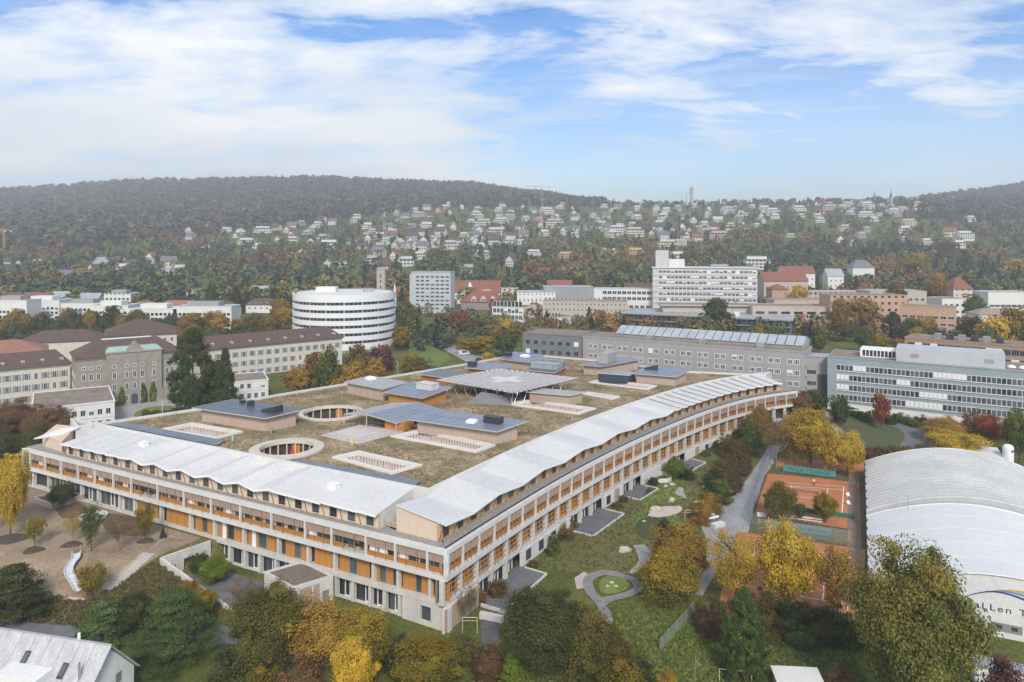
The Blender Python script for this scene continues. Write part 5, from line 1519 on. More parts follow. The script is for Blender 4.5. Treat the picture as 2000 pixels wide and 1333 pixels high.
# sunken court: retaining walls, rail, dark paving
def wall_run(name, label, pts, zt, z0, t, m, cat='wall', root=None):
    r = root or empty(name, (0, 0, 0), 0, label, cat)
    for i, (a, b_) in enumerate(zip(pts, pts[1:])):
        a, b_ = Vector(a), Vector(b_); nn_ = Vector((-(b_ - a).normalized().y, (b_ - a).normalized().x)) * t / 2
        za, zb = zt[i], zt[i + 1]
        MB().hexa([(*(a - nn_), z0), (*(b_ - nn_), z0), (*(b_ + nn_), z0), (*(a + nn_), z0)], [(*(a - nn_), za), (*(b_ - nn_), zb), (*(b_ + nn_), zb), (*(a + nn_), za)]).build('wall_segment', m, r)
    return r
w1 = wall_run('retaining_wall', 'grey concrete retaining wall of the sunken court with dark openings', [W1a, W1b, W2b], [4.35, 4.25, 1.2], -1, .45, CONC)
dW = (Vector(W1a) - Vector(W1b)); aW = math.atan2(dW.y, dW.x)
for f_, w_, h_ in ((.18, 1.7, 2.0), (.55, 1.9, 2.5)):
    c = Vector(W1b).lerp(Vector(W1a), f_)
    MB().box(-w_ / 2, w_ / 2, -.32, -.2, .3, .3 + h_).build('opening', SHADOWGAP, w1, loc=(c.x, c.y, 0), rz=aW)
def fence_run(name, label, pts, h, m, sp_=2.0, post=.05, mesh_m=None, cat='fence', z=None, group=None, rails=2):
    r = empty(name, (*pts[0], 0), 0, label, cat, group)
    o = Vector(pts[0])
    mpost = None
    for a, b_ in zip(pts, pts[1:]):
        a, b_ = Vector(a), Vector(b_); n = max(1, int((b_ - a).length / sp_))
        for k in range(n + 1):
            c = a.lerp(b_, k / n); zc = gz(*c) if z is None else z
            if mpost is None: mpost = MB().box(-post, post, -post, post, -.3, h).mesh('post', m)
            ob('post', mpost, r, (c.x - o.x, c.y - o.y, zc))
        rl = MB(); pn = MB()
        for k in range(n):
            c, d = a.lerp(b_, k / n), a.lerp(b_, (k + 1) / n); zc = gz(*c) if z is None else z; zd = gz(*d) if z is None else z
            for q in range(rails):
                hh = h * (q + 1) / rails - .04
                rl.tube([(c.x - o.x, c.y - o.y, zc + hh), (d.x - o.x, d.y - o.y, zd + hh)], post * .6, 4)
            if mesh_m: pn.face([(c.x - o.x, c.y - o.y, zc + .05), (d.x - o.x, d.y - o.y, zd + .05), (d.x - o.x, d.y - o.y, zd + h), (c.x - o.x, c.y - o.y, zc + h)])
        rl.build('rail', m, r)
        if mesh_m: pn.build('wire_mesh', mesh_m, r)
    return r
def mesh_mat(name, col, alpha, scale=9.0):
    if name in _mats: return _mats[name]
    m, t, b = new_mat(name)
    b.inputs['Base Color'].default_value = (*col, 1); b.inputs['Alpha'].default_value = alpha; b.inputs['Roughness'].default_value = .7
    _mats[name] = m
    return m
WIRE = mesh_mat('wire_mesh', (.32, .36, .35), .34)
fence_run('court_railing', 'thin grey railing on the retaining wall of the sunken court', [W1a, W1b, W2b], 1.05, METAL, 1.7, .03, None, 'railing')
sheet('court_paving', [(-53, 127.5), (-58.2, 122.2), (-44.5, 112.2), (-38, 119.5)], ASPH, .1, 1.5, 'dark paving of the sunken court below the retaining wall', 'paving', z=.36)
sheet('garden_terrace', poly((288, 1080), (318, 1050), (400, 1057), (330, 1088), z=4), ASPHL, .1, 1.2, 'grey paved landing at the head of the slab stair', 'paving')
# concrete store in front of the facade
c0, c1 = Vector(at(516, 1117, 4.3)), Vector(at(573, 1148, 4.3))
c2 = Vector(at(651, 1124, 4.3))
sb = empty('concrete_store', (0, 0, 0), 0, 'low concrete store with mossy brown flat roof before the facade', 'shed')
qd = [c0, c1, c2, c0 + (c2 - c1)]
MB().prism(qd, -.5, 3.9).build('wall', CONC, sb)
qi = inset_poly(qd, .3)
for i in range(4):
    a, b_, c, d = qd[i], qd[(i + 1) % 4], qi[(i + 1) % 4], qi[i]
    MB().hexa([(*a, 3.9), (*b_, 3.9), (*c, 3.9), (*d, 3.9)], [(*a, 4.35), (*b_, 4.35), (*c, 4.35), (*d, 4.35)]).build('parapet', CONCW, sb)
MB().face([(*p, 4.05) for p in qi]).build('roof', mat('roof_moss_brown', (.19, .15, .115), .95, .35, 1.0, detail=8, streak=(1, 3, 1)), sb)
e = c2 - c1; aa = math.atan2(e.y, e.x)
for k in range(13):
    if k in (2, 9): continue
    t = (k + .5) / 20
    MB().box(-.14, .14, -.07, -.01, .3, 3.7).build('slat', TIMS, sb, loc=(*c1.lerp(c2, t), 0), rz=aa)
MB().box(-.55, .55, -.08, 0, .25, 2.3).build('door', METAL, sb, loc=(*c1.lerp(c2, .80), 0), rz=aa)
# ---- right of the hospital: lawns, paths, rocks
sheet('garden_meadow', poly((1035, 1105), (1080, 1072), (1180, 1005), (1290, 930), (1370, 890), (1390, 905), (1385, 1000), (1300, 1045), (1255, 1100), (1230, 1130), (1120, 1118)), mat('meadow_olive', (.150, .118, .050), .95, .28, .35, detail=8, col2=(.118, .125, .036)), .04, 2.0, 'olive meadow sloping along the curved facade', 'meadow')
for pts, lb in (([(1235, 1010), (1290, 985), (1330, 1020), (1310, 1052), (1265, 1048), (1240, 1030)], 'mown grass ring round the dark oval bed'), ([(1270, 950), (1330, 925), (1345, 965), (1300, 985), (1255, 990)], 'fresh mown lawn patch between the boulders')):
    sheet('mown_lawn', catmull(poly(*pts), 8, True), LAWN, .10, 1.5, lb, 'lawn')
sheet('oval_bed', catmull(poly((1242, 1025), (1262, 1012), (1295, 1015), (1312, 1033), (1296, 1052), (1262, 1054), (1244, 1042)), 6, True), mat('bed_dark_green', (.055, .075, .022), .95, .3, 1.0), .17, 1.2, 'dark oval planting bed on the lawn', 'bed')
loop = [G(*p) for p in ((1205, 1123), (1235, 1133), (1246, 1150), (1225, 1163), (1195, 1170), (1175, 1180), (1184, 1200), (1187, 1222))]
ribbon('looping_path', loop, [1.3, 1.4, 1.5, 1.6, 1.7, 1.7], PATHG, .12, 'grey looping garden path', 'path')
ribbon('looping_path', [G(*p) for p in ((1206, 1123), (1175, 1121), (1150, 1133), (1152, 1155), (1166, 1172), (1180, 1186))], 1.7, PATHG, .16, 'grey curved arm of the garden path beside pale paving', 'path')
sheet('pale_paving', poly((1122, 1130), (1140, 1118), (1152, 1124), (1143, 1150), (1126, 1152)), mat('paving_pinkish', (.44, .38, .34), .9, .15, 2.0), .09, 1.0, 'pale stone paving beside the looping path', 'paving')
sheet('path_island', catmull(poly((1170, 1140), (1190, 1126), (1222, 1132), (1228, 1148), (1205, 1160), (1176, 1160)), 6, True), LAWN, .13, 1.0, 'grass island inside the looping path', 'lawn')
ribbon('gravel_path', [G(*p) for p in ((1232, 1122), (1255, 1100), (1258, 1080), (1247, 1066))], [.9, 1.6, 2.9, 2.2], PAVE, .14, 'pale gravel patch path on the lawn', 'path')
ribbon('gravel_path', [G(*p) for p in ((1340, 975), (1328, 965), (1330, 953))], [.6, 2.2, 1.0], PAVE, .14, 'small gravel spur below the red shrubs', 'path')
# lane and tennis grounds
sheet('service_lane', poly((1502, 870), (1524, 872), (1500, 925), (1478, 985), (1462, 1005), (1470, 1040), (1420, 1085), (1395, 1125), (1372, 1165), (1352, 1160), (1378, 1110), (1382, 1060), (1370, 1030), (1392, 985), (1432, 970), (1460, 935)), ASPHL, .07, 1.5, 'pale grey service lane beside the tennis courts', 'road')
sheet('tennis_surround', poly((1512, 905), (1590, 897), (1690, 905), (1688, 1000), (1692, 1140), (1660, 1240), (1400, 1175), (1420, 1095), (1462, 1040), (1468, 1004), (1490, 935)), mat('grass_worn', (.10, .09, .035), .95, .3, .5), .08, 2.0, 'worn grass around the tennis courts', 'lawn')
def court(label, quad):
    q = [G(*p) for p in quad]
    o = sheet('tennis_court', q, CLAY, .14, 2.0, label, 'tennis court')
    return q
WLINE = mat('court_line_white', (.78, .74, .70), .8, .04)
def court_lines(parent_label, quad, rows, cols):
    Q = [Vector(G(*p)) for p in quad]
    r = empty('court_lines', (*Q[0], 0), 0, parent_label, 'court lines')
    def pt(u, v):
        p = (Q[0] * (1 - u) + Q[1] * u) * (1 - v) + (Q[3] * (1 - u) + Q[2] * u) * v
        return p
    for (u0, v0, u1, v1) in rows + cols:
        a, b_ = pt(u0, v0), pt(u1, v1); d = (b_ - a).normalized() * .09; nn_ = Vector((-d.y, d.x))
        n = 6; mb_ = MB()
        for k in range(n):
            c, e_ = a.lerp(b_, k / n), a.lerp(b_, (k + 1) / n)
            mb_.face([(p.x - Q[0].x, p.y - Q[0].y, gz(*p) + .19) for p in (c - nn_, e_ - nn_, e_ + nn_, c + nn_)])
        mb_.build('line', WLINE, r)
    return r
court('orange clay tennis court with a player, between two banners', [(1500, 926), (1662, 942), (1657, 1035), (1474, 1005)])
court('orange clay tennis court behind the yellow trees in front', [(1440, 1040), (1690, 1075), (1684, 1230), (1405, 1175)])
court('orange clay tennis court seen behind the upper banner', [(1520, 896), (1700, 905), (1690, 925), (1515, 912)])
inner = [(1518, 944), (1648, 952), (1644, 1012), (1500, 995)]
LNS = [(0, 0, 1, 0), (0, 1, 1, 1), (.0, .12, 1, .12), (0, .88, 1, .88), (.23, .5, .77, .5)]
CLS = [(0, 0, 0, 1), (1, 0, 1, 1), (.23, .12, .23, .88), (.77, .12, .77, .88)]
court_lines('white lines of the court with the player', inner, LNS, CLS)
court_lines('white lines of the court behind the yellow trees', [(1480, 1062), (1660, 1090), (1655, 1200), (1445, 1160)], LNS, CLS)
# net across the court with the player
na, nb = Vector(G(1545, 960)), Vector(G(1602, 967))
net = fence_run('tennis_net', 'low tennis net with white top band', [tuple(na), tuple(nb)], 1.0, WHITE, 3.2, .04, mesh_mat('net_dark', (.1, .1, .1), .35), 'net', rails=1)
ribbon('court_walk', [G(*p) for p in ((1668, 925), (1668, 1000), (1669, 1075), (1672, 1150))], 2.4, mat('walk_brown', (.23, .16, .115), .95, .15), .16, 'brown walk between tennis court and hall', 'path')
# banners with lettering
TEALB = mat('banner_teal', (.065, .235, .225), .8, .08, .5)
LETT = mat('lettering_dark', (.03, .045, .07), .7, .05)
def text_mesh(s_, size, m, name='lettering', ext=.01):
    cu = bpy.data.curves.new(name, 'FONT'); cu.body = s_; cu.size = size; cu.align_x = 'CENTER'; cu.align_y = 'CENTER'; cu.extrude = ext; cu.space_character = 1.25
    o = bpy.data.objects.new(name, cu); COL.objects.link(o)
    dg = bpy.context.evaluated_depsgraph_get()
    me = bpy.data.meshes.new_from_object(o.evaluated_get(dg))
    bpy.data.objects.remove(o); bpy.data.curves.remove(cu)
    me.materials.clear(); me.materials.append(m)
    return me
def banner(label, pa, pb, ytop, txt, z=1.1):
    a, b_ = Vector(G(*pa)), Vector(G(*pb)); d = b_ - a; an = math.atan2(d.y, d.x)
    hgt = (pa[1] - ytop) * a.y / F
    r = empty('banner', (a.x, a.y, gz(*a)), an, label, 'banner')
    ln = d.length; n = 6; dz = gz(*b_) - gz(*a)
    for k in range(n + 1): MB().tube([(ln * k / n, 0, -.2), (ln * k / n, 0, hgt + .5)], .05, 5).build('post', METAL, r)
    MB().hexa([(0, -.08, .35), (ln, -.08, .35 + dz), (ln, -.05, .35 + dz), (0, -.05, .35)], [(0, -.08, hgt), (ln, -.08, hgt + dz), (ln, -.05, hgt + dz), (0, -.05, hgt)]).build('cloth', TEALB, r)
    me = text_mesh(txt, hgt * .62, LETT)
    o = ob('lettering', me, r, (ln * .5, -.10, hgt * .55 + dz * .5 + .15)); o.rotation_euler = (R(90), 0, 0)
    wd = max(v.co.x for v in me.vertices) - min(v.co.x for v in me.vertices)
    o.scale = (ln * .80 / wd, 1, 1)
banner('teal banner with dark lettering behind the court with the player', (1530, 923), (1632, 936), 908, 'HaLLen TC-LEnGG')
banner('teal banner with dark lettering in front of the court with the player', (1494, 1034), (1624, 1052), 1016, 'HaLLen TC-LEnGG')
fence_run('court_fence', 'tall wire fence along the lane beside the tennis courts', [G(1503, 905), G(1490, 945), G(1476, 985), G(1464, 1026)], 3.2, METAL, 3.0, .05, mesh_mat('wire_mesh_dense', (.33, .37, .38), .5), rails=2)
fence_run('court_fence', 'wire fence between the front banner and the front court', [G(1464, 1026), G(1494, 1040), G(1625, 1058), G(1662, 1064)], 2.6, METAL, 3.0, .04, WIRE, rails=2)
MB_b = MB().box(-4.6, 4.6, -.25, .25, .4, .48).box(-4.6, 4.6, .3, .36, .7, .95)
for x in (-4, -1.4, 1.4, 4): MB_b.box(x - .06, x + .06, -.22, .3, 0, .42)
c = gp(1558, 1018); a_ = Vector(G(1600, 1024)) - Vector(G(1516, 1013))
tag(MB_b.build('long_bench', mat('bench_white', (.66, .64, .62), .7, .1), loc=c, rz=math.atan2(a_.y, a_.x)), 'long white bench before the front banner', 'bench')
for k, (px_, py_) in enumerate(((1488, 1012), (1538, 1015))):
    tag(MB().box(-.9, .9, -.35, .35, .35, .42).box(-.8, -.7, -.3, .3, 0, .35).box(.7, .8, -.3, .3, 0, .35).box(-.9, .9, .3, .36, .42, 1.0).build('small_bench', WHITE, loc=gp(px_, py_), rz=-.25), ['small white bench near the lane corner of the court', 'small white bench beside the long bench'][k], 'bench')
c = gp(1571, 1003)
cv = MB(); av = math.atan2(a_.y, a_.x)
cv.box(-8.0, 9.5, -.06, .06, .1, 1.1)
for k in range(7): cv.box(-8 + 2.9 * k, -7.9 + 2.9 * k, -.1, .1, -.2, 1.3)
tag(cv.build('wind_screen', mat('screen_green', (.035, .16, .12), .8, .12), loc=c, rz=av), 'low dark green windscreen behind the court trees', 'screen')
for k, (px_, py_, m_, lb) in enumerate(((1669, 957, GREYD, 'folded dark parasol beside the hall'), (1676, 966, RED, 'folded red parasol beside the hall'))):
    tag(MB().lathe([(.04, 0), (.04, 1.0), (.22, 1.1), (.16, 2.0), (.03, 2.4)], 8).build('parasol', m_, loc=gp(px_, py_)), lb, 'parasol')
for k, (px_, py_) in enumerate(((1657, 972), (1658, 988))):
    tag(MB().box(-.35, .35, -.35, .35, .4, .48).box(-.35, .35, .3, .36, .48, 1.0).box(-.33, -.27, -.33, .33, 0, .4).box(.27, .33, -.33, .33, 0, .4).build('garden_chair', WHITE, loc=gp(px_, py_)), ['white chair at the court edge nearer the upper banner', 'white chair at the court edge below the other'][k], 'chair')
# ---- tennis hall: two vaults
hx = Vector((.434, .901)).normalized(); wx = Vector((hx.y, -hx.x))
def vault(parent, nm, E0, length, W, ze, rise, m, seg=28, t=.3, ribs=10, rib_m=None, rr=.09):
    mb_ = MB()
    pr = []
    for k in range(seg + 1):
        s_ = W * k / seg; z = ze + rise * math.sin(math.pi * k / seg) ** .9
        pr.append((E0 + wx * s_, z))
    off = hx * length
    i0 = 0
    for p, z in pr: mb_.v += [(p.x, p.y, z), (p.x + off.x, p.y + off.y, z)]
    for k in range(seg): mb_.f.append((2 * k, 2 * k + 2, 2 * k + 3, 2 * k + 1)); mb_.m.append(0)
    o = mb_.build(nm, m, parent, smooth=True)
    for q in range(ribs + 1):
        oq = hx * (length * q / ribs)
        rb_ = MB().tube([(p.x + oq.x, p.y + oq.y, z + .02) for p, z in pr], rr if 0 < q < ribs else .16, 5)
        rb_.build('rib', rib_m or m, parent)
    return pr
HALLW = mat('hall_membrane_white', (.66, .66, .645), .5, .03, .15)
HALLR = mat('hall_membrane_aged', (.55, .54, .51), .6, .12, .10, detail=8, streak=(1, 1, 1))
hall = empty('tennis_hall', (0, 0, 0), 0, 'white barrel-vaulted tennis hall in two bays with painted gable', 'sports hall')
E1 = Vector((56.1, 112.8)); E2 = Vector((70.0, 141.6))
L1, L2 = (E2 - E1).length - .4, 35.6; WH = 38.0
pr1 = vault(hall, 'front_vault', E1, L1, WH, 4.2, 5.0, HALLW, ribs=5, rib_m=HALLW, rr=.035)
pr2 = vault(hall, 'rear_vault', E2, L2, WH + .4, 5.0, 5.4, HALLR, ribs=17, rib_m=HALLR, rr=.045)
def gable(pr, nm, m, off, zb):
    mb_ = MB(); pts = [(p.x + off.x, p.y + off.y, z) for p, z in pr]
    i0 = len(pts)
    for (x, y, z), (x2, y2, z2) in zip(pts, pts[1:]): mb_.face([(x, y, zb), (x2, y2, zb), (x2, y2, z2), (x, y, z)])
    return mb_.build(nm, m, hall)
gable(pr1, 'gable_wall', mat('gable_white', (.62, .62, .61), .7, .05, .2), hx * .15, 0)
gable(pr2, 'gable_wall', mat('gable_grey', (.40, .41, .40), .7, .05, .2), hx * -.05, 0)
gable(pr2, 'gable_wall', mat('gable_grey', (.40, .41, .40)), hx * (L2 - .1), 0)
for E_, Ln, zt in ((E1, L1, 4.2), (E2, L2, 5.0)):
    MB().hexa([(*E_, 0), (*(E_ + wx * .3), 0), (*(E_ + hx * Ln + wx * .3), 0), (*(E_ + hx * Ln), 0)], [(*E_, zt), (*(E_ + wx * .3), zt), (*(E_ + hx * Ln + wx * .3), zt), (*(E_ + hx * Ln), zt)]).build('side_wall', OFFW, hall)
    for k in range(7):
        c = E_ + hx * (Ln * (k + .5) / 7)
        MB().box(-.15, .15, -.8, 0, 0, zt - .6).build('buttress', DARK, hall, loc=(c.x, c.y, 1.0), rz=math.atan2(-wx.x, wx.y) + R(90))
# lettering and coloured arcs on the front gable
ag = math.atan2(wx.y, wx.x)
gp0 = E1 + hx * .15 - hx * .03
me = text_mesh('HaLLen TC-LEnGG', 1.35, mat('lettering_navy', (.02, .03, .07), .6, .05), ext=.01)
wd = max(v.co.x for v in me.vertices) - min(v.co.x for v in me.vertices)
o = ob('lettering', me, hall, (*(gp0 + wx * 20.6), 4.15), ag); o.rotation_euler = (R(90), 0, ag); o.scale = (15.5 / wd, 1, 1)
def arc(pts, wds, m):
    mb_ = MB(); C = [Vector(p) for p in catmull(pts, 8)]
    n = len(C)
    for i in range(n - 1):
        q = []
        for j in (i, i + 1):
            w_ = np.interp(j / (n - 1), np.linspace(0, 1, len(wds)), wds) / 2
            p = gp0 + wx * C[j].x
            q.append([(p.x, p.y, C[j].y - w_), (p.x, p.y, C[j].y + w_)])
        mb_.face([q[0][0], q[1][0], q[1][1], q[0][1]])
    mb_.build('painted_arc', m, hall)
arc([(12.5, 4.9), (15.5, 6.3), (18.0, 6.6), (21, 5.9), (24, 4.2), (26.5, 2.2)], [.12, .2, .3, .45, .6], mat('paint_navy', (.03, .05, .18), .6, .03))
arc([(15.5, 6.42), (18.2, 6.9), (21.5, 6.5), (25, 5.2), (28, 3.4)], [.1, .25, .4, .5, .55], mat('paint_blue', (.12, .24, .52), .6, .03))
arc([(16.2, 6.62), (19, 7.2), (22.5, 7.0), (26, 6.2), (30, 4.6)], [.08, .25, .45, .5, .5], mat('paint_yellow', (.55, .36, .02), .6, .03))
for s_ in (17.2, 19.1):
    p = gp0 + wx * s_
    MB().box(-.95, .95, -.05, .03, -.6, .6).build('window_frame', METAL, hall, loc=(*p, 1.55), rz=ag)
    MB().box(-.38, .38, -.08, -.055, -.28, .28).build('window', GLASS, hall, loc=(*p, 1.6), rz=ag)
pm = E1 + hx * 28.6 + wx * 7
tag(MB().tube([(0, 0, 0), (0, 0, 2.6)], .06, 5).build('roof_mast', METAL, loc=(*pm, 7.6)), 'thin grey mast between the two vaults of the hall', 'mast')
# container by the hall
c = pxat(1955, 93.5); ct = empty('white_container', (*c, .1), ag, 'white container with grey roof below the hall gable', 'container')
MB().box(-3, 3, -1.3, 1.3, 0, 2.7).build('body', WHITE, ct); MB().box(-3.15, 3.15, -1.45, 1.45, 2.7, 2.85).build('roof', METAL, ct)
# shed, tank and turning circle at upper right
tk = empty('gas_tank', (*pxat(1969, 176), 1.3), 0, 'tall white cylindrical tank with a blue label beside a shed', 'tank')
MB().lathe([(0, .9), (1.15, .9), (1.2, 1.1), (1.2, 6.4), (1.05, 6.9), (.6, 7.2), (0, 7.3)], 24).build('vessel', WHITE, tk, smooth=True)
for t in (0, 2.1, 4.2): MB().box(-.12, .12, -.12, .12, 0, 1.1).build('leg', METAL, tk, loc=(.9 * math.cos(t), .9 * math.sin(t), 0))
lb_ = MB(); 
for k in range(5):
    t0, t1 = R(-95 + 14 * k), R(-81 + 14 * k)
    lb_.face([(1.215 * math.cos(t0), 1.215 * math.sin(t0), 5.5), (1.215 * math.cos(t1), 1.215 * math.sin(t1), 5.5), (1.215 * math.cos(t1), 1.215 * math.sin(t1), 6.1), (1.215 * math.cos(t0), 1.215 * math.sin(t0), 6.1)])
lb_.build('label_plate', mat('label_blue', (.10, .16, .36), .6, .05), tk)
p0, p1 = pxat(1905, 178), pxat(1958, 176)
b = B('tank_shed', 'small grey shed with white sheet roof left of the tank', p0, p1, 6, 1.2, 5.0, GREYW, 'shed')
b.mb('roof', MB().hexa([(-.5, -.6, b.h), (b.w + .4, -.6, b.h), (b.w + .4, 6.4, b.h + 1), (-.5, 6.4, b.h + 1)], [(-.5, -.6, b.h + .15), (b.w + .4, -.6, b.h + .15), (b.w + .4, 6.4, b.h + 1.15), (-.5, 6.4, b.h + 1.15)]), WROOF)
b.box('doorway', b.w - 2.0, b.w - .4, -.05, .0, 0, 2.4, SHADOWGAP)
sheet('sports_lawn', catmull(poly((1600, 838), (1660, 818), (1740, 832), (1768, 855), (1750, 872), (1690, 880), (1620, 870)), 8, True), mat('lawn_olive', (.080, .095, .038), .95, .14, .15), .07, 3.0, 'oval olive sports lawn in front of the teal block', 'lawn')
ribbon('drive', [G(*p) for p in ((1640, 808), (1700, 815), (1770, 838), (1798, 858), (1800, 882), (1850, 905))], [3, 3, 5, 8, 10, 10], ASPH, .10, 'dark asphalt drive curling round the sports lawn', 'road')
ribbon('winding_path', [G(*p) for p in ((1618, 806), (1612, 822), (1632, 835), (1640, 850), (1622, 860))], 2.0, PAVE, .10, 'pale winding path left of the sports lawn', 'path')
gl = MB()
for x in (0, 5.0): gl.tube([(x, 0, 0), (x, 0, 2.2)], .06, 5)
gl.tube([(0, 0, 2.2), (5, 0, 2.2)], .06, 5)
for k, px_ in enumerate((1655, 1668)):
    tag(gl.build('football_goal', WHITE, loc=gp(px_, 815, 4), rz=-.2), ['white goal frame beyond the sports lawn, left of two', 'white goal frame beyond the sports lawn, right of two'][k], 'goal')
# ---- boulders
rk = random.Random(3)
def boulder(px_, py_, sx, sy, sz, label):
    c = gp(px_, py_); m_ = MB(); n, r_ = 9, 5
    seeds = [rk.uniform(0, 6.28) for _ in range(4)]
    for i in range(r_ + 1):
        ph = math.pi * i / r_
        for j in range(n):
            t = 2 * math.pi * j / n; f_ = 1 + .16 * math.sin(2 * t + seeds[0]) + .12 * math.sin(3 * ph + seeds[1] + t) + rk.uniform(-.07, .07)
            m_.v.append((sx * f_ * math.sin(ph) * math.cos(t), sy * f_ * math.sin(ph) * math.sin(t), sz * f_ * math.cos(ph) * .9 + sz * .35))
    for i in range(r_):
        for j in range(n): m_.f.append((i * n + j, (i + 1) * n + j, (i + 1) * n + (j + 1) % n, i * n + (j + 1) % n)); m_.m.append(0)
    tag(m_.build('boulder', ROCK, loc=c), label, 'boulder')
for a in ((1220, 1078, 1.1, .8, .75, 'rough pale boulder on the meadow below the long facade'), (1280, 1000, 1.7, .9, .9, 'large low pinkish boulder on the sandy spot'), (1312, 980, .75, .7, .7, 'round pale boulder above the sandy spot'), (1324, 994, .9, .6, .5, 'flat pale boulder right of the large low one'), (1300, 952, .7, .5, .5, 'small grey boulder near the curved concrete wall'), (1312, 948, .7, .5, .45, 'grey boulder right of the small grey one'), (1378, 952, 1.0, .6, .5, 'pale boulder by the red shrubs'), (1300, 1068, .5, .4, .4, 'small pale stone left of the orange trees'), (1258, 1020, .5, .3, .3, 'small white stone at the oval bed'), (1362, 983, .9, .7, .6, 'brown boulder under the orange shrub'), (1195, 1140, .4, .35, .3, 'white stone on the path island'), (1203, 1147, .45, .35, .3, 'white stone in the middle of the path island'), (1186, 1147, .35, .3, .25, 'smaller white stone on the path island')):
    boulder(*a)
sheet('sandy_spot', catmull(poly((1265, 1008), (1290, 992), (1330, 992), (1325, 1004), (1290, 1012)), 6, True), mat('sand_pale', (.52, .45, .36)), .15, 1.0, 'sandy spot among the boulders', 'sand')
# patio walls along the curved facade
def patio(i0, i1, out_, label):
    a0, n0 = rpn(LR * i0 / NB); a1, n1 = rpn(LR * i1 / NB)
    P = [a0 - n0 * .2, a0 - n0 * out_, a1 - n1 * out_, a1 - n1 * .2]
    z = [max(gz(*p) + .25, .7) for p in P]
    r = wall_run('patio_wall', label, P, z, -1, .3, CONC)
    sheet('patio_floor', [a0 + n0 * 1.2, a0 - n0 * (out_ - .2), a1 - n1 * (out_ - .2), a1 + n1 * 1.2], ASPH, .1, 1.5, 'dark patio floor inside the ' + label.replace('low concrete wall of the ', ''), 'paving')
patio(2, 5, 4.6, 'low concrete wall of the patio nearest the corner')
patio(9, 12, 4.6, 'low concrete wall of the second patio from the corner')
patio(14, 16, 3.8, 'low concrete wall of the third patio from the corner')
patio(19, 21.5, 4.2, 'low concrete wall of the farthest patio')
a0, n0 = rpn(LR * 17.4 / NB)
cc_ = MB().lathe([(3.0, -.8), (3.0, 1.0), (2.7, 1.0), (2.7, -.8)], 28)
tag(cc_.build('curved_concrete_wall', CONCW, loc=(*(a0 - n0 * .8), gz(*a0))), 'round white concrete light well at the curved facade', 'wall')
pb_ = MB().box(-1.9, 1.9, -.35, .35, 0, 1.0)
tag(pb_.build('concrete_block_wall', CONCW, loc=gp(960, 1212), rz=-.35), 'short thick concrete block at the corner path', 'wall')
ribbon('corner_path', [G(*p) for p in ((958, 1195), (955, 1222), (958, 1250), (940, 1268))], [2.2, 2.6, 3.0], mat('path_dark', (.11, .105, .105), .9, .2), .1, 'dark path at the foot of the hospital corner', 'path')
# ---- foreground: road, house, fences, shed
ribbon('estate_road', [G(*p) for p in ((-120, 1218), (60, 1236), (250, 1243), (400, 1240), (520, 1250), (640, 1300))], 4.2, ASPH, .08, 'dark estate road behind the grey-roofed house', 'road')
sheet('front_lawn', poly((1210, 1180), (1360, 1190), (1420, 1200), (1660, 1262), (1660, 1340), (1280, 1340), (1200, 1230)), LAWN, .05, 2.0, 'front lawn around the dark columnar conifer', 'lawn')
sheet('bright_lawn', catmull(poly((1240, 1190), (1330, 1192), (1352, 1200), (1300, 1260), (1262, 1262), (1232, 1225)), 8, True), LAWNB, .09, 1.5, 'bright green grass left of the wire fence', 'lawn')
fence_run('wire_fence', 'sagging wire mesh fence crossing the front lawn', [G(1289, 1274), G(1322, 1236), G(1357, 1196)], 1.9, METAL, 2.6, .035, mesh_mat('wire_mesh_green', (.40, .48, .42), .35))
fence_run('wooden_fence', 'wooden rail fence at the bottom edge near the conifer', [pxat(1405, 94.5), pxat(1468, 93.8)], 1.9, TIMW, 4.0, .05, None, rails=1)
fp = G(1357, 1333); tag(MB().tube([(0, 0, 0), (.1, 0, 3.4)], .05, 5).build('thin_post', METAL, loc=(*fp, 0)), 'single thin pale post on the front lawn', 'post')
sh = empty('garden_shed', (*pxat(1562, 92.0), .0), -.08, 'small shed with white sheet roof at the bottom edge', 'shed')
MB().box(-2.7, 2.7, -1, 2.2, 0, 1.6).build('wall', TIMW, sh); MB().hexa([(-3, -1.4, 1.55), (3, -1.4, 1.55), (3, 2.5, 2.1), (-3, 2.5, 2.1)], [(-3, -1.4, 1.65), (3, -1.4, 1.65), (3, 2.5, 2.2), (-3, 2.5, 2.2)]).build('roof', WROOF, sh)
# house with grey sheet roof at the lower left
hr = Vector((-48.9, 87.2)); dr = Vector((-16.1, 3.8)).normalized(); dn = Vector((.24, .97)).normalized()
hs = empty('grey_roof_house', (*hr, 0), 0, 'white house with steep grey sheet roof at the lower left corner', 'house')
HZ, EZ, HWD, LEN = 9.0, 3.9, 4.6, 30.0
def hp(u, v, z): p = dr * u + dn * v; return (p.x, p.y, z)
MB().hexa([hp(.3, -4.2, -2), hp(LEN, -4.2, -2), hp(LEN, 4.2, -2), hp(.3, 4.2, -2)], [hp(.3, -4.2, 4.2), hp(LEN, -4.2, 4.2), hp(LEN, 4.2, 4.2), hp(.3, 4.2, 4.2)]).build('wall', OFFW, hs)
MB().hexa([hp(.3, -4.2, 4.19), hp(.6, -4.2, 4.19), hp(.6, 4.2, 4.19), hp(.3, 4.2, 4.19)], [hp(.3, -.05, 8.75), hp(.6, -.05, 8.75), hp(.6, .05, 8.75), hp(.3, .05, 8.75)]).build('gable_wall', OFFW, hs)
SHEETR = mat('roof_sheet_pale', (.43, .43, .43), .6, .16, .5, streak=(3, .5, 1))
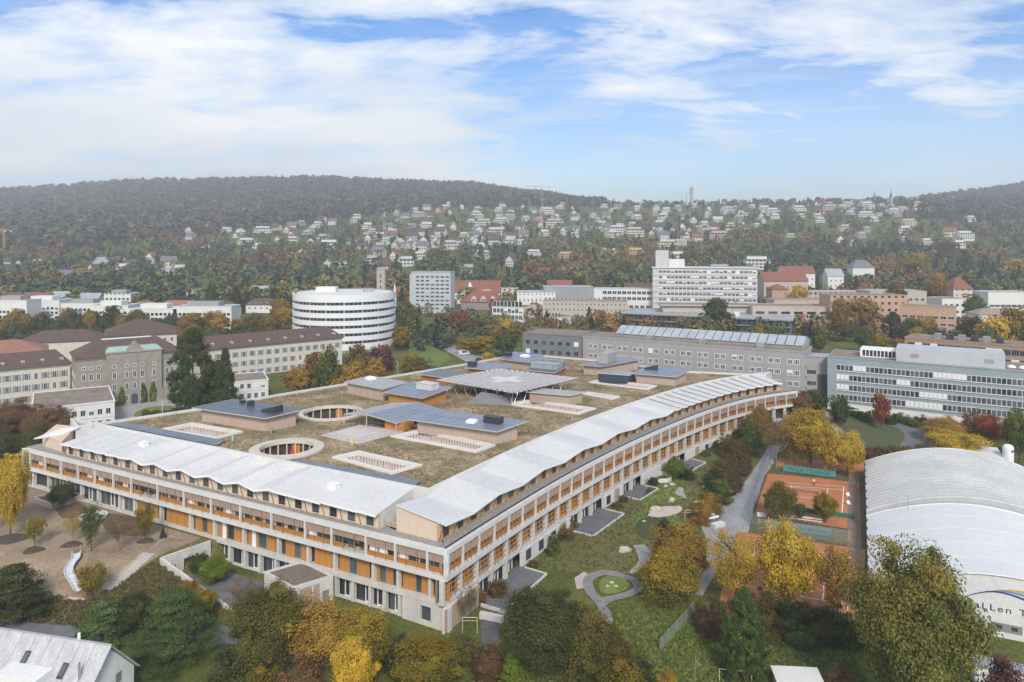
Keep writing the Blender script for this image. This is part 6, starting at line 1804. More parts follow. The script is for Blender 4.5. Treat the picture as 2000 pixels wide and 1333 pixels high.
for sg in (-1, 1):
    nP = 14
    for k in range(nP):
        u0, u1 = -.25 + (LEN + .5) * k / nP, -.25 + (LEN + .5) * (k + 1) / nP - .05
        a = [hp(u0, sg * HWD, EZ), hp(u1, sg * HWD, EZ), hp(u1, 0, HZ), hp(u0, 0, HZ)]
        MB().hexa(a, [(x, y, z + .12) for x, y, z in a]).build('roof_sheet', SHEETR, hs)
MB().tube([hp(-.3, 0, HZ + .14), hp(LEN, 0, HZ + .14)], .10, 6).build('ridge_cap', METAL, hs)
for u, v in ((10.6, -1.9), (4.6, -2.3)):
    z = HZ + (EZ - HZ) * (abs(v) / HWD)
    a = [hp(u - .4, v - .55, z - .61 + .14), hp(u + .4, v - .55, z - .61 + .14), hp(u + .4, v + .55, z + .61 + .14), hp(u - .4, v + .55, z + .61 + .14)]
    o = MB().hexa(a, [(x, y, q + .10) for x, y, q in a]).build('skylight', DARK, hs)
    b4 = [(x, y, q + .105) for x, y, q in [hp(u - .28, v - .42, z - .466 + .14), hp(u + .28, v - .42, z - .466 + .14), hp(u + .28, v + .42, z + .466 + .14), hp(u - .28, v + .42, z + .466 + .14)]]
    ob('pane', MB().hexa(b4, [(x, y, q + .02) for x, y, q in b4]).mesh('pane', mat('skylight_pane', (.10, .115, .13), .5, .1, spec=.2)), o)
MB().tube([hp(1.9, -2.6, 5.9), hp(1.9, -2.6, 8.2)], .14, 8).build('flue', METAL, hs)
MB().tube([hp(4.6, .1, 8.9), hp(4.6, .1, 9.9)], .18, 8).build('vent_pipe', WHITE, hs)
MB().hexa([hp(6, -3.2, 5.2), hp(12, -3.2, 5.2), hp(12, -4.7, 5.2), hp(6, -4.7, 5.2)][::-1], [hp(6, -2.2, 6.75), hp(12, -2.2, 6.75), hp(12, -4.7, 6.6), hp(6, -4.7, 6.6)][::-1]).build('dormer', OFFW, hs)
for v, z in ((1.6, 3.6), (-.9, 3.2)):
    c = hp(.28, v, z); MB().box(-.02, .06, -.42, .42, 0, 1.2).build('window', METAL, hs, loc=c, rz=math.atan2(dn.y, dn.x) - R(90))
# ------------------------------------------------------------------ vegetation
LM = {
 'green': leaf_mat('leaf_green', (.035, .055, .012), (.105, .120, .024), (.20, .12, .02), -.85),
 'greenorange': leaf_mat('leaf_green_turning', (.040, .056, .011), (.135, .132, .026), (.30, .19, .03), -.62),
 'olive': leaf_mat('leaf_olive', (.062, .064, .015), (.165, .145, .032), (.20, .13, .03), -.4),
 'yellowgreen': leaf_mat('leaf_yellow_green', (.085, .090, .012), (.210, .175, .020), (.36, .23, .02), -.25),
 'yellow': leaf_mat('leaf_yellow', (.27, .165, .012), (.52, .35, .030), (.58, .42, .06), -.3),
 'orange': leaf_mat('leaf_orange', (.17, .095, .018), (.33, .195, .036), (.40, .26, .04), -.3),
 'brown': leaf_mat('leaf_brown', (.085, .050, .024), (.190, .115, .045), (.22, .12, .05), .3),
 'dark': leaf_mat('leaf_dark', (.024, .034, .009), (.066, .076, .020)),
 'thuja': leaf_mat('leaf_thuja', (.034, .062, .012), (.098, .135, .028)),
 'pine': leaf_mat('leaf_pine', (.030, .060, .018), (.095, .130, .036)),
 'bright': leaf_mat('leaf_bright', (.085, .130, .010), (.180, .230, .022)),
 'red': leaf_mat('leaf_red', (.17, .045, .022), (.32, .085, .035)),
 'purple': leaf_mat('leaf_purple', (.085, .034, .036), (.170, .072, .066)),
 'redbrown': leaf_mat('leaf_redbrown', (.10, .048, .030), (.21, .105, .062), (.12, .10, .03), .4),
 'bluegreen': leaf_mat('leaf_bluegreen', (.034, .050, .024), (.088, .100, .044)),
}
def quads_from(c, a, b):
    v = np.stack([c - a - b, c + a - b, c + a + b, c - a + b], 1).reshape(-1, 3)
    return v, np.arange(len(v)).reshape(-1, 4)
def crown_mesh(name, seed, n, leaf, nclump, z0=.14, kind='round', gaps=0.0):
    rg = np.random.default_rng(seed)
    zc, zr = (1 + z0) / 2, (1 - z0) / 2
    d = rg.normal(0, 1, (nclump, 3)); d /= np.linalg.norm(d, axis=1)[:, None]
    rad = rg.uniform(.18, 1, nclump) ** .42
    lump = 1 + .24 * np.sin(3 * np.arctan2(d[:, 1], d[:, 0]) + seed) * np.cos(4 * d[:, 2] + seed * 2) + rg.normal(0, .12, nclump)
    C = d * (rad * lump)[:, None]
    if kind == 'round':
        C = C * np.array([.40, .40, zr * .86]) + np.array([0, 0, zc])
        k = 1 - .18 * np.clip((C[:, 2] - zc) / zr, -1, 1)
        C[:, :2] *= k[:, None]
    elif kind == 'dome':     # broad base, for shrubs
        C = C * np.array([.42, .42, .80]); C[:, 2] = np.abs(C[:, 2]) * .95 + .05
    elif kind == 'vase':
        C = C * np.array([.40, .40, zr * .88]) + np.array([0, 0, zc])
        C[:, :2] *= (.72 + .55 * np.clip((C[:, 2] - z0) / (1 - z0), 0, 1))[:, None]
    elif kind in ('cone', 'column'):
        h = rg.uniform(0, 1, nclump) ** (1.25 if kind == 'cone' else 1.0)
        prof = (1 - h) ** .85 if kind == 'cone' else np.where(h < .5, 1 - .25 * (.5 - h), np.clip((1 - h) / .5, 0, 1) ** .62)
        t = rg.uniform(0, 2 * np.pi, nclump); rr_ = rg.uniform(.35, 1, nclump) ** .6 * prof * .46 * (1 + .10 * np.sin(3 * t + 9 * h + seed))
        C = np.stack([rr_ * np.cos(t), rr_ * np.sin(t), z0 + h * (1 - z0) * .985], -1)
    elif kind == 'pine':     # flat layers on whorls
        lv = rg.integers(0, 9, nclump); h = lv / 8.5
        t = rg.uniform(0, 2 * np.pi, nclump); rr_ = rg.uniform(.15, 1, nclump) ** .6 * np.clip(1.05 - h, .1, 1) ** .75 * .47 * (1 + .22 * np.sin(2 * t + lv * 2.1))
        C = np.stack([rr_ * np.cos(t), rr_ * np.sin(t), z0 + (1 - z0) * h * .97 - rr_ * .10 + rg.normal(0, .012, nclump)], -1)
    idx = rg.integers(0, nclump, n)
    cr = (.105 if kind in ('round', 'dome', 'vase') else .06) * (120 / max(nclump, 30)) ** .33
    crs = cr * rg.uniform(.45, 1.6, nclump)
    off = rg.normal(0, .55, (n, 3)); ln = np.linalg.norm(off, axis=1)[:, None]; off = off / np.maximum(ln, 1e-6) * np.minimum(ln, 1.15)
    off *= crs[idx][:, None]
    if kind == 'pine': off *= np.array([1.5, 1.5, .38])
    elif kind in ('cone', 'column'): off *= np.array([1.2, 1.2, .75])
    else: off *= np.array([1, 1, .8])
    P = C[idx] + off
    P[:, 2] = np.clip(P[:, 2], .005, 1.0)
    ax = P - np.array([0, 0, zc]); ax[:, 2] *= .8
    ax /= np.linalg.norm(ax, axis=1)[:, None] + 1e-6
    nrm = ax * .55 + off / (np.linalg.norm(off, axis=1)[:, None] + 1e-6) * .5 + rg.normal(0, .55, (n, 3)) + np.array([0, 0, .25])
    nrm /= np.linalg.norm(nrm, axis=1)[:, None]
    tv = np.cross(nrm, rg.normal(0, 1, (n, 3))); tv /= np.linalg.norm(tv, axis=1)[:, None]
    bv = np.cross(nrm, tv)
    sz = leaf * rg.uniform(.55, 1.35, n)[:, None]
    v, q = quads_from(P, tv * sz * .62, bv * sz * .42)
    ct = rg.uniform(0, 1, nclump); tint = np.clip(ct[idx] * .65 + rg.uniform(0, 1, n) * .45 - .05, 0, 1)
    cg = rg.uniform(0, 1, nclump)
    at_ = np.stack([tint, np.clip(P[:, 2], 0, 1), np.clip(cg[idx] * .7 + rg.uniform(0, .3, n), 0, 1), np.ones(n)], -1)
    return np_mesh(name, v, q, LM['green'], np.repeat(at_, 4, 0))
def trunk_mesh(seed, limbs, zt=.72, r=.022, spread=.3, m=None, z1=.28):
    rg = random.Random(seed); b = MB()
    b.tube([(0, 0, -.03), (.004, 0, .1), (-.006, .006, .35), (.004, -.004, zt)], [r * 1.3, r, r * .75, r * .22], 7)
    for k in range(limbs):
        t = 2 * math.pi * k / limbs + rg.uniform(-.4, .4); z = z1 + (zt - z1) * .85 * k / max(limbs - 1, 1)
        L_ = spread * rg.uniform(.7, 1.15) * (1 - .35 * k / max(limbs, 1)); up = rg.uniform(.5, 1.0) * L_ * .8
        e_ = (L_ * math.cos(t), L_ * math.sin(t), min(z + up, .97)); mid = (e_[0] * .45, e_[1] * .45, z + up * .35)
        b.tube([(0, 0, z - .02), mid, e_], [r * .55, r * .36, r * .1], 5)
        for q in range(2):
            t2 = t + rg.uniform(-.9, .9); b.tube([mid, (mid[0] + L_ * .4 * math.cos(t2), mid[1] + L_ * .4 * math.sin(t2), min(mid[2] + L_ * .45, .98))], [r * .28, r * .07], 4)
    return b.mesh('trunk', m or BARK)
PROTO = {}
def proto(kind, lod, var):
    k = (kind, lod, var)
    if k in PROTO: return PROTO[k]
    sd = 11 + 7 * var + 31 * lod
    n, leaf, nc = [(30000, .0165, 130), (5200, .040, 80), (900, .085, 50), (85000, .0098, 190)][lod]
    if kind == 'round': c = crown_mesh('crown', sd, n, leaf, nc, .16, 'round'); t = trunk_mesh(sd, 7)
    elif kind == 'vase': c = crown_mesh('crown', sd, n, leaf, nc, .20, 'vase'); t = trunk_mesh(sd, 8)
    elif kind == 'sparse': c = crown_mesh('crown', sd, int(n * (.28 if lod < 3 else .17)), leaf * 1.05, int(nc * .7), .2, 'vase'); t = trunk_mesh(sd, 12, .9, .020, .40, BARK)
    elif kind == 'bare': c = crown_mesh('crown', sd, int(n * .07), leaf, int(nc * .4), .3, 'vase'); t = trunk_mesh(sd, 14, .85, .018, .42, BARKL)
    elif kind == 'shrub': c = crown_mesh('crown', sd, int(n * .5), leaf * 1.35, int(nc * .5), .02, 'dome'); t = trunk_mesh(sd, 6, .6, .03, .3)
    elif kind == 'cone': c = crown_mesh('crown', sd, n, leaf * .85, nc * 2, .05, 'cone'); t = trunk_mesh(sd, 3, .93, .020, .1)
    elif kind == 'column': c = crown_mesh('crown', sd, n, leaf * .85, nc * 2, .02, 'column'); t = trunk_mesh(sd, 3, .9, .022, .1)
    elif kind == 'pine': c = crown_mesh('crown', sd, int(n * .75), leaf * .95, nc, .16, 'pine'); t = trunk_mesh(sd, 6, .93, .018, .35, BARK, .2)
    PROTO[k] = (t, c)
    return PROTO[k]
RT = random.Random(99)
def tree_at(x, y, hgt, wid, kind, col, lod, label, group=None, z=None, name=None, depth=None, cat=None):
    if lod == 0 and wid > 11.5 and kind in ('round', 'sparse', 'pine'): lod = 3
    t, c = proto(kind, lod, 0 if lod == 3 else RT.randint(0, 1 if lod == 0 else 2))
    z = gz(x, y) if z is None else z
    nm = name or ('shrub' if kind == 'shrub' else 'conifer' if kind in ('cone', 'column', 'pine') else 'tree')
    r = empty(nm, (x, y, z), RT.uniform(0, 6.28) if depth is None else depth[1], label, cat or ('shrub' if kind == 'shrub' else 'tree'), group)
    s = (wid, wid if depth is None else depth[0], hgt)
    ob('trunk', t, r, scale=s)
    ob('crown', c, r, scale=s, mat=LM[col])
    return r
def tree(px_, top, wpx, kind, col, label, Y=None, base=None, lod=0, z0=1.0, **k):
    if base is not None: x, y = G(px_, base, z0)
    else: x, y = pxat(px_, Y)
    g = gz(x, y)
    return tree_at(x, y, max(1.0, zat(top, y) - g), wpx * y / F * 1.06, kind, col, lod, label, **k)
# --- foreground
tree(1786, 1062, 246, 'round', 'greenorange', 'huge maple turning orange at its top before the tennis hall', Y=86)
tree(1453, 1150, 92, 'column', 'thuja', 'dark columnar conifer standing on the front lawn', Y=95)
tree(1540, 1020, 122, 'round', 'yellow', 'dense bright yellow tree in front of the lower tennis court', Y=112)
tree(1438, 1030, 138, 'sparse', 'yellow', 'half-bare golden tree beside the service lane', Y=114)
tree(1636, 1058, 95, 'sparse', 'orange', 'sparse orange-brown tree over the lower court', Y=109)
tree(1325, 1028, 120, 'round', 'orange', 'orange-topped bushy tree beside the lane', Y=121)
tree(1308, 1085, 125, 'round', 'yellowgreen', 'yellow-green bushy tree in front of the orange-topped one', Y=114.5)
tree(1062, 1150, 178, 'round', 'dark', 'very dark round tree at the bottom centre', Y=96)
tree(1140, 1192, 120, 'round', 'olive', 'olive tree with yellow tips right of the dark round tree', Y=95)
tree(1190, 1225, 90, 'round', 'olive', 'small olive tree at the end of the looping path', Y=94.5)
tree(527, 1140, 165, 'round', 'greenorange', 'tall green tree with orange leaves before the concrete store', Y=96)
tree(625, 1182, 130, 'vase', 'orange', 'brown-orange tree at the bottom left of the hospital corner', Y=95.5)
tree(705, 1195, 120, 'round', 'yellowgreen', 'yellow-green tree right of the brown-orange one', Y=95)
tree(690, 1250, 90, 'round', 'yellow', 'low yellow tree at the bottom edge', Y=90)
tree(342, 1150, 175, 'pine', 'pine', 'broad green pine below the sunken court', Y=100)
tree(200, 1170, 120, 'pine', 'pine', 'green pine beside the estate road', Y=103)
tree(265, 1160, 80, 'round', 'dark', 'small dark tree between the two pines', Y=105)
tree(28, 1100, 135, 'pine', 'dark', 'dark pine at the left edge above the grey-roofed house', Y=110)
tree(832, 1250, 140, 'round', 'yellowgreen', 'round yellow-orange tree at the bottom centre left', Y=93)
tree(1000, 1268, 70, 'cone', 'bright', 'small bright green cone-shaped tree at the bottom edge', Y=92.5)
tree(770, 1222, 70, 'shrub', 'dark', 'dark shrub left of the round yellow-orange tree', Y=97)
tree(905, 1222, 90, 'shrub', 'olive', 'olive shrub under the hospital corner', Y=99)
tree(955, 1248, 70, 'shrub', 'brown', 'brown shrub beside the corner path', Y=96)
tree(1235, 1270, 90, 'shrub', 'dark', 'dark shrub below the wire fence', Y=93)
tree(1215, 1285, 110, 'shrub', 'yellowgreen', 'pale grassy shrub at the bottom edge', Y=91.5)
tree(1305, 1300, 50, 'shrub', 'yellow', 'yellow shrub at the bottom edge near the thin post', Y=91.5)
tree(590, 1270, 100, 'shrub', 'brown', 'brown shrub at the bottom edge under the orange tree', Y=90)
tree(455, 1255, 110, 'shrub', 'dark', 'dark shrub beside the estate road end', Y=93)
tree(510, 1290, 80, 'shrub', 'yellowgreen', 'yellow-green shrub at the bottom edge', Y=90)
tree(1960, 1270, 110, 'shrub', 'purple', 'purple-leaved shrub at the lower right corner', Y=86)
tree(1640, 1290, 70, 'shrub', 'redbrown', 'reddish shrub left of the huge maple', Y=93)
tree(395, 1150, 55, 'vase', 'yellowgreen', 'slim yellow-green tree on the rough meadow', Y=109)
tree(372, 1132, 40, 'vase', 'orange', 'slim orange tree beside the retaining wall', Y=112)
for i, (px_, top, wp, col) in enumerate(((1390, 1155, 70, 'redbrown'), (1425, 1165, 70, 'brown'), (1497, 1150, 70, 'redbrown'), (1540, 1165, 80, 'dark'), (1580, 1160, 70, 'redbrown'), (1620, 1175, 80, 'green'), (1665, 1190, 80, 'green'), (1600, 1200, 70, 'olive'), (1500, 1195, 60, 'olive'), (1560, 1205, 70, 'green'))):
    tree(px_, top, wp, 'shrub', col, ['reddish shrub in the hedge under the half-bare golden tree', 'brown shrub right of the first in the hedge', 'reddish shrub just right of the columnar conifer', 'dark shrub under the dense yellow tree', 'reddish shrub right of the dense yellow tree', 'green shrub beneath the sparse orange tree', 'green shrub touching the huge maple', 'olive shrub low in the hedge before the lower court', 'olive shrub beside the columnar conifer', 'green shrub at the front of the hedge'][i], Y=107 - (i // 5) * 3.5 + (i % 3), group='hedge before the lower court')
# --- shrub belt along the lane, right of the meadow
bel = [(1398, 935, 45, 'dark'), (1415, 915, 50, 'redbrown'), (1430, 895, 48, 'redbrown'), (1405, 960, 50, 'green'), (1425, 940, 50, 'redbrown'), (1445, 905, 45, 'redbrown'), (1440, 878, 44, 'redbrown'), (1458, 865, 40, 'green'), (1452, 842, 36, 'dark'), (1470, 850, 36, 'green'), (1420, 870, 34, 'olive'), (1385, 985, 44, 'orange'), (1372, 1000, 40, 'orange')]
bl = ['dark shrub lowest in the lane belt', 'red-brown shrub at the left side of the lane belt', 'red-brown shrub in the middle of the lane belt', 'green shrub at the foot of the lane belt', 'red-brown shrub on the lane side of the belt', 'red-brown shrub beside the lane, higher up', 'red-brown shrub near the top of the lane belt', 'green shrub near the top of the lane belt', 'dark shrub under the yellow-green tree', 'green shrub beside the tennis lane top', 'olive shrub against the lawn at the belt', 'orange shrub below the lane belt', 'orange shrub beside the stacked material']
for i, (px_, base_top, wp, col) in enumerate(bel):
    tree(px_, base_top - 26, wp * 1.15, 'shrub', col, bl[i], base=base_top + 22, lod=0, group='shrub belt along the lane')
for i, (bi, col) in enumerate(((5.3, 'olive'), (6.6, 'green'), (8.2, 'brown'), (12.6, 'olive'), (13.4, 'green'), (16.4, 'dark'), (18.6, 'olive'), (22.5, 'green'), (24, 'olive'), (25.5, 'green'))):
    a_, n_ = rpn(LR * bi / NB); p_ = a_ - n_ * (1.2 + .5 * (i % 2))
    tree_at(p_.x, p_.y, 1.3 + .5 * (i % 3), 2.2 + .6 * (i % 2), 'shrub', col, 1, '%s shrub against the foot of the curved facade' % col, 'shrubs at the foot of the curved facade')
tree(1483, 796, 52, 'vase', 'yellowgreen', 'yellow-green tree at the far end of the curved facade', base=862, lod=0, z0=3)
tree(1462, 818, 34, 'round', 'green', 'green tree left of the yellow-green one at the facade end', base=868, lod=1, z0=3)
for i, (px_, top, wp, kd, col, bs) in enumerate(((1516, 800, 72, 'bare', 'brown', 915), (1552, 812, 70, 'sparse', 'yellow', 912), (1582, 802, 92, 'vase', 'yellow', 918), (1622, 830, 70, 'sparse', 'yellow', 930), (1655, 845, 66, 'vase', 'yellow', 932), (1585, 800, 60, 'bare', 'brown', 905))):
    tree(px_, top, wp, kd, col, ['nearly bare dark-trunked tree left of the upper banner', 'sparse yellow tree right of the bare one', 'full yellow tree behind the upper banner', 'sparse yellow tree in the row behind the banner', 'yellow tree at the right end of the banner row', 'bare brown treetop behind the full yellow tree'][i], base=bs, lod=0)
tree(1525, 943, 66, 'round', 'greenorange', 'round maple half turned at the court corner', base=1020, lod=0)
tree(1612, 962, 48, 'round', 'yellowgreen', 'small round yellow-green tree at the court', base=1022, lod=0)
tree(1563, 982, 26, 'round', 'green', 'tiny green tree between the two court trees', base=1016, lod=1)
tree(1318, 893, 38, 'round', 'bright', 'bright green small tree at the farthest patio', base=938, lod=0)
tree(1340, 905, 34, 'shrub', 'dark', 'dark shrub beside the bright green patio tree', base=936, lod=1)
for i, (px_, py_, wp, col) in enumerate(((1095, 1040, 26, 'brown'), (1108, 1022, 26, 'olive'), (970, 1150, 34, 'brown'), (1080, 1060, 20, 'green'), (1165, 978, 16, 'dark'), (1300, 1030, 20, 'dark'), (935, 1165, 24, 'brown'))):
    tree(px_, py_ - 22, wp * 1.3, 'shrub', col, ['brown shrub in the second patio', 'olive shrub at the far end of the second patio', 'brown shrub on the nearest patio wall', 'green shrub at the near end of the second patio', 'dark shrub in the third patio', 'dark shrub in the oval bed', 'brown shrub at the nearest patio floor'][i], base=py_ + 12, lod=1)
# climbers at the hospital corner
for i, (px_, top, bs, wp) in enumerate(((905, 1150, 1232, 26), (922, 1135, 1225, 24))):
    tree(px_, top, wp, 'bare', 'olive', ['thin climbing plant on the slatted corner wall', 'taller climbing plant beside the thin one at the corner'][i], base=bs, lod=0)
# --- garden on the left
for a in ((20, 888, 66, 'vase', 'yellow', 1050, 'multi-stem yellow birch at the left edge'), (-12, 900, 60, 'vase', 'yellow', 1040, 'yellow tree cut by the left edge'), (68, 1008, 40, 'sparse', 'yellowgreen', 1070, 'small light green tree on a soil mound'), (178, 978, 46, 'sparse', 'green', 1078, 'slender green tree in the middle of the garden'), (142, 1000, 34, 'bare', 'yellow', 1062, 'thin half-bare tree above the slide'), (232, 1010, 56, 'bare', 'brown', 1078, 'bare multi-stem tree in the garden'), (283, 978, 42, 'sparse', 'yellowgreen', 1055, 'light multi-stem tree nearest the hospital wall'), (118, 945, 52, 'round', 'green', 988, 'green tree inside the timber planter'), (180, 1095, 66, 'sparse', 'yellowgreen', 1175, 'loose willow-like tree beside the slide'), (46, 960, 20, 'bare', 'yellow', 1000, 'thin sapling near the planter'), (318, 1030, 14, 'cone', 'dark', 1052, 'small dark conifer by the garden terrace')):
    tree(a[0], a[1], a[2], a[3], a[4], a[6], base=a[5], lod=0, z0=4)
tree(420, 1090, 62, 'round', 'bright', 'bright green round tree in the sunken court', base=1140, lod=0, z0=.3)
tree(388, 1082, 44, 'round', 'dark', 'dark shrub tree left of the bright one in the sunken court', base=1125, lod=0, z0=.3)
tree(470, 1128, 60, 'bare', 'brown', 'bare twiggy tree before the concrete store', base=1190, lod=0, z0=.3)
# --- behind the hospital
for a in ((25, 782, 100, 'round', 'brown', 190, 'russet tree behind the left end of the hospital'), (92, 790, 90, 'round', 'brown', 186, 'brown-green tree right of the russet one'), (10, 850, 80, 'round', 'dark', 176, 'dark bush tree behind the west corner'), (130, 812, 46, 'round', 'olive', 183, 'olive tree in front of the white annex'), (70, 835, 60, 'round', 'green', 178, 'green tree behind the west wing roof')):
    tree(a[0], a[1], a[2], a[3], a[4], a[6], Y=a[5], lod=0)
tree(377, 642, 100, 'column', 'dark', 'tallest dark conifer before the long cream wing', Y=222, lod=0)
tree(440, 680, 66, 'cone', 'dark', 'dark conifer right of the tallest one', Y=222, lod=0)
tree(418, 700, 60, 'round', 'dark', 'dark tree between the two tall conifers', Y=225, lod=1)
for i, (px_, top, wp, col) in enumerate(((585, 715, 56, 'orange'), (615, 690, 60, 'brown'), (650, 712, 70, 'orange'), (690, 708, 66, 'orange'), (728, 700, 60, 'orange'), (755, 715, 50, 'orange'), (640, 680, 50, 'green'), (700, 675, 50, 'olive'), (745, 670, 60, 'purple'), (660, 735, 70, 'orange'), (705, 728, 70, 'orange'), (620, 742, 56, 'brown'))):
    tree(px_, top, wp, 'round', col, ['orange tree at the left end of the row behind the hospital', 'brown tree behind the left end of the orange row', 'orange tree second in the row behind the hospital', 'orange tree third in the row behind the hospital', 'orange tree fourth in the row behind the hospital', 'orange tree at the right end of the row', 'green tree before the end of the cream wing', 'olive tree below the round building', 'purple-leaved tree right of the round building', 'low orange tree front of the row, left', 'low orange tree front of the row, right', 'low brown tree front of the row'][i], Y=238 + (i % 3) * 9, lod=1, group='autumn row behind the hospital')
mid = [(770, 600, 40, 'green', 380), (790, 585, 40, 'olive', 420), (785, 640, 36, 'yellowgreen', 350), (820, 700, 50, 'olive', 262), (805, 690, 40, 'yellowgreen', 268), (850, 715, 40, 'olive', 255), (870, 640, 30, 'green', 400), (850, 632, 36, 'bluegreen', 420), (895, 610, 44, 'red', 420), (930, 625, 44, 'olive', 400), (960, 635, 40, 'orange', 390), (915, 660, 40, 'orange', 340), (945, 655, 44, 'yellowgreen', 335), (985, 650, 40, 'green', 330), (1000, 640, 36, 'yellowgreen', 380), (870, 655, 34, 'bluegreen', 360), (830, 645, 34, 'dark', 390), (990, 625, 34, 'yellow', 420), (955, 690, 36, 'yellow', 282), (1006, 690, 26, 'green', 290), (800, 615, 40, 'red', 440), (1400, 580, 48, 'dark', 410), (1060, 625, 20, 'orange', 440)]
for i, (px_, top, wp, col, Y) in enumerate(mid):
    tree(px_, top, wp * 1.1, 'round', col, '%s tree between the round building and the white blocks' % {'green': 'green', 'olive': 'olive', 'yellowgreen': 'yellow-green', 'bluegreen': 'grey-green', 'red': 'red', 'orange': 'orange', 'dark': 'dark', 'yellow': 'yellow'}[col] if px_ < 1200 else 'dark cedar before the white tower block', Y=Y, lod=1, group='trees along the road by the round building')
# right side trees
rs = [(1870, 843, 112, 'vase', 'yellow', 187, 'wide golden tree behind the tennis hall', 0), (1845, 815, 80, 'round', 'orange', 199, 'olive-orange tree behind the golden one', 0), (1935, 812, 46, 'vase', 'red', 196, 'deep red tree near the tank shed', 0), (1992, 800, 60, 'vase', 'green', 185, 'green tree at the right edge by the tank', 0), (1722, 770, 30, 'vase', 'red', 210, 'red tree against the teal block', 1), (1640, 775, 40, 'round', 'dark', 212, 'dark green tree at the teal block corner', 1), (1585, 760, 60, 'round', 'dark', 225, 'dark tree at the far hospital end', 1), (1570, 770, 40, 'round', 'brown', 220, 'brown tree at the far hospital end', 1), (1975, 815, 40, 'sparse', 'yellowgreen', 200, 'thin yellow-green tree above the tank', 1), (1905, 800, 50, 'sparse', 'brown', 204, 'brown thin tree left of the red one', 1)]
for a in rs: tree(a[0], a[1], a[2], a[3], a[4], a[6], Y=a[5], lod=a[7])
for i in range(14):
    px_ = 1690 + i * 9; tree(px_, 866 + (i % 3) * 3, 26, 'shrub', ['redbrown', 'brown', 'redbrown', 'olive'][i % 4], 'low reddish shrub in the hedge behind the clay courts', base=893 + (i % 2) * 3, lod=1, group='reddish hedge behind the clay courts')
for i in range(22):
    px_ = 1660 + i * 15.5; yb = 808 + i * 1.9 + (i % 3) * 4
    tree(px_, yb - 16, 26, 'shrub', ['green', 'dark', 'olive', 'green'][i % 4], 'green shrub in the planted strip below the teal block', base=yb + 2, lod=1, z0=4, group='planted strip below the teal block')
for i, (px_, top, wp, col, Y) in enumerate(((1650, 628, 40, 'olive', 380), (1690, 640, 34, 'green', 340), (1745, 690, 40, 'orange', 285), (1720, 650, 36, 'yellowgreen', 320), (1755, 660, 30, 'orange', 320), (1785, 622, 38, 'green', 360), (1810, 618, 40, 'orange', 372), (1830, 640, 40, 'redbrown', 340), (1900, 620, 50, 'dark', 360), (1945, 615, 56, 'yellow', 330), (1985, 600, 60, 'yellowgreen', 330), (1750, 555, 40, 'olive', 450), (1830, 530, 34, 'orange', 520), (1680, 580, 60, 'orange', 415), (1560, 555, 36, 'yellow', 500), (1900, 575, 40, 'green', 440), (1640, 580, 34, 'orange', 400), (1790, 640, 34, 'orange', 330), (1770, 625, 30, 'dark', 350), (1481, 640, 24, 'orange', 262), (1930, 640, 44, 'green', 320), (1870, 645, 36, 'green', 330), (1830, 560, 40, 'brown', 480), (1745, 610, 30, 'dark', 390), (1600, 640, 30, 'green', 340), (1560, 650, 30, 'olive', 330))):
    tree(px_, top, wp * 1.1, 'round', col, '%s tree among the brick blocks at right' % {'yellowgreen': 'yellow-green', 'redbrown': 'red-brown'}.get(col, col), Y=Y, lod=1, group='trees among the brick blocks')
# belt of trees in front of the white apartments at left
for i in range(46):
    px_ = -15 + i * 10.6 + RT.uniform(-4, 4); row = i % 3
    col = RT.choice(['bluegreen', 'bluegreen', 'green', 'olive', 'dark', 'yellowgreen', 'orange', 'bluegreen'])
    if row == 0: top, Y = RT.uniform(606, 622), 398
    elif row == 1: top, Y = RT.uniform(628, 645), 372
    else: top, Y = RT.uniform(643, 655), 345
    if px_ > 340: top += 4
    tree(px_, top, RT.uniform(26, 38), 'round', col, '%s tree in the belt before the white apartments' % {'bluegreen': 'grey-green', 'yellowgreen': 'yellow-green'}.get(col, col), Y=Y, lod=1, group='tree belt before the white apartments')
for px_, top, Y, col in ((132, 602, 410, 'orange'), (30, 604, 412, 'orange'), (180, 605, 405, 'green'), (222, 598, 405, 'dark'), (265, 603, 402, 'green'), (375, 610, 400, 'orange'), (415, 608, 402, 'orange'), (500, 610, 420, 'olive'), (545, 585, 430, 'orange'), (560, 600, 420, 'orange'), (530, 615, 380, 'olive'), (460, 560, 520, 'dark'), (415, 560, 520, 'dark'), (520, 630, 360, 'olive'), (480, 628, 372, 'green')):
    tree(px_, top, 40, 'cone' if col == 'dark' and Y > 450 else 'round', col, 'taller %s tree standing among the white apartments' % col, Y=Y, lod=1, group='taller trees among the white apartments')
# ivy columns on the asylum front
for i, px_ in enumerate((217, 243, 294, 317)):
    c = ASY.p0.lerp(ASY.p1, [.31, .41, .62, .71][i]); nn_ = (ASY.p1 - ASY.p0).normalized(); nn_ = Vector((nn_.y, -nn_.x))
    p_ = c + nn_ * 1.75
    tree_at(p_.x, p_.y, [5.2, 6.2, 6.6, 6.8][i], 2.3, 'column', 'bright' if i % 2 else 'green', 1, ['green ivy column left of the asylum door, outer', 'yellow-green ivy column left of the asylum door, inner', 'green ivy column right of the asylum door, inner', 'yellow-green ivy column right of the asylum door, outer'][i], z=4.0, name='ivy', cat='ivy')
sheet('asylum_forecourt', poly((195, 800), (250, 782), (345, 772), (372, 800), (300, 830), (225, 832), z=4), PAVE, .06, 2.5, 'gravel forecourt before the sandstone asylum', 'forecourt')
sheet('forecourt_lawn', catmull(poly((262, 810), (285, 798), (335, 793), (350, 806), (320, 818), (275, 820), z=4), 6, True), LAWN, .10, 2.0, 'oval lawn in the asylum forecourt', 'lawn')
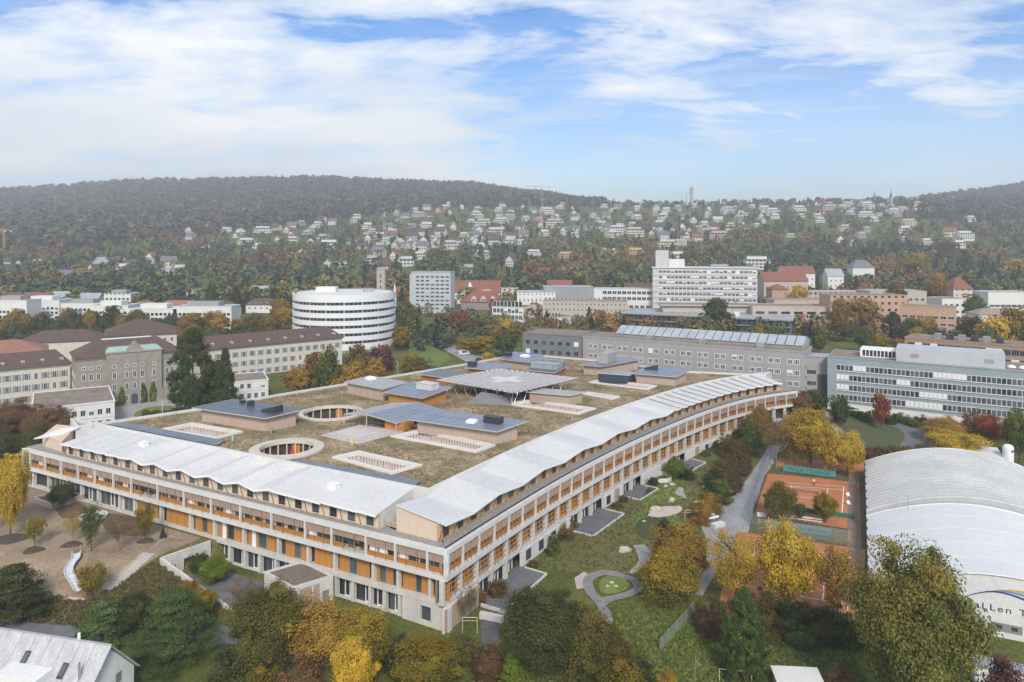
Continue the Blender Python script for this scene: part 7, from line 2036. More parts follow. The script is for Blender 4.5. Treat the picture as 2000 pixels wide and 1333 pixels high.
for i in range(9): tree(285 + i * 9, 798 + (i % 2) * 4, 18, 'shrub', 'olive', 'low shrub on the forecourt oval', base=813 + (i % 2) * 3, lod=1, z0=4, group='shrubs on the forecourt oval')
# road past the round building
ribbon('park_road', [G(*p) for p in ((768, 652), (820, 662), (870, 676), (915, 695), (960, 715), (990, 735))], [4, 6, 9, 12, 16, 18], ASPHL, .1, 'pale park road leading past the round building', 'road')
sheet('park_lawn', poly((790, 664), (850, 678), (885, 700), (850, 720), (800, 700), z=5), LAWNB, .07, 3.0, 'bright lawn beside the park road', 'lawn')
# --- hillside: houses, trees, forest
hb = {}
def house_mesh(kind, var):
    k = (kind, var)
    if k in hb: return hb[k]
    rg = random.Random(hash(kind) % 1000 + var if False else len(hb) * 13 + 5)
    if kind == 'gable_front': w_, d_, h_ = 9, 11, 6.4
    elif kind == 'gable_side': w_, d_, h_ = 14, 10, 6.2
    elif kind == 'flat': w_, d_, h_ = 14, 10, 6.0
    else: w_, d_, h_ = 24, 12, 9.0
    wall = MB(); roof = MB(); rows = []
    if kind == 'gable_front':
        r_ = 4.6
        wall.box(-w_ / 2, w_ / 2, 0, d_, -5, h_); wall.hexa([(-w_ / 2, 0, h_ - .01), (w_ / 2, 0, h_ - .01), (w_ / 2, d_, h_ - .01), (-w_ / 2, d_, h_ - .01)], [(-.02, 0, h_ + r_), (.02, 0, h_ + r_), (.02, d_, h_ + r_), (-.02, d_, h_ + r_)])
        for sg in (-1, 1):
            a = [(sg * (w_ / 2 + .8), -.7, h_ - .75), (0, -.7, h_ + r_ + .05), (0, d_ + .7, h_ + r_ + .05), (sg * (w_ / 2 + .8), d_ + .7, h_ - .75)]
            roof.hexa(a, [(x, y, z + .3) for x, y, z in a])
    elif kind == 'gable_side':
        r_ = 4.2
        wall.box(-w_ / 2, w_ / 2, 0, d_, -5, h_)
        for x in (-w_ / 2, w_ / 2 - .1): wall.hexa([(x, 0, h_ - .01), (x + .1, 0, h_ - .01), (x + .1, d_, h_ - .01), (x, d_, h_ - .01)], [(x, d_ / 2, h_ + r_), (x + .1, d_ / 2, h_ + r_), (x + .1, d_ / 2 + .01, h_ + r_), (x, d_ / 2 + .01, h_ + r_)])
        for sg in (0, 1):
            y = -.8 if sg == 0 else d_ + .8
            a = [(-w_ / 2 - .6, y, h_ - .65), (w_ / 2 + .6, y, h_ - .65), (w_ / 2 + .6, d_ / 2, h_ + r_), (-w_ / 2 - .6, d_ / 2, h_ + r_)]
            roof.hexa(a, [(p, q, z + .3) for p, q, z in a])
    elif kind == 'flat':
        wall.box(-w_ / 2, w_ / 2, 0, d_, -5, h_); wall.box(-w_ / 2 + 2.5, w_ / 2 - 1, 2.5, d_, h_, h_ + 2.8)
        roof.box(-w_ / 2 + 2.2, w_ / 2 - .7, 2.2, d_ + .2, h_ + 2.8, h_ + 3.1); roof.box(-w_ / 2 - .2, w_ / 2 + .2, -.9, 2.4, h_, h_ + .25)
    else:
        wall.box(-w_ / 2, w_ / 2, 0, d_, -5, h_); wall.box(-w_ / 2 + 3, w_ / 2 - 3, 3, d_, h_, h_ + 2.7)
        roof.box(-w_ / 2 + 2.7, w_ / 2 - 2.7, 2.7, d_ + .2, h_ + 2.7, h_ + 3.0); roof.box(-w_ / 2 - .2, w_ / 2 + .2, -1.2, 2.9, h_, h_ + .25)
    n = {'gable_front': 3, 'gable_side': 4, 'flat': 4, 'block': 7}[kind]; st = 3 if kind == 'block' else 2
    for s_ in range(st):
        b = MB()
        for i in range(n):
            x = -w_ / 2 + w_ * (i + .5) / n; hw = .75 if kind.startswith('gable') else 1.15
            b.box(x - hw, x + hw, -.06, .02, .9 + 3.0 * s_, 2.4 + 3.0 * s_)
        rows.append(b.mesh('window_row', GLASS))
    hb[k] = (wall.mesh('wall', OFFW), roof.mesh('roof', ROOFB), rows)
    return hb[k]
HW = {'white': mat('house_white', (.64, .63, .60), .85, .05), 'cream': CREAM, 'grey': mat('house_grey', (.42, .42, .41), .85, .06), 'ochre': mat('house_ochre', (.55, .38, .17), .85, .08), 'pink': mat('house_pink', (.55, .38, .32), .85, .06)}
HR = {'brown': ROOFB, 'grey': mat('house_roof_grey', (.16, .16, .17), .8, .15), 'red': ROOFR, 'pale': mat('house_roof_pale', (.50, .50, .49), .8, .08)}
def zone(px_, py_):
    if px_ < 160: z = 'at the far left'
    elif px_ < 560: z = 'below the forest'
    elif px_ < 760: z = 'behind the bell tower'
    elif px_ < 900: z = 'above the grey tower block'
    elif px_ < 1000: z = 'above the big red roof'
    elif px_ < 1090: z = 'below the tall crane'
    elif px_ < 1270: z = 'above the orange terraces'
    elif px_ < 1400: z = 'above the white tower block'
    elif px_ < 1560: z = 'right of the crest tower'
    else: z = 'on the right-hand crest'
    t = 'high' if py_ < 425 else 'halfway up' if py_ < 465 else 'low'
    return '%s %s' % (t, z)
KN = {'gable_front': 'front-gabled house', 'gable_side': 'long-roofed house', 'flat': 'flat-roofed villa', 'block': 'apartment block'}
HP = []; HS = []
def hill_house(px_, py_, kind, wc, rc, sc_=1.0, rot=None, label=None):
    x, y = on_hill(px_, py_)
    HP.append((x, y)); HS.append((px_, py_))
    wl, rf, rows = house_mesh(kind, 0)
    rz = RT.uniform(-.45, .45) if rot is None else rot
    lb = label or '%s %s with %s roof %s' % (wc, KN[kind], rc, zone(px_, py_))
    r = empty('hillside_house' if kind != 'block' else 'hillside_apartments', (x, y, gz(x, y) + .3), rz, lb, 'house' if kind != 'block' else 'apartments', 'houses on the hillside')
    s = (sc_, sc_, sc_)
    ob('wall', wl, r, scale=s, mat=HW[wc]); ob('roof', rf, r, scale=s, mat=HR[rc])
    for m_ in rows: ob('window_row', m_, r, scale=s, kind='stuff')
RH = random.Random(4)
cand = []
def scatter(n, x0, x1, fy0, fy1, dmin):
    k = 0; tries = 0
    while k < n and tries < n * 40:
        tries += 1
        px_ = RH.uniform(x0, x1); py_ = RH.uniform(fy0(px_), fy1(px_))
        if all(abs(px_ - a) > dmin * 1.5 or abs(py_ - b) > dmin * .42 for a, b in cand):
            cand.append((px_, py_)); k += 1
scatter(16, 355, 560, lambda x: 448, lambda x: 498, 15)
scatter(26, 560, 760, lambda x: np.interp(x, [560, 760], [440, 418]), lambda x: 492, 15)
scatter(120, 760, 1300, lambda x: np.interp(x, [760, 860, 1300], [422, 403, 402]), lambda x: np.interp(x, [760, 1000, 1300], [492, 492, 476]), 14)
scatter(44, 1300, 1520, lambda x: 398, lambda x: np.interp(x, [1300, 1480, 1520], [492, 455, 425]), 14)
scatter(44, 1520, 1865, lambda x: 391, lambda x: 428, 12)
scatter(20, 580, 1480, lambda x: 500, lambda x: 538, 16)
scatter(16, 1490, 1900, lambda x: 430, lambda x: 486, 16)
scatter(9, 150, 350, lambda x: 496, lambda x: 545, 16)
cand = [c for c in cand if not (1075 < c[0] < 1270 and c[1] > 468) and not (1015 < c[0] < 1070 and c[1] > 480)]
for px_, py_ in cand:
    kd = RH.choices(['gable_front', 'gable_side', 'flat', 'block'], [.30, .25, .33, .12] if px_ < 1500 else [.08, .12, .5, .3])[0]
    hill_house(px_, py_, kd, RH.choices(['white', 'cream', 'grey', 'pink'], [.56, .22, .17, .05])[0], RH.choices(['brown', 'grey', 'red', 'pale'], [.44, .30, .16, .10])[0] if kd.startswith('gable') else RH.choice(['pale', 'pale', 'grey']), RH.uniform(1.0, 1.4))
for px_, py_, kd, wc, rc, s_ in ((12, 520, 'gable_side', 'cream', 'brown', 1.1), (35, 524, 'gable_front', 'cream', 'brown', 1.0), (40, 548, 'gable_side', 'pink', 'brown', 1.1), (72, 520, 'block', 'white', 'grey', .8), (78, 538, 'gable_side', 'white', 'brown', 1.1), (122, 550, 'gable_side', 'white', 'grey', 1.3), (140, 535, 'gable_side', 'white', 'brown', .9), (22, 500, 'flat', 'white', 'grey', .9)):
    hill_house(px_, py_, kd, wc, rc, s_ * .85)
# orange terraces, white school, lone red roof
for i, (px_, py_, s_, lb) in enumerate(((1105, 508, 1.0, 'grey and ochre terrace at the left end of the orange terraces'), (1145, 514, 1.0, 'low ochre terrace in the orange row'), (1190, 503, 1.15, 'tall ochre terrace in the middle of the orange row'), (1242, 502, 1.15, 'ochre terrace block at the right end of the orange row'))):
    hill_house(px_, py_, 'block', 'ochre', 'pale', s_ * .85, 0.0, lb)
hill_house(1043, 503, 'block', 'white', 'pale', .85, 0.0, 'long white two-storey house below the crane slope')
hill_house(943, 506, 'block', 'grey', 'pale', .95, 0.0, 'grey modern terrace with white frames above the red roofs')
hill_house(963, 542, 'gable_side', 'pink', 'red', 1.1, 0.0, 'lone pinkish house with red roof in the allotments')
hill_house(812, 487, 'gable_front', 'white', 'brown', 1.1, 0.0, 'bright white front-gabled house above the grey tower block')
hill_house(1330, 480, 'block', 'cream', 'pale', .8, .1, 'cream stepped house left of the white tower block top')
# individual trees on the slope
HPa = np.array(HP)
def clear(x, y, d): return np.min((HPa[:, 0] - x) ** 2 + (HPa[:, 1] - y) ** 2) > d * d
COLS = ['bluegreen', 'bluegreen', 'green', 'dark', 'olive', 'brown', 'redbrown', 'bluegreen']
CN = {'bluegreen': 'grey-green', 'green': 'green', 'dark': 'dark', 'thuja': 'dark', 'olive': 'olive', 'brown': 'brown', 'redbrown': 'red-brown', 'orange': 'orange', 'yellowgreen': 'yellow-green', 'yellow': 'yellow', 'pine': 'green'}
def hill_tree(px_, py_, hgt, wid, kind, col, lod, zonelab, group):
    x, y = on_hill(px_, py_)
    tree_at(x, y, hgt, wid, kind, col, lod, '%s %s %s' % (CN[col], 'conifer' if kind in ('cone', 'column') else 'broadleaf tree', zonelab), group)
k = 0
while k < 70:
    px_ = RT.uniform(350, 1560); py_ = RT.uniform(402, 498 if px_ < 1300 else 470)
    x, y = on_hill(px_, py_)
    kd = 'cone' if RT.random() < .22 else 'round'
    hgt = RT.uniform(9, 18) * (1.2 if kd == 'cone' else 1)
    tree_at(x, y, hgt, hgt * (.42 if kd == 'cone' else RT.uniform(.7, .95)), kd, 'dark' if kd == 'cone' else RT.choice(COLS + ['orange']), 2, '%s among hillside houses, %s' % ('dark conifer' if kd == 'cone' else 'autumn tree', zone(px_, py_)), 'trees among the hillside houses')
    k += 1
# big trees at the foot of the slope
k = 0
while k < 75:
    px_ = RT.uniform(-20, 2020)
    if px_ < 700: py_ = RT.uniform(500, 585)
    elif px_ < 1500: py_ = RT.uniform(508, 575)
    else: py_ = RT.uniform(440, 560)
    x, y = on_hill(px_, py_)
    if not clear(x, y, 13) or any(abs(px_ - a_) < 16 and -2 < py_ - b_ < 20 for a_, b_ in HS): continue
    hgt = RT.uniform(12, 20) * (1.15 if px_ > 1480 else 1)
    col = RT.choice(COLS + (['orange', 'redbrown', 'yellowgreen', 'olive', 'brown'] if (px_ > 1480 or px_ < 620) else ['green', 'olive']))
    if 640 < px_ < 1250 and RT.random() < .45: hgt *= .55
    tree_at(x, y, hgt, hgt * RT.uniform(.75, 1.05), 'cone' if RT.random() < .1 else 'round', col, 2, '%s tree at the foot of the slope %s' % (CN[col], 'at left' if px_ < 640 else 'behind the hospital blocks' if px_ < 1480 else 'at right'), 'trees at the foot of the slope')
    k += 1
for px_, py_, hgt, wid, kind, col, lb in ((1785, 545, 26, 34, 'round', 'yellowgreen', 'broad yellow-green tree on the right slope'), (1885, 542, 30, 30, 'cone', 'bluegreen', 'big blue-green cedar on the right slope'), (1925, 548, 27, 20, 'cone', 'dark', 'dark cedar right of the blue-green one'), (1985, 545, 21, 30, 'round', 'yellow', 'bright yellow tree at the right edge of the slope'), (1700, 510, 20, 30, 'round', 'redbrown', 'wide russet tree left of the yellow-green one'), (1850, 500, 20, 32, 'round', 'redbrown', 'russet treetop above the cedar'), (160, 560, 18, 13, 'round', 'yellow', 'lone golden tree at the far left slope'), (746, 496, 9, 10, 'round', 'yellow', 'small golden tree above the bell tower'), (939, 512, 22, 10, 'column', 'dark', 'dark columnar conifer above the red roof hall'), (833, 480, 26, 13, 'cone', 'dark', 'tall dark conifer pair above the grey tower block'), (1025, 530, 22, 14, 'column', 'dark', 'dark conifer left of the long white house'), (1118, 573, 15, 24, 'round', 'dark', 'very dark broad tree behind the white blocks'), (1404, 402, 20, 7, 'column', 'dark', 'single poplar on the crest')):
    x, y = on_hill(px_, py_)
    tree_at(x, y, hgt, wid, kind, col, 1, lb)
# the forest that reads as one mass
rg = np.random.default_rng(8)
def forest(nm, label, px_, py_, hmin, hmax, pal, per, seed, q0=.29):
    n = len(px_)
    Yt = np.linspace(270, 2690, 420)
    xs = np.empty(n); yv = np.empty(n)
    order = np.argsort(px_)
    for blk in np.array_split(order, 60):
        if len(blk) == 0: continue
        pc = px_[blk].mean(); rows = YH + F * (H - ground((pc - CX) / F * Yt, Yt)) / Yt
        rows = np.minimum.accumulate(rows)
        yy = np.interp(-py_[blk], -rows, Yt)
        yv[blk] = yy; xs[blk] = (px_[blk] - CX) / F * yy
    ok = np.ones(n, bool)
    hid = np.zeros(n, bool)
    for (a_, b_) in HS: hid |= (np.abs(px_ - a_) < 13) & (py_ > b_ - 1) & (py_ < b_ + 15)
    ok &= ~(hid & (rg.uniform(0, 1, n) < .45))
    for (hx_, hy_) in HP: ok &= (xs - hx_) ** 2 + (yv - hy_) ** 2 > 11 ** 2
    for f_ in FOOT + EXCL + [[tuple(q) for q in footprint(-4, -4)]]: ok &= ~inside(f_, xs, yv)
    xs, yv = xs[ok], yv[ok]; n = len(xs)
    zg = ground(xs, yv)
    r_ = np.random.default_rng(seed)
    hh = r_.uniform(hmin, hmax, n); ww = hh * r_.uniform(.32, .5, n)
    con = r_.uniform(0, 1, n) < .22
    fld = .5 + .5 * np.sin(xs / 70 + 2 * np.sin(yv / 95)) * np.sin(yv / 120 + np.sin(xs / 50)) + r_.normal(0, .22, n)
    base = np.array(pal)[np.clip(fld * len(pal), 0, len(pal) - 1).astype(int)] * r_.uniform(.75, 1.25, (n, 1))
    base[con] = np.array((.030, .042, .026)) * r_.uniform(.7, 1.2, (con.sum(), 1))
    Vv = []; Cc = []
    for q in range(per):
        d = r_.normal(0, 1, (n, 3)); d /= np.linalg.norm(d, axis=1)[:, None]
        d *= r_.uniform(.45, 1, (n, 1)) ** .5
        zf = (d[:, 2] * .5 + .55)
        wv = ww * np.where(con, .62 * (1.15 - zf), 1.0)
        c = np.stack([xs + d[:, 0] * wv, yv + d[:, 1] * wv, zg + hh * np.clip(zf, .05, 1.02)], -1)
        nrm = d + r_.normal(0, .45, (n, 3)) + np.array([0, 0, .3]); nrm /= np.linalg.norm(nrm, axis=1)[:, None]
        t = np.cross(nrm, r_.normal(0, 1, (n, 3))); t /= np.linalg.norm(t, axis=1)[:, None]; b_ = np.cross(nrm, t)
        s_ = (ww * np.where(con, q0 * .8, q0) * r_.uniform(.6, 1.3, n))[:, None]
        v, _ = quads_from(c, t * s_, b_ * s_)
        Vv.append(v); Cc.append(np.repeat(np.concatenate([base * r_.uniform(.75, 1.3, (n, 1)), np.ones((n, 1))], 1), 4, 0))
    Vv = np.concatenate(Vv); Cc = np.concatenate(Cc)
    m = _mats.get('forest_leaves')
    if m is None:
        m, t, b = new_mat('forest_leaves'); a = t.nodes.new('ShaderNodeAttribute'); a.attribute_name = 'tint'
        t.links.new(a.outputs['Color'], b.inputs['Base Color']); b.inputs['Roughness'].default_value = .85; b.inputs['Specular IOR Level'].default_value = .1
        _mats['forest_leaves'] = m
    o = ob(nm, np_mesh(nm, Vv, np.arange(len(Vv)).reshape(-1, 4), m, Cc))
    tag(o, label, 'forest', kind='stuff')
PALF = [(.090, .082, .048), (.105, .085, .056), (.072, .080, .040), (.135, .092, .050), (.085, .074, .056), (.066, .075, .042), (.12, .11, .05)]
PALM = [tuple(c * 1.6 for c in q) for q in sorted([(.050, .062, .026), (.065, .070, .028), (.090, .078, .030), (.115, .075, .032), (.045, .058, .028), (.075, .082, .026), (.060, .072, .036), (.13, .07, .022), (.10, .10, .025)], key=lambda q: q[0] / q[1])]
cx_ = np.array([0, 250, 400, 620, 750, 950, 1050, 1150, 1250]); cy_ = np.array([366, 352, 348, 345, 352, 357, 374, 390, 400])
n = 9500
px_ = rg.uniform(-60, 1180, n)
top = np.interp(px_, cx_, cy_) + 7; bot = np.interp(px_, [-60, 300, 560, 760, 860, 1000, 1180], [505, 470, 440, 418, 404, 404, 404])
py_ = top + (bot - top) * rg.uniform(0, 1, n) ** 1.25
forest('forest', 'grey-brown autumn forest covering the long hill', px_, py_, 11, 25, PALF, 40, 1)
n = 1500
px_ = rg.uniform(1800, 2060, n); top = np.interp(px_, [1800, 1900, 2060], [392, 378, 355]); py_ = top + (430 - top) * rg.uniform(0, 1, n) ** 1.1
forest('forest', 'forest on the far hill at the right edge', px_, py_, 14, 22, PALF, 26, 2)
n = 1500
px_ = np.concatenate([rg.uniform(-60, 640, 1150), rg.uniform(560, 1400, 850), rg.uniform(1400, 2060, 1150)]); n = len(px_)
lo = np.where(px_ < 640, np.interp(px_, [-60, 160, 360, 640], [492, 470, 470, 490]), np.where(px_ < 1400, 496, np.interp(px_, [1400, 1600, 1860, 2000], [445, 422, 422, 415])))
hi = np.where(px_ < 640, 606, np.where(px_ < 1400, 602, 600))
py_ = lo + (hi - lo) * rg.uniform(0, 1, n)
forest('woodland', 'mixed autumn woodland on the lower slopes', px_, py_, 8, 17, PALM, 64, 3, .21)
n = 4300
px_ = rg.uniform(340, 1880, n); py_ = np.where(px_ < 1500, rg.uniform(400, 498, n), rg.uniform(386, 430, n))
forest('garden_trees', 'small garden trees scattered between the hillside houses', px_, py_, 5, 12, PALM, 22, 4)
n = 520
px_ = rg.uniform(760, 2040, n); py_ = rg.uniform(602, 690, n); py_ = np.where(px_ < 1000, py_, rg.uniform(590, 668, n))
forest('town_trees', 'autumn trees filling the gaps between the hospital blocks', px_, py_, 5, 12, PALM, 150, 9, .13)
n = 420
px_ = rg.uniform(1080, 1860, n); py_ = np.interp(px_, [1080, 1150, 1300, 1600, 1800, 1860], [392, 401, 404, 399, 397, 399]) + rg.uniform(-2, 5, n)
forest('crest_trees', 'uneven line of trees along the right crest', px_, py_, 8, 19, PALM, 40, 6)
# --- landmarks on the skyline
def crane(px_, pyb, pytop, jl, jr, label, m):
    x, y = on_hill(px_, pyb); z = gz(x, y); zt = zat(pytop, y)
    r = empty('tower_crane', (x, y, z), 0, label, 'crane')
    hgt = zt - z; mb_ = MB(); s_ = .9
    for a in (-s_, s_):
        for b_ in (-s_, s_): mb_.tube([(a, b_, 0), (a, b_, hgt)], .3, 4)
    nn_ = int(hgt / 4)
    for k in range(nn_):
        z0, z1 = hgt * k / nn_, hgt * (k + 1) / nn_; e = s_ if k % 2 else -s_
        mb_.tube([(-e, -s_, z0), (e, -s_, z1)], .2, 4); mb_.tube([(s_, -e, z0), (s_, e, z1)], .2, 4)
    mb_.build('mast', m, r)
    L0, L1 = (jl - px_) * y / F, (jr - px_) * y / F
    j = MB().tube([(L0, 0, hgt), (L1, 0, hgt)], .45, 4).tube([(L0 * .96, 0, hgt + 1.6), (L1 * .5, 0, hgt + 1.6)], .25, 4)
    for k in range(12): j.tube([(L0 * (1 - k / 12), 0, hgt), (L0 * (1 - (k + .5) / 12), 0, hgt + 1.6)], .16, 4)
    j.build('jib', m, r)
    MB().box(L1 - 2.5 if L1 > 0 else L1, L1 if L1 > 0 else L1 + 2.5, -1, 1, hgt - 3, hgt).build('counterweight', CONCG, r)
    MB().box(.6, 2.4, -1, 1, hgt - 2.6, hgt - .3).build('cab', WHITE, r)
CRM = mat('crane_ochre', (.52, .36, .20), .6, .1)
crane(1059, 440, 365, 1026, 1074, 'tall tower crane standing above the hillside houses', CRM)
crane(1341, 402, 376, 1303, 1346, 'small distant crane left of the crest tower', METAL)
crane(8, 500, 450, -20, 24, 'orange crane at the left edge before the forest', mat('crane_orange', (.55, .25, .08), .6, .1))
x, y = on_hill(1351, 404)
t_ = empty('crest_tower', (x, y, gz(x, y)), 0, 'grey concrete tower on the crest right of the small crane', 'tower'); hgt = zat(366, y) - gz(x, y)
MB().box(-4, 4, -4, 4, -2, hgt).build('shaft', mat('tower_concrete', (.42, .38, .34)), t_); MB().box(-5, 5, -5, 5, hgt * .86, hgt * .93).build('gallery', CONCG, t_); MB().tube([(0, 0, hgt), (0, 0, hgt + 6)], .5, 5).build('mast', METAL, t_)
for px_, top, lb in ((1740, 368, 'church spire on the right crest'), (1708, 372, 'smaller church spire left of the other on the crest')):
    x, y = on_hill(px_, 402); hgt = zat(top, y) - gz(x, y); s_ = empty('church_spire', (x, y, gz(x, y)), .3, lb, 'spire')
    MB().box(-3, 3, -3, 3, -2, hgt * .5).build('tower', HW['grey'], s_); MB().lathe([(3.6, hgt * .5), (1.2, hgt * .7), (.1, hgt)], 8).build('spire', DARK, s_)
for px_, pyb, top, lb in ((991, 372, 357, 'radio mast on the forest ridge'), (1122, 400, 377, 'lattice pylon on the slope right of the crane')):
    x, y = on_hill(px_, pyb); hgt = zat(top, y) - gz(x, y); m_ = MB()
    for a, b_ in ((-2, -2), (2, -2), (2, 2), (-2, 2)): m_.tube([(a, b_, 0), (a * .2, b_ * .2, hgt)], .35, 4)
    for k in range(3): m_.tube([(-4 + k, 0, hgt * (.7 + .1 * k)), (4 - k, 0, hgt * (.7 + .1 * k))], .3, 4)
    tag(m_.build('lattice_pylon', METAL, loc=(x, y, gz(x, y))), lb, 'pylon')
# ------------------------------------------------------------------ small things
def car(px_, py_, rz, col, label, van=False, z0=4):
    c = gp(px_, py_, z0); r = empty('parked_van' if van else 'parked_car', c, rz, label, 'van' if van else 'car')
    pm = mat('car_paint_' + col, {'white': (.70, .70, .70), 'black': (.02, .02, .022), 'grey': (.20, .21, .22), 'blue': (.05, .08, .16)}[col], .3, .03, spec=.6)
    L_, W_, h1, h2 = (5.2, 2.0, 1.2, 2.3) if van else (4.3, 1.8, .85, 1.45)
    prof = [(-L_ / 2, .35), (L_ / 2, .35), (L_ / 2, h1 * .85), (L_ * (.42 if van else .22), h1), (L_ * (.30 if van else .06), h2), (-L_ * (.5 if van else .34), h2), (-L_ / 2, h1)]
    b = MB(); n = len(prof); i0 = 0
    b.v += [(x, -W_ / 2, z) for x, z in prof] + [(x, W_ / 2, z) for x, z in prof]
    for k in range(n): b.f.append((k, (k + 1) % n, n + (k + 1) % n, n + k)[::-1]); b.m.append(0)
    b.f.append(tuple(range(n))); b.m.append(0); b.f.append(tuple(reversed(range(n, 2 * n)))); b.m.append(0)
    b.build('body', pm, r)
    for sg in (-1, 1): MB().box(-L_ * .28, L_ * .02 if not van else L_ * .26, sg * (W_ / 2 + .006) - .005, sg * (W_ / 2 + .006) + .005, h1 + .02, h2 - .12).build('side_window', GLASS, r)
    a = [(L_ * (.41 if van else .21), -W_ / 2 + .15, h1 + .04), (L_ * (.41 if van else .21), W_ / 2 - .15, h1 + .04), (L_ * (.305 if van else .07), W_ / 2 - .2, h2 - .06), (L_ * (.305 if van else .07), -W_ / 2 + .2, h2 - .06)]
    MB().hexa([(x + .02, y, z) for x, y, z in a], [(x + .05, y, z + .02) for x, y, z in a]).build('windscreen', GLASS, r)
    for sx in (-.31, .31):
        for sy in (-1, 1):
            w = ob('wheel', MB().lathe([(0, -.1), (.33, -.1), (.33, .1), (0, .1)], 14).mesh('wheel', DARK), r, (L_ * sx, sy * (W_ / 2 - .08), .33)); w.rotation_euler = (R(90), 0, 0)
    for sy in (-1, 1): MB().box(L_ / 2, L_ / 2 + .02, sy * W_ * .36 - .18, sy * W_ * .36 + .18, h1 * .6, h1 * .78).build('headlight', WHITE, r)
car(906, 694, .5, 'white', 'white van parked beside the park road', True)
car(936, 706, 1.2, 'black', 'black car parked behind the hospital, left of two')
car(948, 706, 1.2, 'grey', 'grey car parked behind the hospital, right of two')
car(1692, 668, .2, 'black', 'black car parked left of the brown brick block', z0=6)
car(1702, 670, .2, 'white', 'white car parked left of the brown brick block', z0=6)
car(1630, 803, .3, 'white', 'white car at the corner of the teal block')
def person(px_, py_, hgt, top_m, leg_m, pose, label, z0=1.0):
    c = gp(px_, py_, z0); k = hgt / 1.75
    J = {'pel': (0, 0, .95), 'che': (0, .02 + pose * .10, 1.30), 'nek': (0, pose * .16, 1.50), 'hed': (0, pose * .19, 1.64), 'top': (0, pose * .19, 1.74),
         'ls': (-.19, pose * .13, 1.42), 'le': (-.30, pose * .25 - .05, 1.17), 'lh': (-.27, pose * .5 + .1, 1.02), 'rs': (.19, pose * .13, 1.42), 're': (.36, pose * .2, 1.22), 'rh': (.48, pose * .55, 1.12),
         'lk': (-.13, .10 * pose, .50), 'lf': (-.16, -.10 * pose, .06), 'lt': (-.16, .14, .04), 'rk': (.14, .16 * pose, .50), 'rf': (.19, .18 * pose, .06), 'rt': (.19, .36, .04)}
    E_ = [('pel', 'che'), ('che', 'nek'), ('nek', 'hed'), ('hed', 'top'), ('che', 'ls'), ('ls', 'le'), ('le', 'lh'), ('che', 'rs'), ('rs', 're'), ('re', 'rh'), ('pel', 'lk'), ('lk', 'lf'), ('lf', 'lt'), ('pel', 'rk'), ('rk', 'rf'), ('rf', 'rt')]
    rad = {'pel': .15, 'che': .16, 'nek': .06, 'hed': .105, 'top': .07, 'ls': .075, 'le': .05, 'lh': .04, 'rs': .075, 're': .05, 'rh': .04, 'lk': .075, 'lf': .05, 'lt': .04, 'rk': .075, 'rf': .05, 'rt': .04}
    ks = list(J); me = bpy.data.meshes.new('person'); me.from_pydata([tuple(v * k for v in J[a]) for a in ks], [(ks.index(a), ks.index(b_)) for a, b_ in E_], [])
    o = bpy.data.objects.new('person', me); COL.objects.link(o)
    md = o.modifiers.new('skin', 'SKIN'); o.modifiers.new('sub', 'SUBSURF').levels = 1
    for a, sv in zip(ks, me.skin_vertices[0].data): sv.radius = (rad[a] * k, rad[a] * k); sv.use_root = (a == 'pel')
    dg = bpy.context.evaluated_depsgraph_get(); m2 = bpy.data.meshes.new_from_object(o.evaluated_get(dg)); bpy.data.objects.remove(o)
    m2.materials.clear()
    for q in (mat('skin_tone', (.45, .28, .20), .6, .05), top_m, leg_m, mat('hair_dark', (.05, .035, .025), .8, .1)): m2.materials.append(q)
    for p in m2.polygons:
        z = p.center.z / k; x = abs(p.center.x) / k
        p.material_index = 3 if z > 1.69 else 0 if z > 1.5 or (x > .27 and z < 1.2 and z > .9) else 1 if z > .98 else 2
    tag(ob('person', m2, None, c, RT.uniform(-.4, .4)), label, 'person')
person(1590, 950, 1.8, mat('shirt_cream', (.62, .58, .48), .8, .05), mat('trousers_dark', (.03, .032, .04), .8, .1), 1.0, 'person in pale shirt and dark trousers playing on the clay court')
person(851, 676, 1.75, mat('coat_dark', (.025, .025, .03), .8, .1), mat('trousers_dark', (.03, .032, .04)), .3, 'person in dark clothes walking on the park road', 5)
# red parasol in the round roof courtyard, roof marker posts
c_ = circ[0][0]
um = empty('red_parasol', (c_[0] + .4, c_[1] + 2.2, 12.46), 0, 'folded red parasol in the round roof courtyard', 'parasol')
MB().tube([(0, 0, 0), (0, 0, 3.2)], .05, 6).build('pole', METAL, um); MB().lathe([(.12, .7), (.48, 1.0), (.36, 2.2), (.05, 3.15)], 10).build('canopy', RED, um)
for k, (px_, py_, m_, lb) in enumerate(((688, 868, mat('marker_yellow', (.55, .60, .12), .6, .05), 'yellow-green marker post on the roof by the terrace railing'), (530, 848, METAL, 'grey vent post on the roof before the dark pavilion'), (455, 862, mat('marker_green', (.32, .50, .30), .6, .05), 'small green box post on the roof near the round courtyard'))):
    c = at(px_, py_, ZG); tag(MB().box(-.18, .18, -.18, .18, 0, 1.3).box(-.22, .22, -.22, .22, 1.3, 1.4).build('roof_post', m_, loc=(*c, ZG)), lb, 'post')
for k, (px_, py_, hgt, lb) in enumerate(((317, 818, 9.5, 'slim white flagpole on the asylum forecourt'), (777, 742, 7.0, 'lamp post behind the rooftop pavilions'), (1597, 660, 6, 'lamp post before the teal block roofs'))):
    c = gp(px_, py_, 4); m_ = MB().tube([(0, 0, 0), (0, 0, hgt)], [.09, .05], 6)
    if k: m_.tube([(0, 0, hgt), (-1.4, 0, hgt + .1)], .05, 5); m_.box(-1.9, -1.3, -.15, .15, hgt + .02, hgt + .14)
    tag(m_.build('lamp_post' if k else 'flagpole', WHITE, loc=c), lb, 'lamp post' if k else 'flagpole')
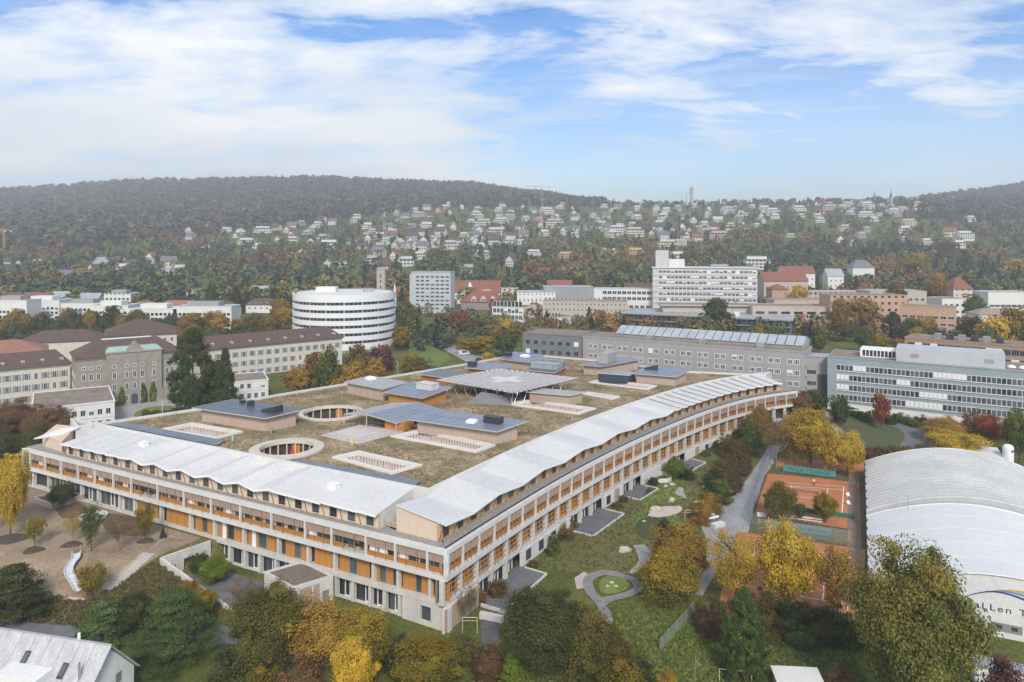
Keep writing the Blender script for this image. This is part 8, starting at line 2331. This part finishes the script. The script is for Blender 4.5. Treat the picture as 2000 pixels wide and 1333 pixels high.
# stacked site material beside the lane
mp_ = empty('material_stack', gp(1385, 1022), .5, 'stack of white and blue pipes and slabs beside the lane', 'stack')
for i in range(6):
    for j in range(4): MB().tube([(-1.2, -1.2 + .42 * i, .25 + .42 * j), (1.4, -1.2 + .42 * i, .25 + .42 * j)], .19, 7).build('pipe', [WHITE, METAL, mat('pipe_blue', (.12, .18, .28), .6, .05)][(i + j) % 3], mp_)
for i in range(5): MB().box(-1.2, 1.6, -2.9, -1.6, .02 + .16 * i, .14 + .16 * i).build('slab', CONCW, mp_)
gt_ = MB()
for x in (0, 2.2): gt_.tube([(x, 0, 0), (x, 0, 2.4)], .06, 5)
gt_.tube([(0, 0, 2.4), (2.2, 0, 2.4)], .06, 5); gt_.tube([(0, 0, 1.9), (2.2, 0, 1.9)], .04, 5)
tag(gt_.build('timber_gate_frame', TIMP, loc=gp(1338, 1020)), 'pale timber frame on the lawn above the orange trees', 'frame')
tag(gt_.build('timber_gate_frame', TIMP, loc=gp(903, 1238)), 'pale timber frame at the hospital corner path', 'frame')
# tufts of grass and weeds on the lawns and the rough slope
def meadow_tufts(nm, label, pl, n, hgt, wid, m, seed, z0=1.0):
    q = poly(*pl, z=z0); r_ = np.random.default_rng(seed)
    a = np.array(q); x = r_.uniform(a[:, 0].min(), a[:, 0].max(), n); y = r_.uniform(a[:, 1].min(), a[:, 1].max(), n)
    k = inside(q, x, y)
    for e_ in EXCL: k &= ~inside(e_, x, y)
    x, y = x[k], y[k]
    tag(tufts(nm, x, y, ground(x, y), hgt, wid, m, seed), label, 'grass', kind='stuff')
MG = leaf_mat('tuft_green', (.095, .125, .024), (.155, .185, .042), (.22, .18, .07), -.45)
MBR = leaf_mat('tuft_brown', (.14, .105, .045), (.20, .16, .065), (.10, .11, .035), -.3)
meadow_tufts('meadow_grass', 'tufted grass of the olive meadow along the curved facade', [(1035, 1105), (1080, 1072), (1180, 1005), (1290, 930), (1370, 890), (1390, 905), (1385, 1000), (1300, 1045), (1255, 1100), (1230, 1130), (1120, 1118)], 9000, .28, .22, MG, 31)
meadow_tufts('rough_grass', 'rough brown grass below the playground', [(-60, 1190), (60, 1178), (190, 1172), (300, 1098), (440, 1195), (400, 1215), (200, 1225), (-60, 1222)], 9000, .38, .25, MBR, 32, 2)
meadow_tufts('front_grass', 'tufted grass of the front lawn', [(960, 1240), (1130, 1190), (1210, 1180), (1360, 1190), (1660, 1262), (1700, 1345), (900, 1345)], 14000, .30, .22, MG, 33)
def litter(nm, label, spots, n, col, seed):
    r_ = np.random.default_rng(seed); x = []; y = []
    for px_, py_, rad in spots:
        c = G(px_, py_); x.append(c[0] + r_.normal(0, rad, n)); y.append(c[1] + r_.normal(0, rad, n))
    x = np.concatenate(x); y = np.concatenate(y)
    tag(tufts(nm, x, y, ground(x, y) + .17, .03, .12, LM[col], seed, blades=2), label, 'leaves', kind='stuff')
litter('fallen_leaves', 'yellow fallen leaves under the court trees and along the lane', [(1440, 1150, 5), (1540, 1170, 6), (1580, 915, 5), (1640, 925, 4), (1520, 905, 4), (1400, 1120, 4), (1480, 940, 3)], 420, 'yellow', 51)
litter('fallen_leaves', 'brown fallen leaves on the playground earth and lawns', [(40, 1050, 7), (180, 1080, 7), (280, 1050, 5), (1300, 1170, 6), (1200, 1200, 8), (1420, 960, 5)], 300, 'brown', 52)
# ------------------------------------------------------------------ haze
hz = MB().box(-6800, 6800, -60, 5060, -8, 352)
hm = bpy.data.materials.new('haze_air'); hm.use_nodes = True
t = hm.node_tree; t.nodes.clear()
o_ = t.nodes.new('ShaderNodeOutputMaterial'); pv = t.nodes.new('ShaderNodeVolumePrincipled')
pv.inputs['Color'].default_value = (.90, .93, .97, 1); pv.inputs['Density'].default_value = 0.00027; pv.inputs['Anisotropy'].default_value = 0.15
t.links.new(pv.outputs[0], o_.inputs['Volume'])
tag(hz.build('haze', hm), 'thin pale haze in the air over the valley', 'haze', kind='stuff')

# ------------------------------------------------------------------ labels: number look-alikes from the left
_ORD = ['first', 'second', 'third', 'fourth', 'fifth', 'sixth', 'seventh', 'eighth', 'ninth', 'tenth', 'eleventh', 'twelfth', 'thirteenth', 'fourteenth', 'fifteenth', 'sixteenth', 'seventeenth', 'eighteenth', 'nineteenth', 'twentieth']
_by = {}
for o in SC.objects:
    if o.parent is None and o.get('group') and o.get('label'): _by.setdefault(o['label'], []).append(o)
for lb, os_ in _by.items():
    if len(os_) > 1:
        os_.sort(key=lambda o: o.location.x / max(o.location.y, 1))
        for i, o in enumerate(os_):
            o['label'] = '%s (%s from left)' % (lb, _ORD[i] if i < 20 else 'twenty-' + _ORD[i - 20])
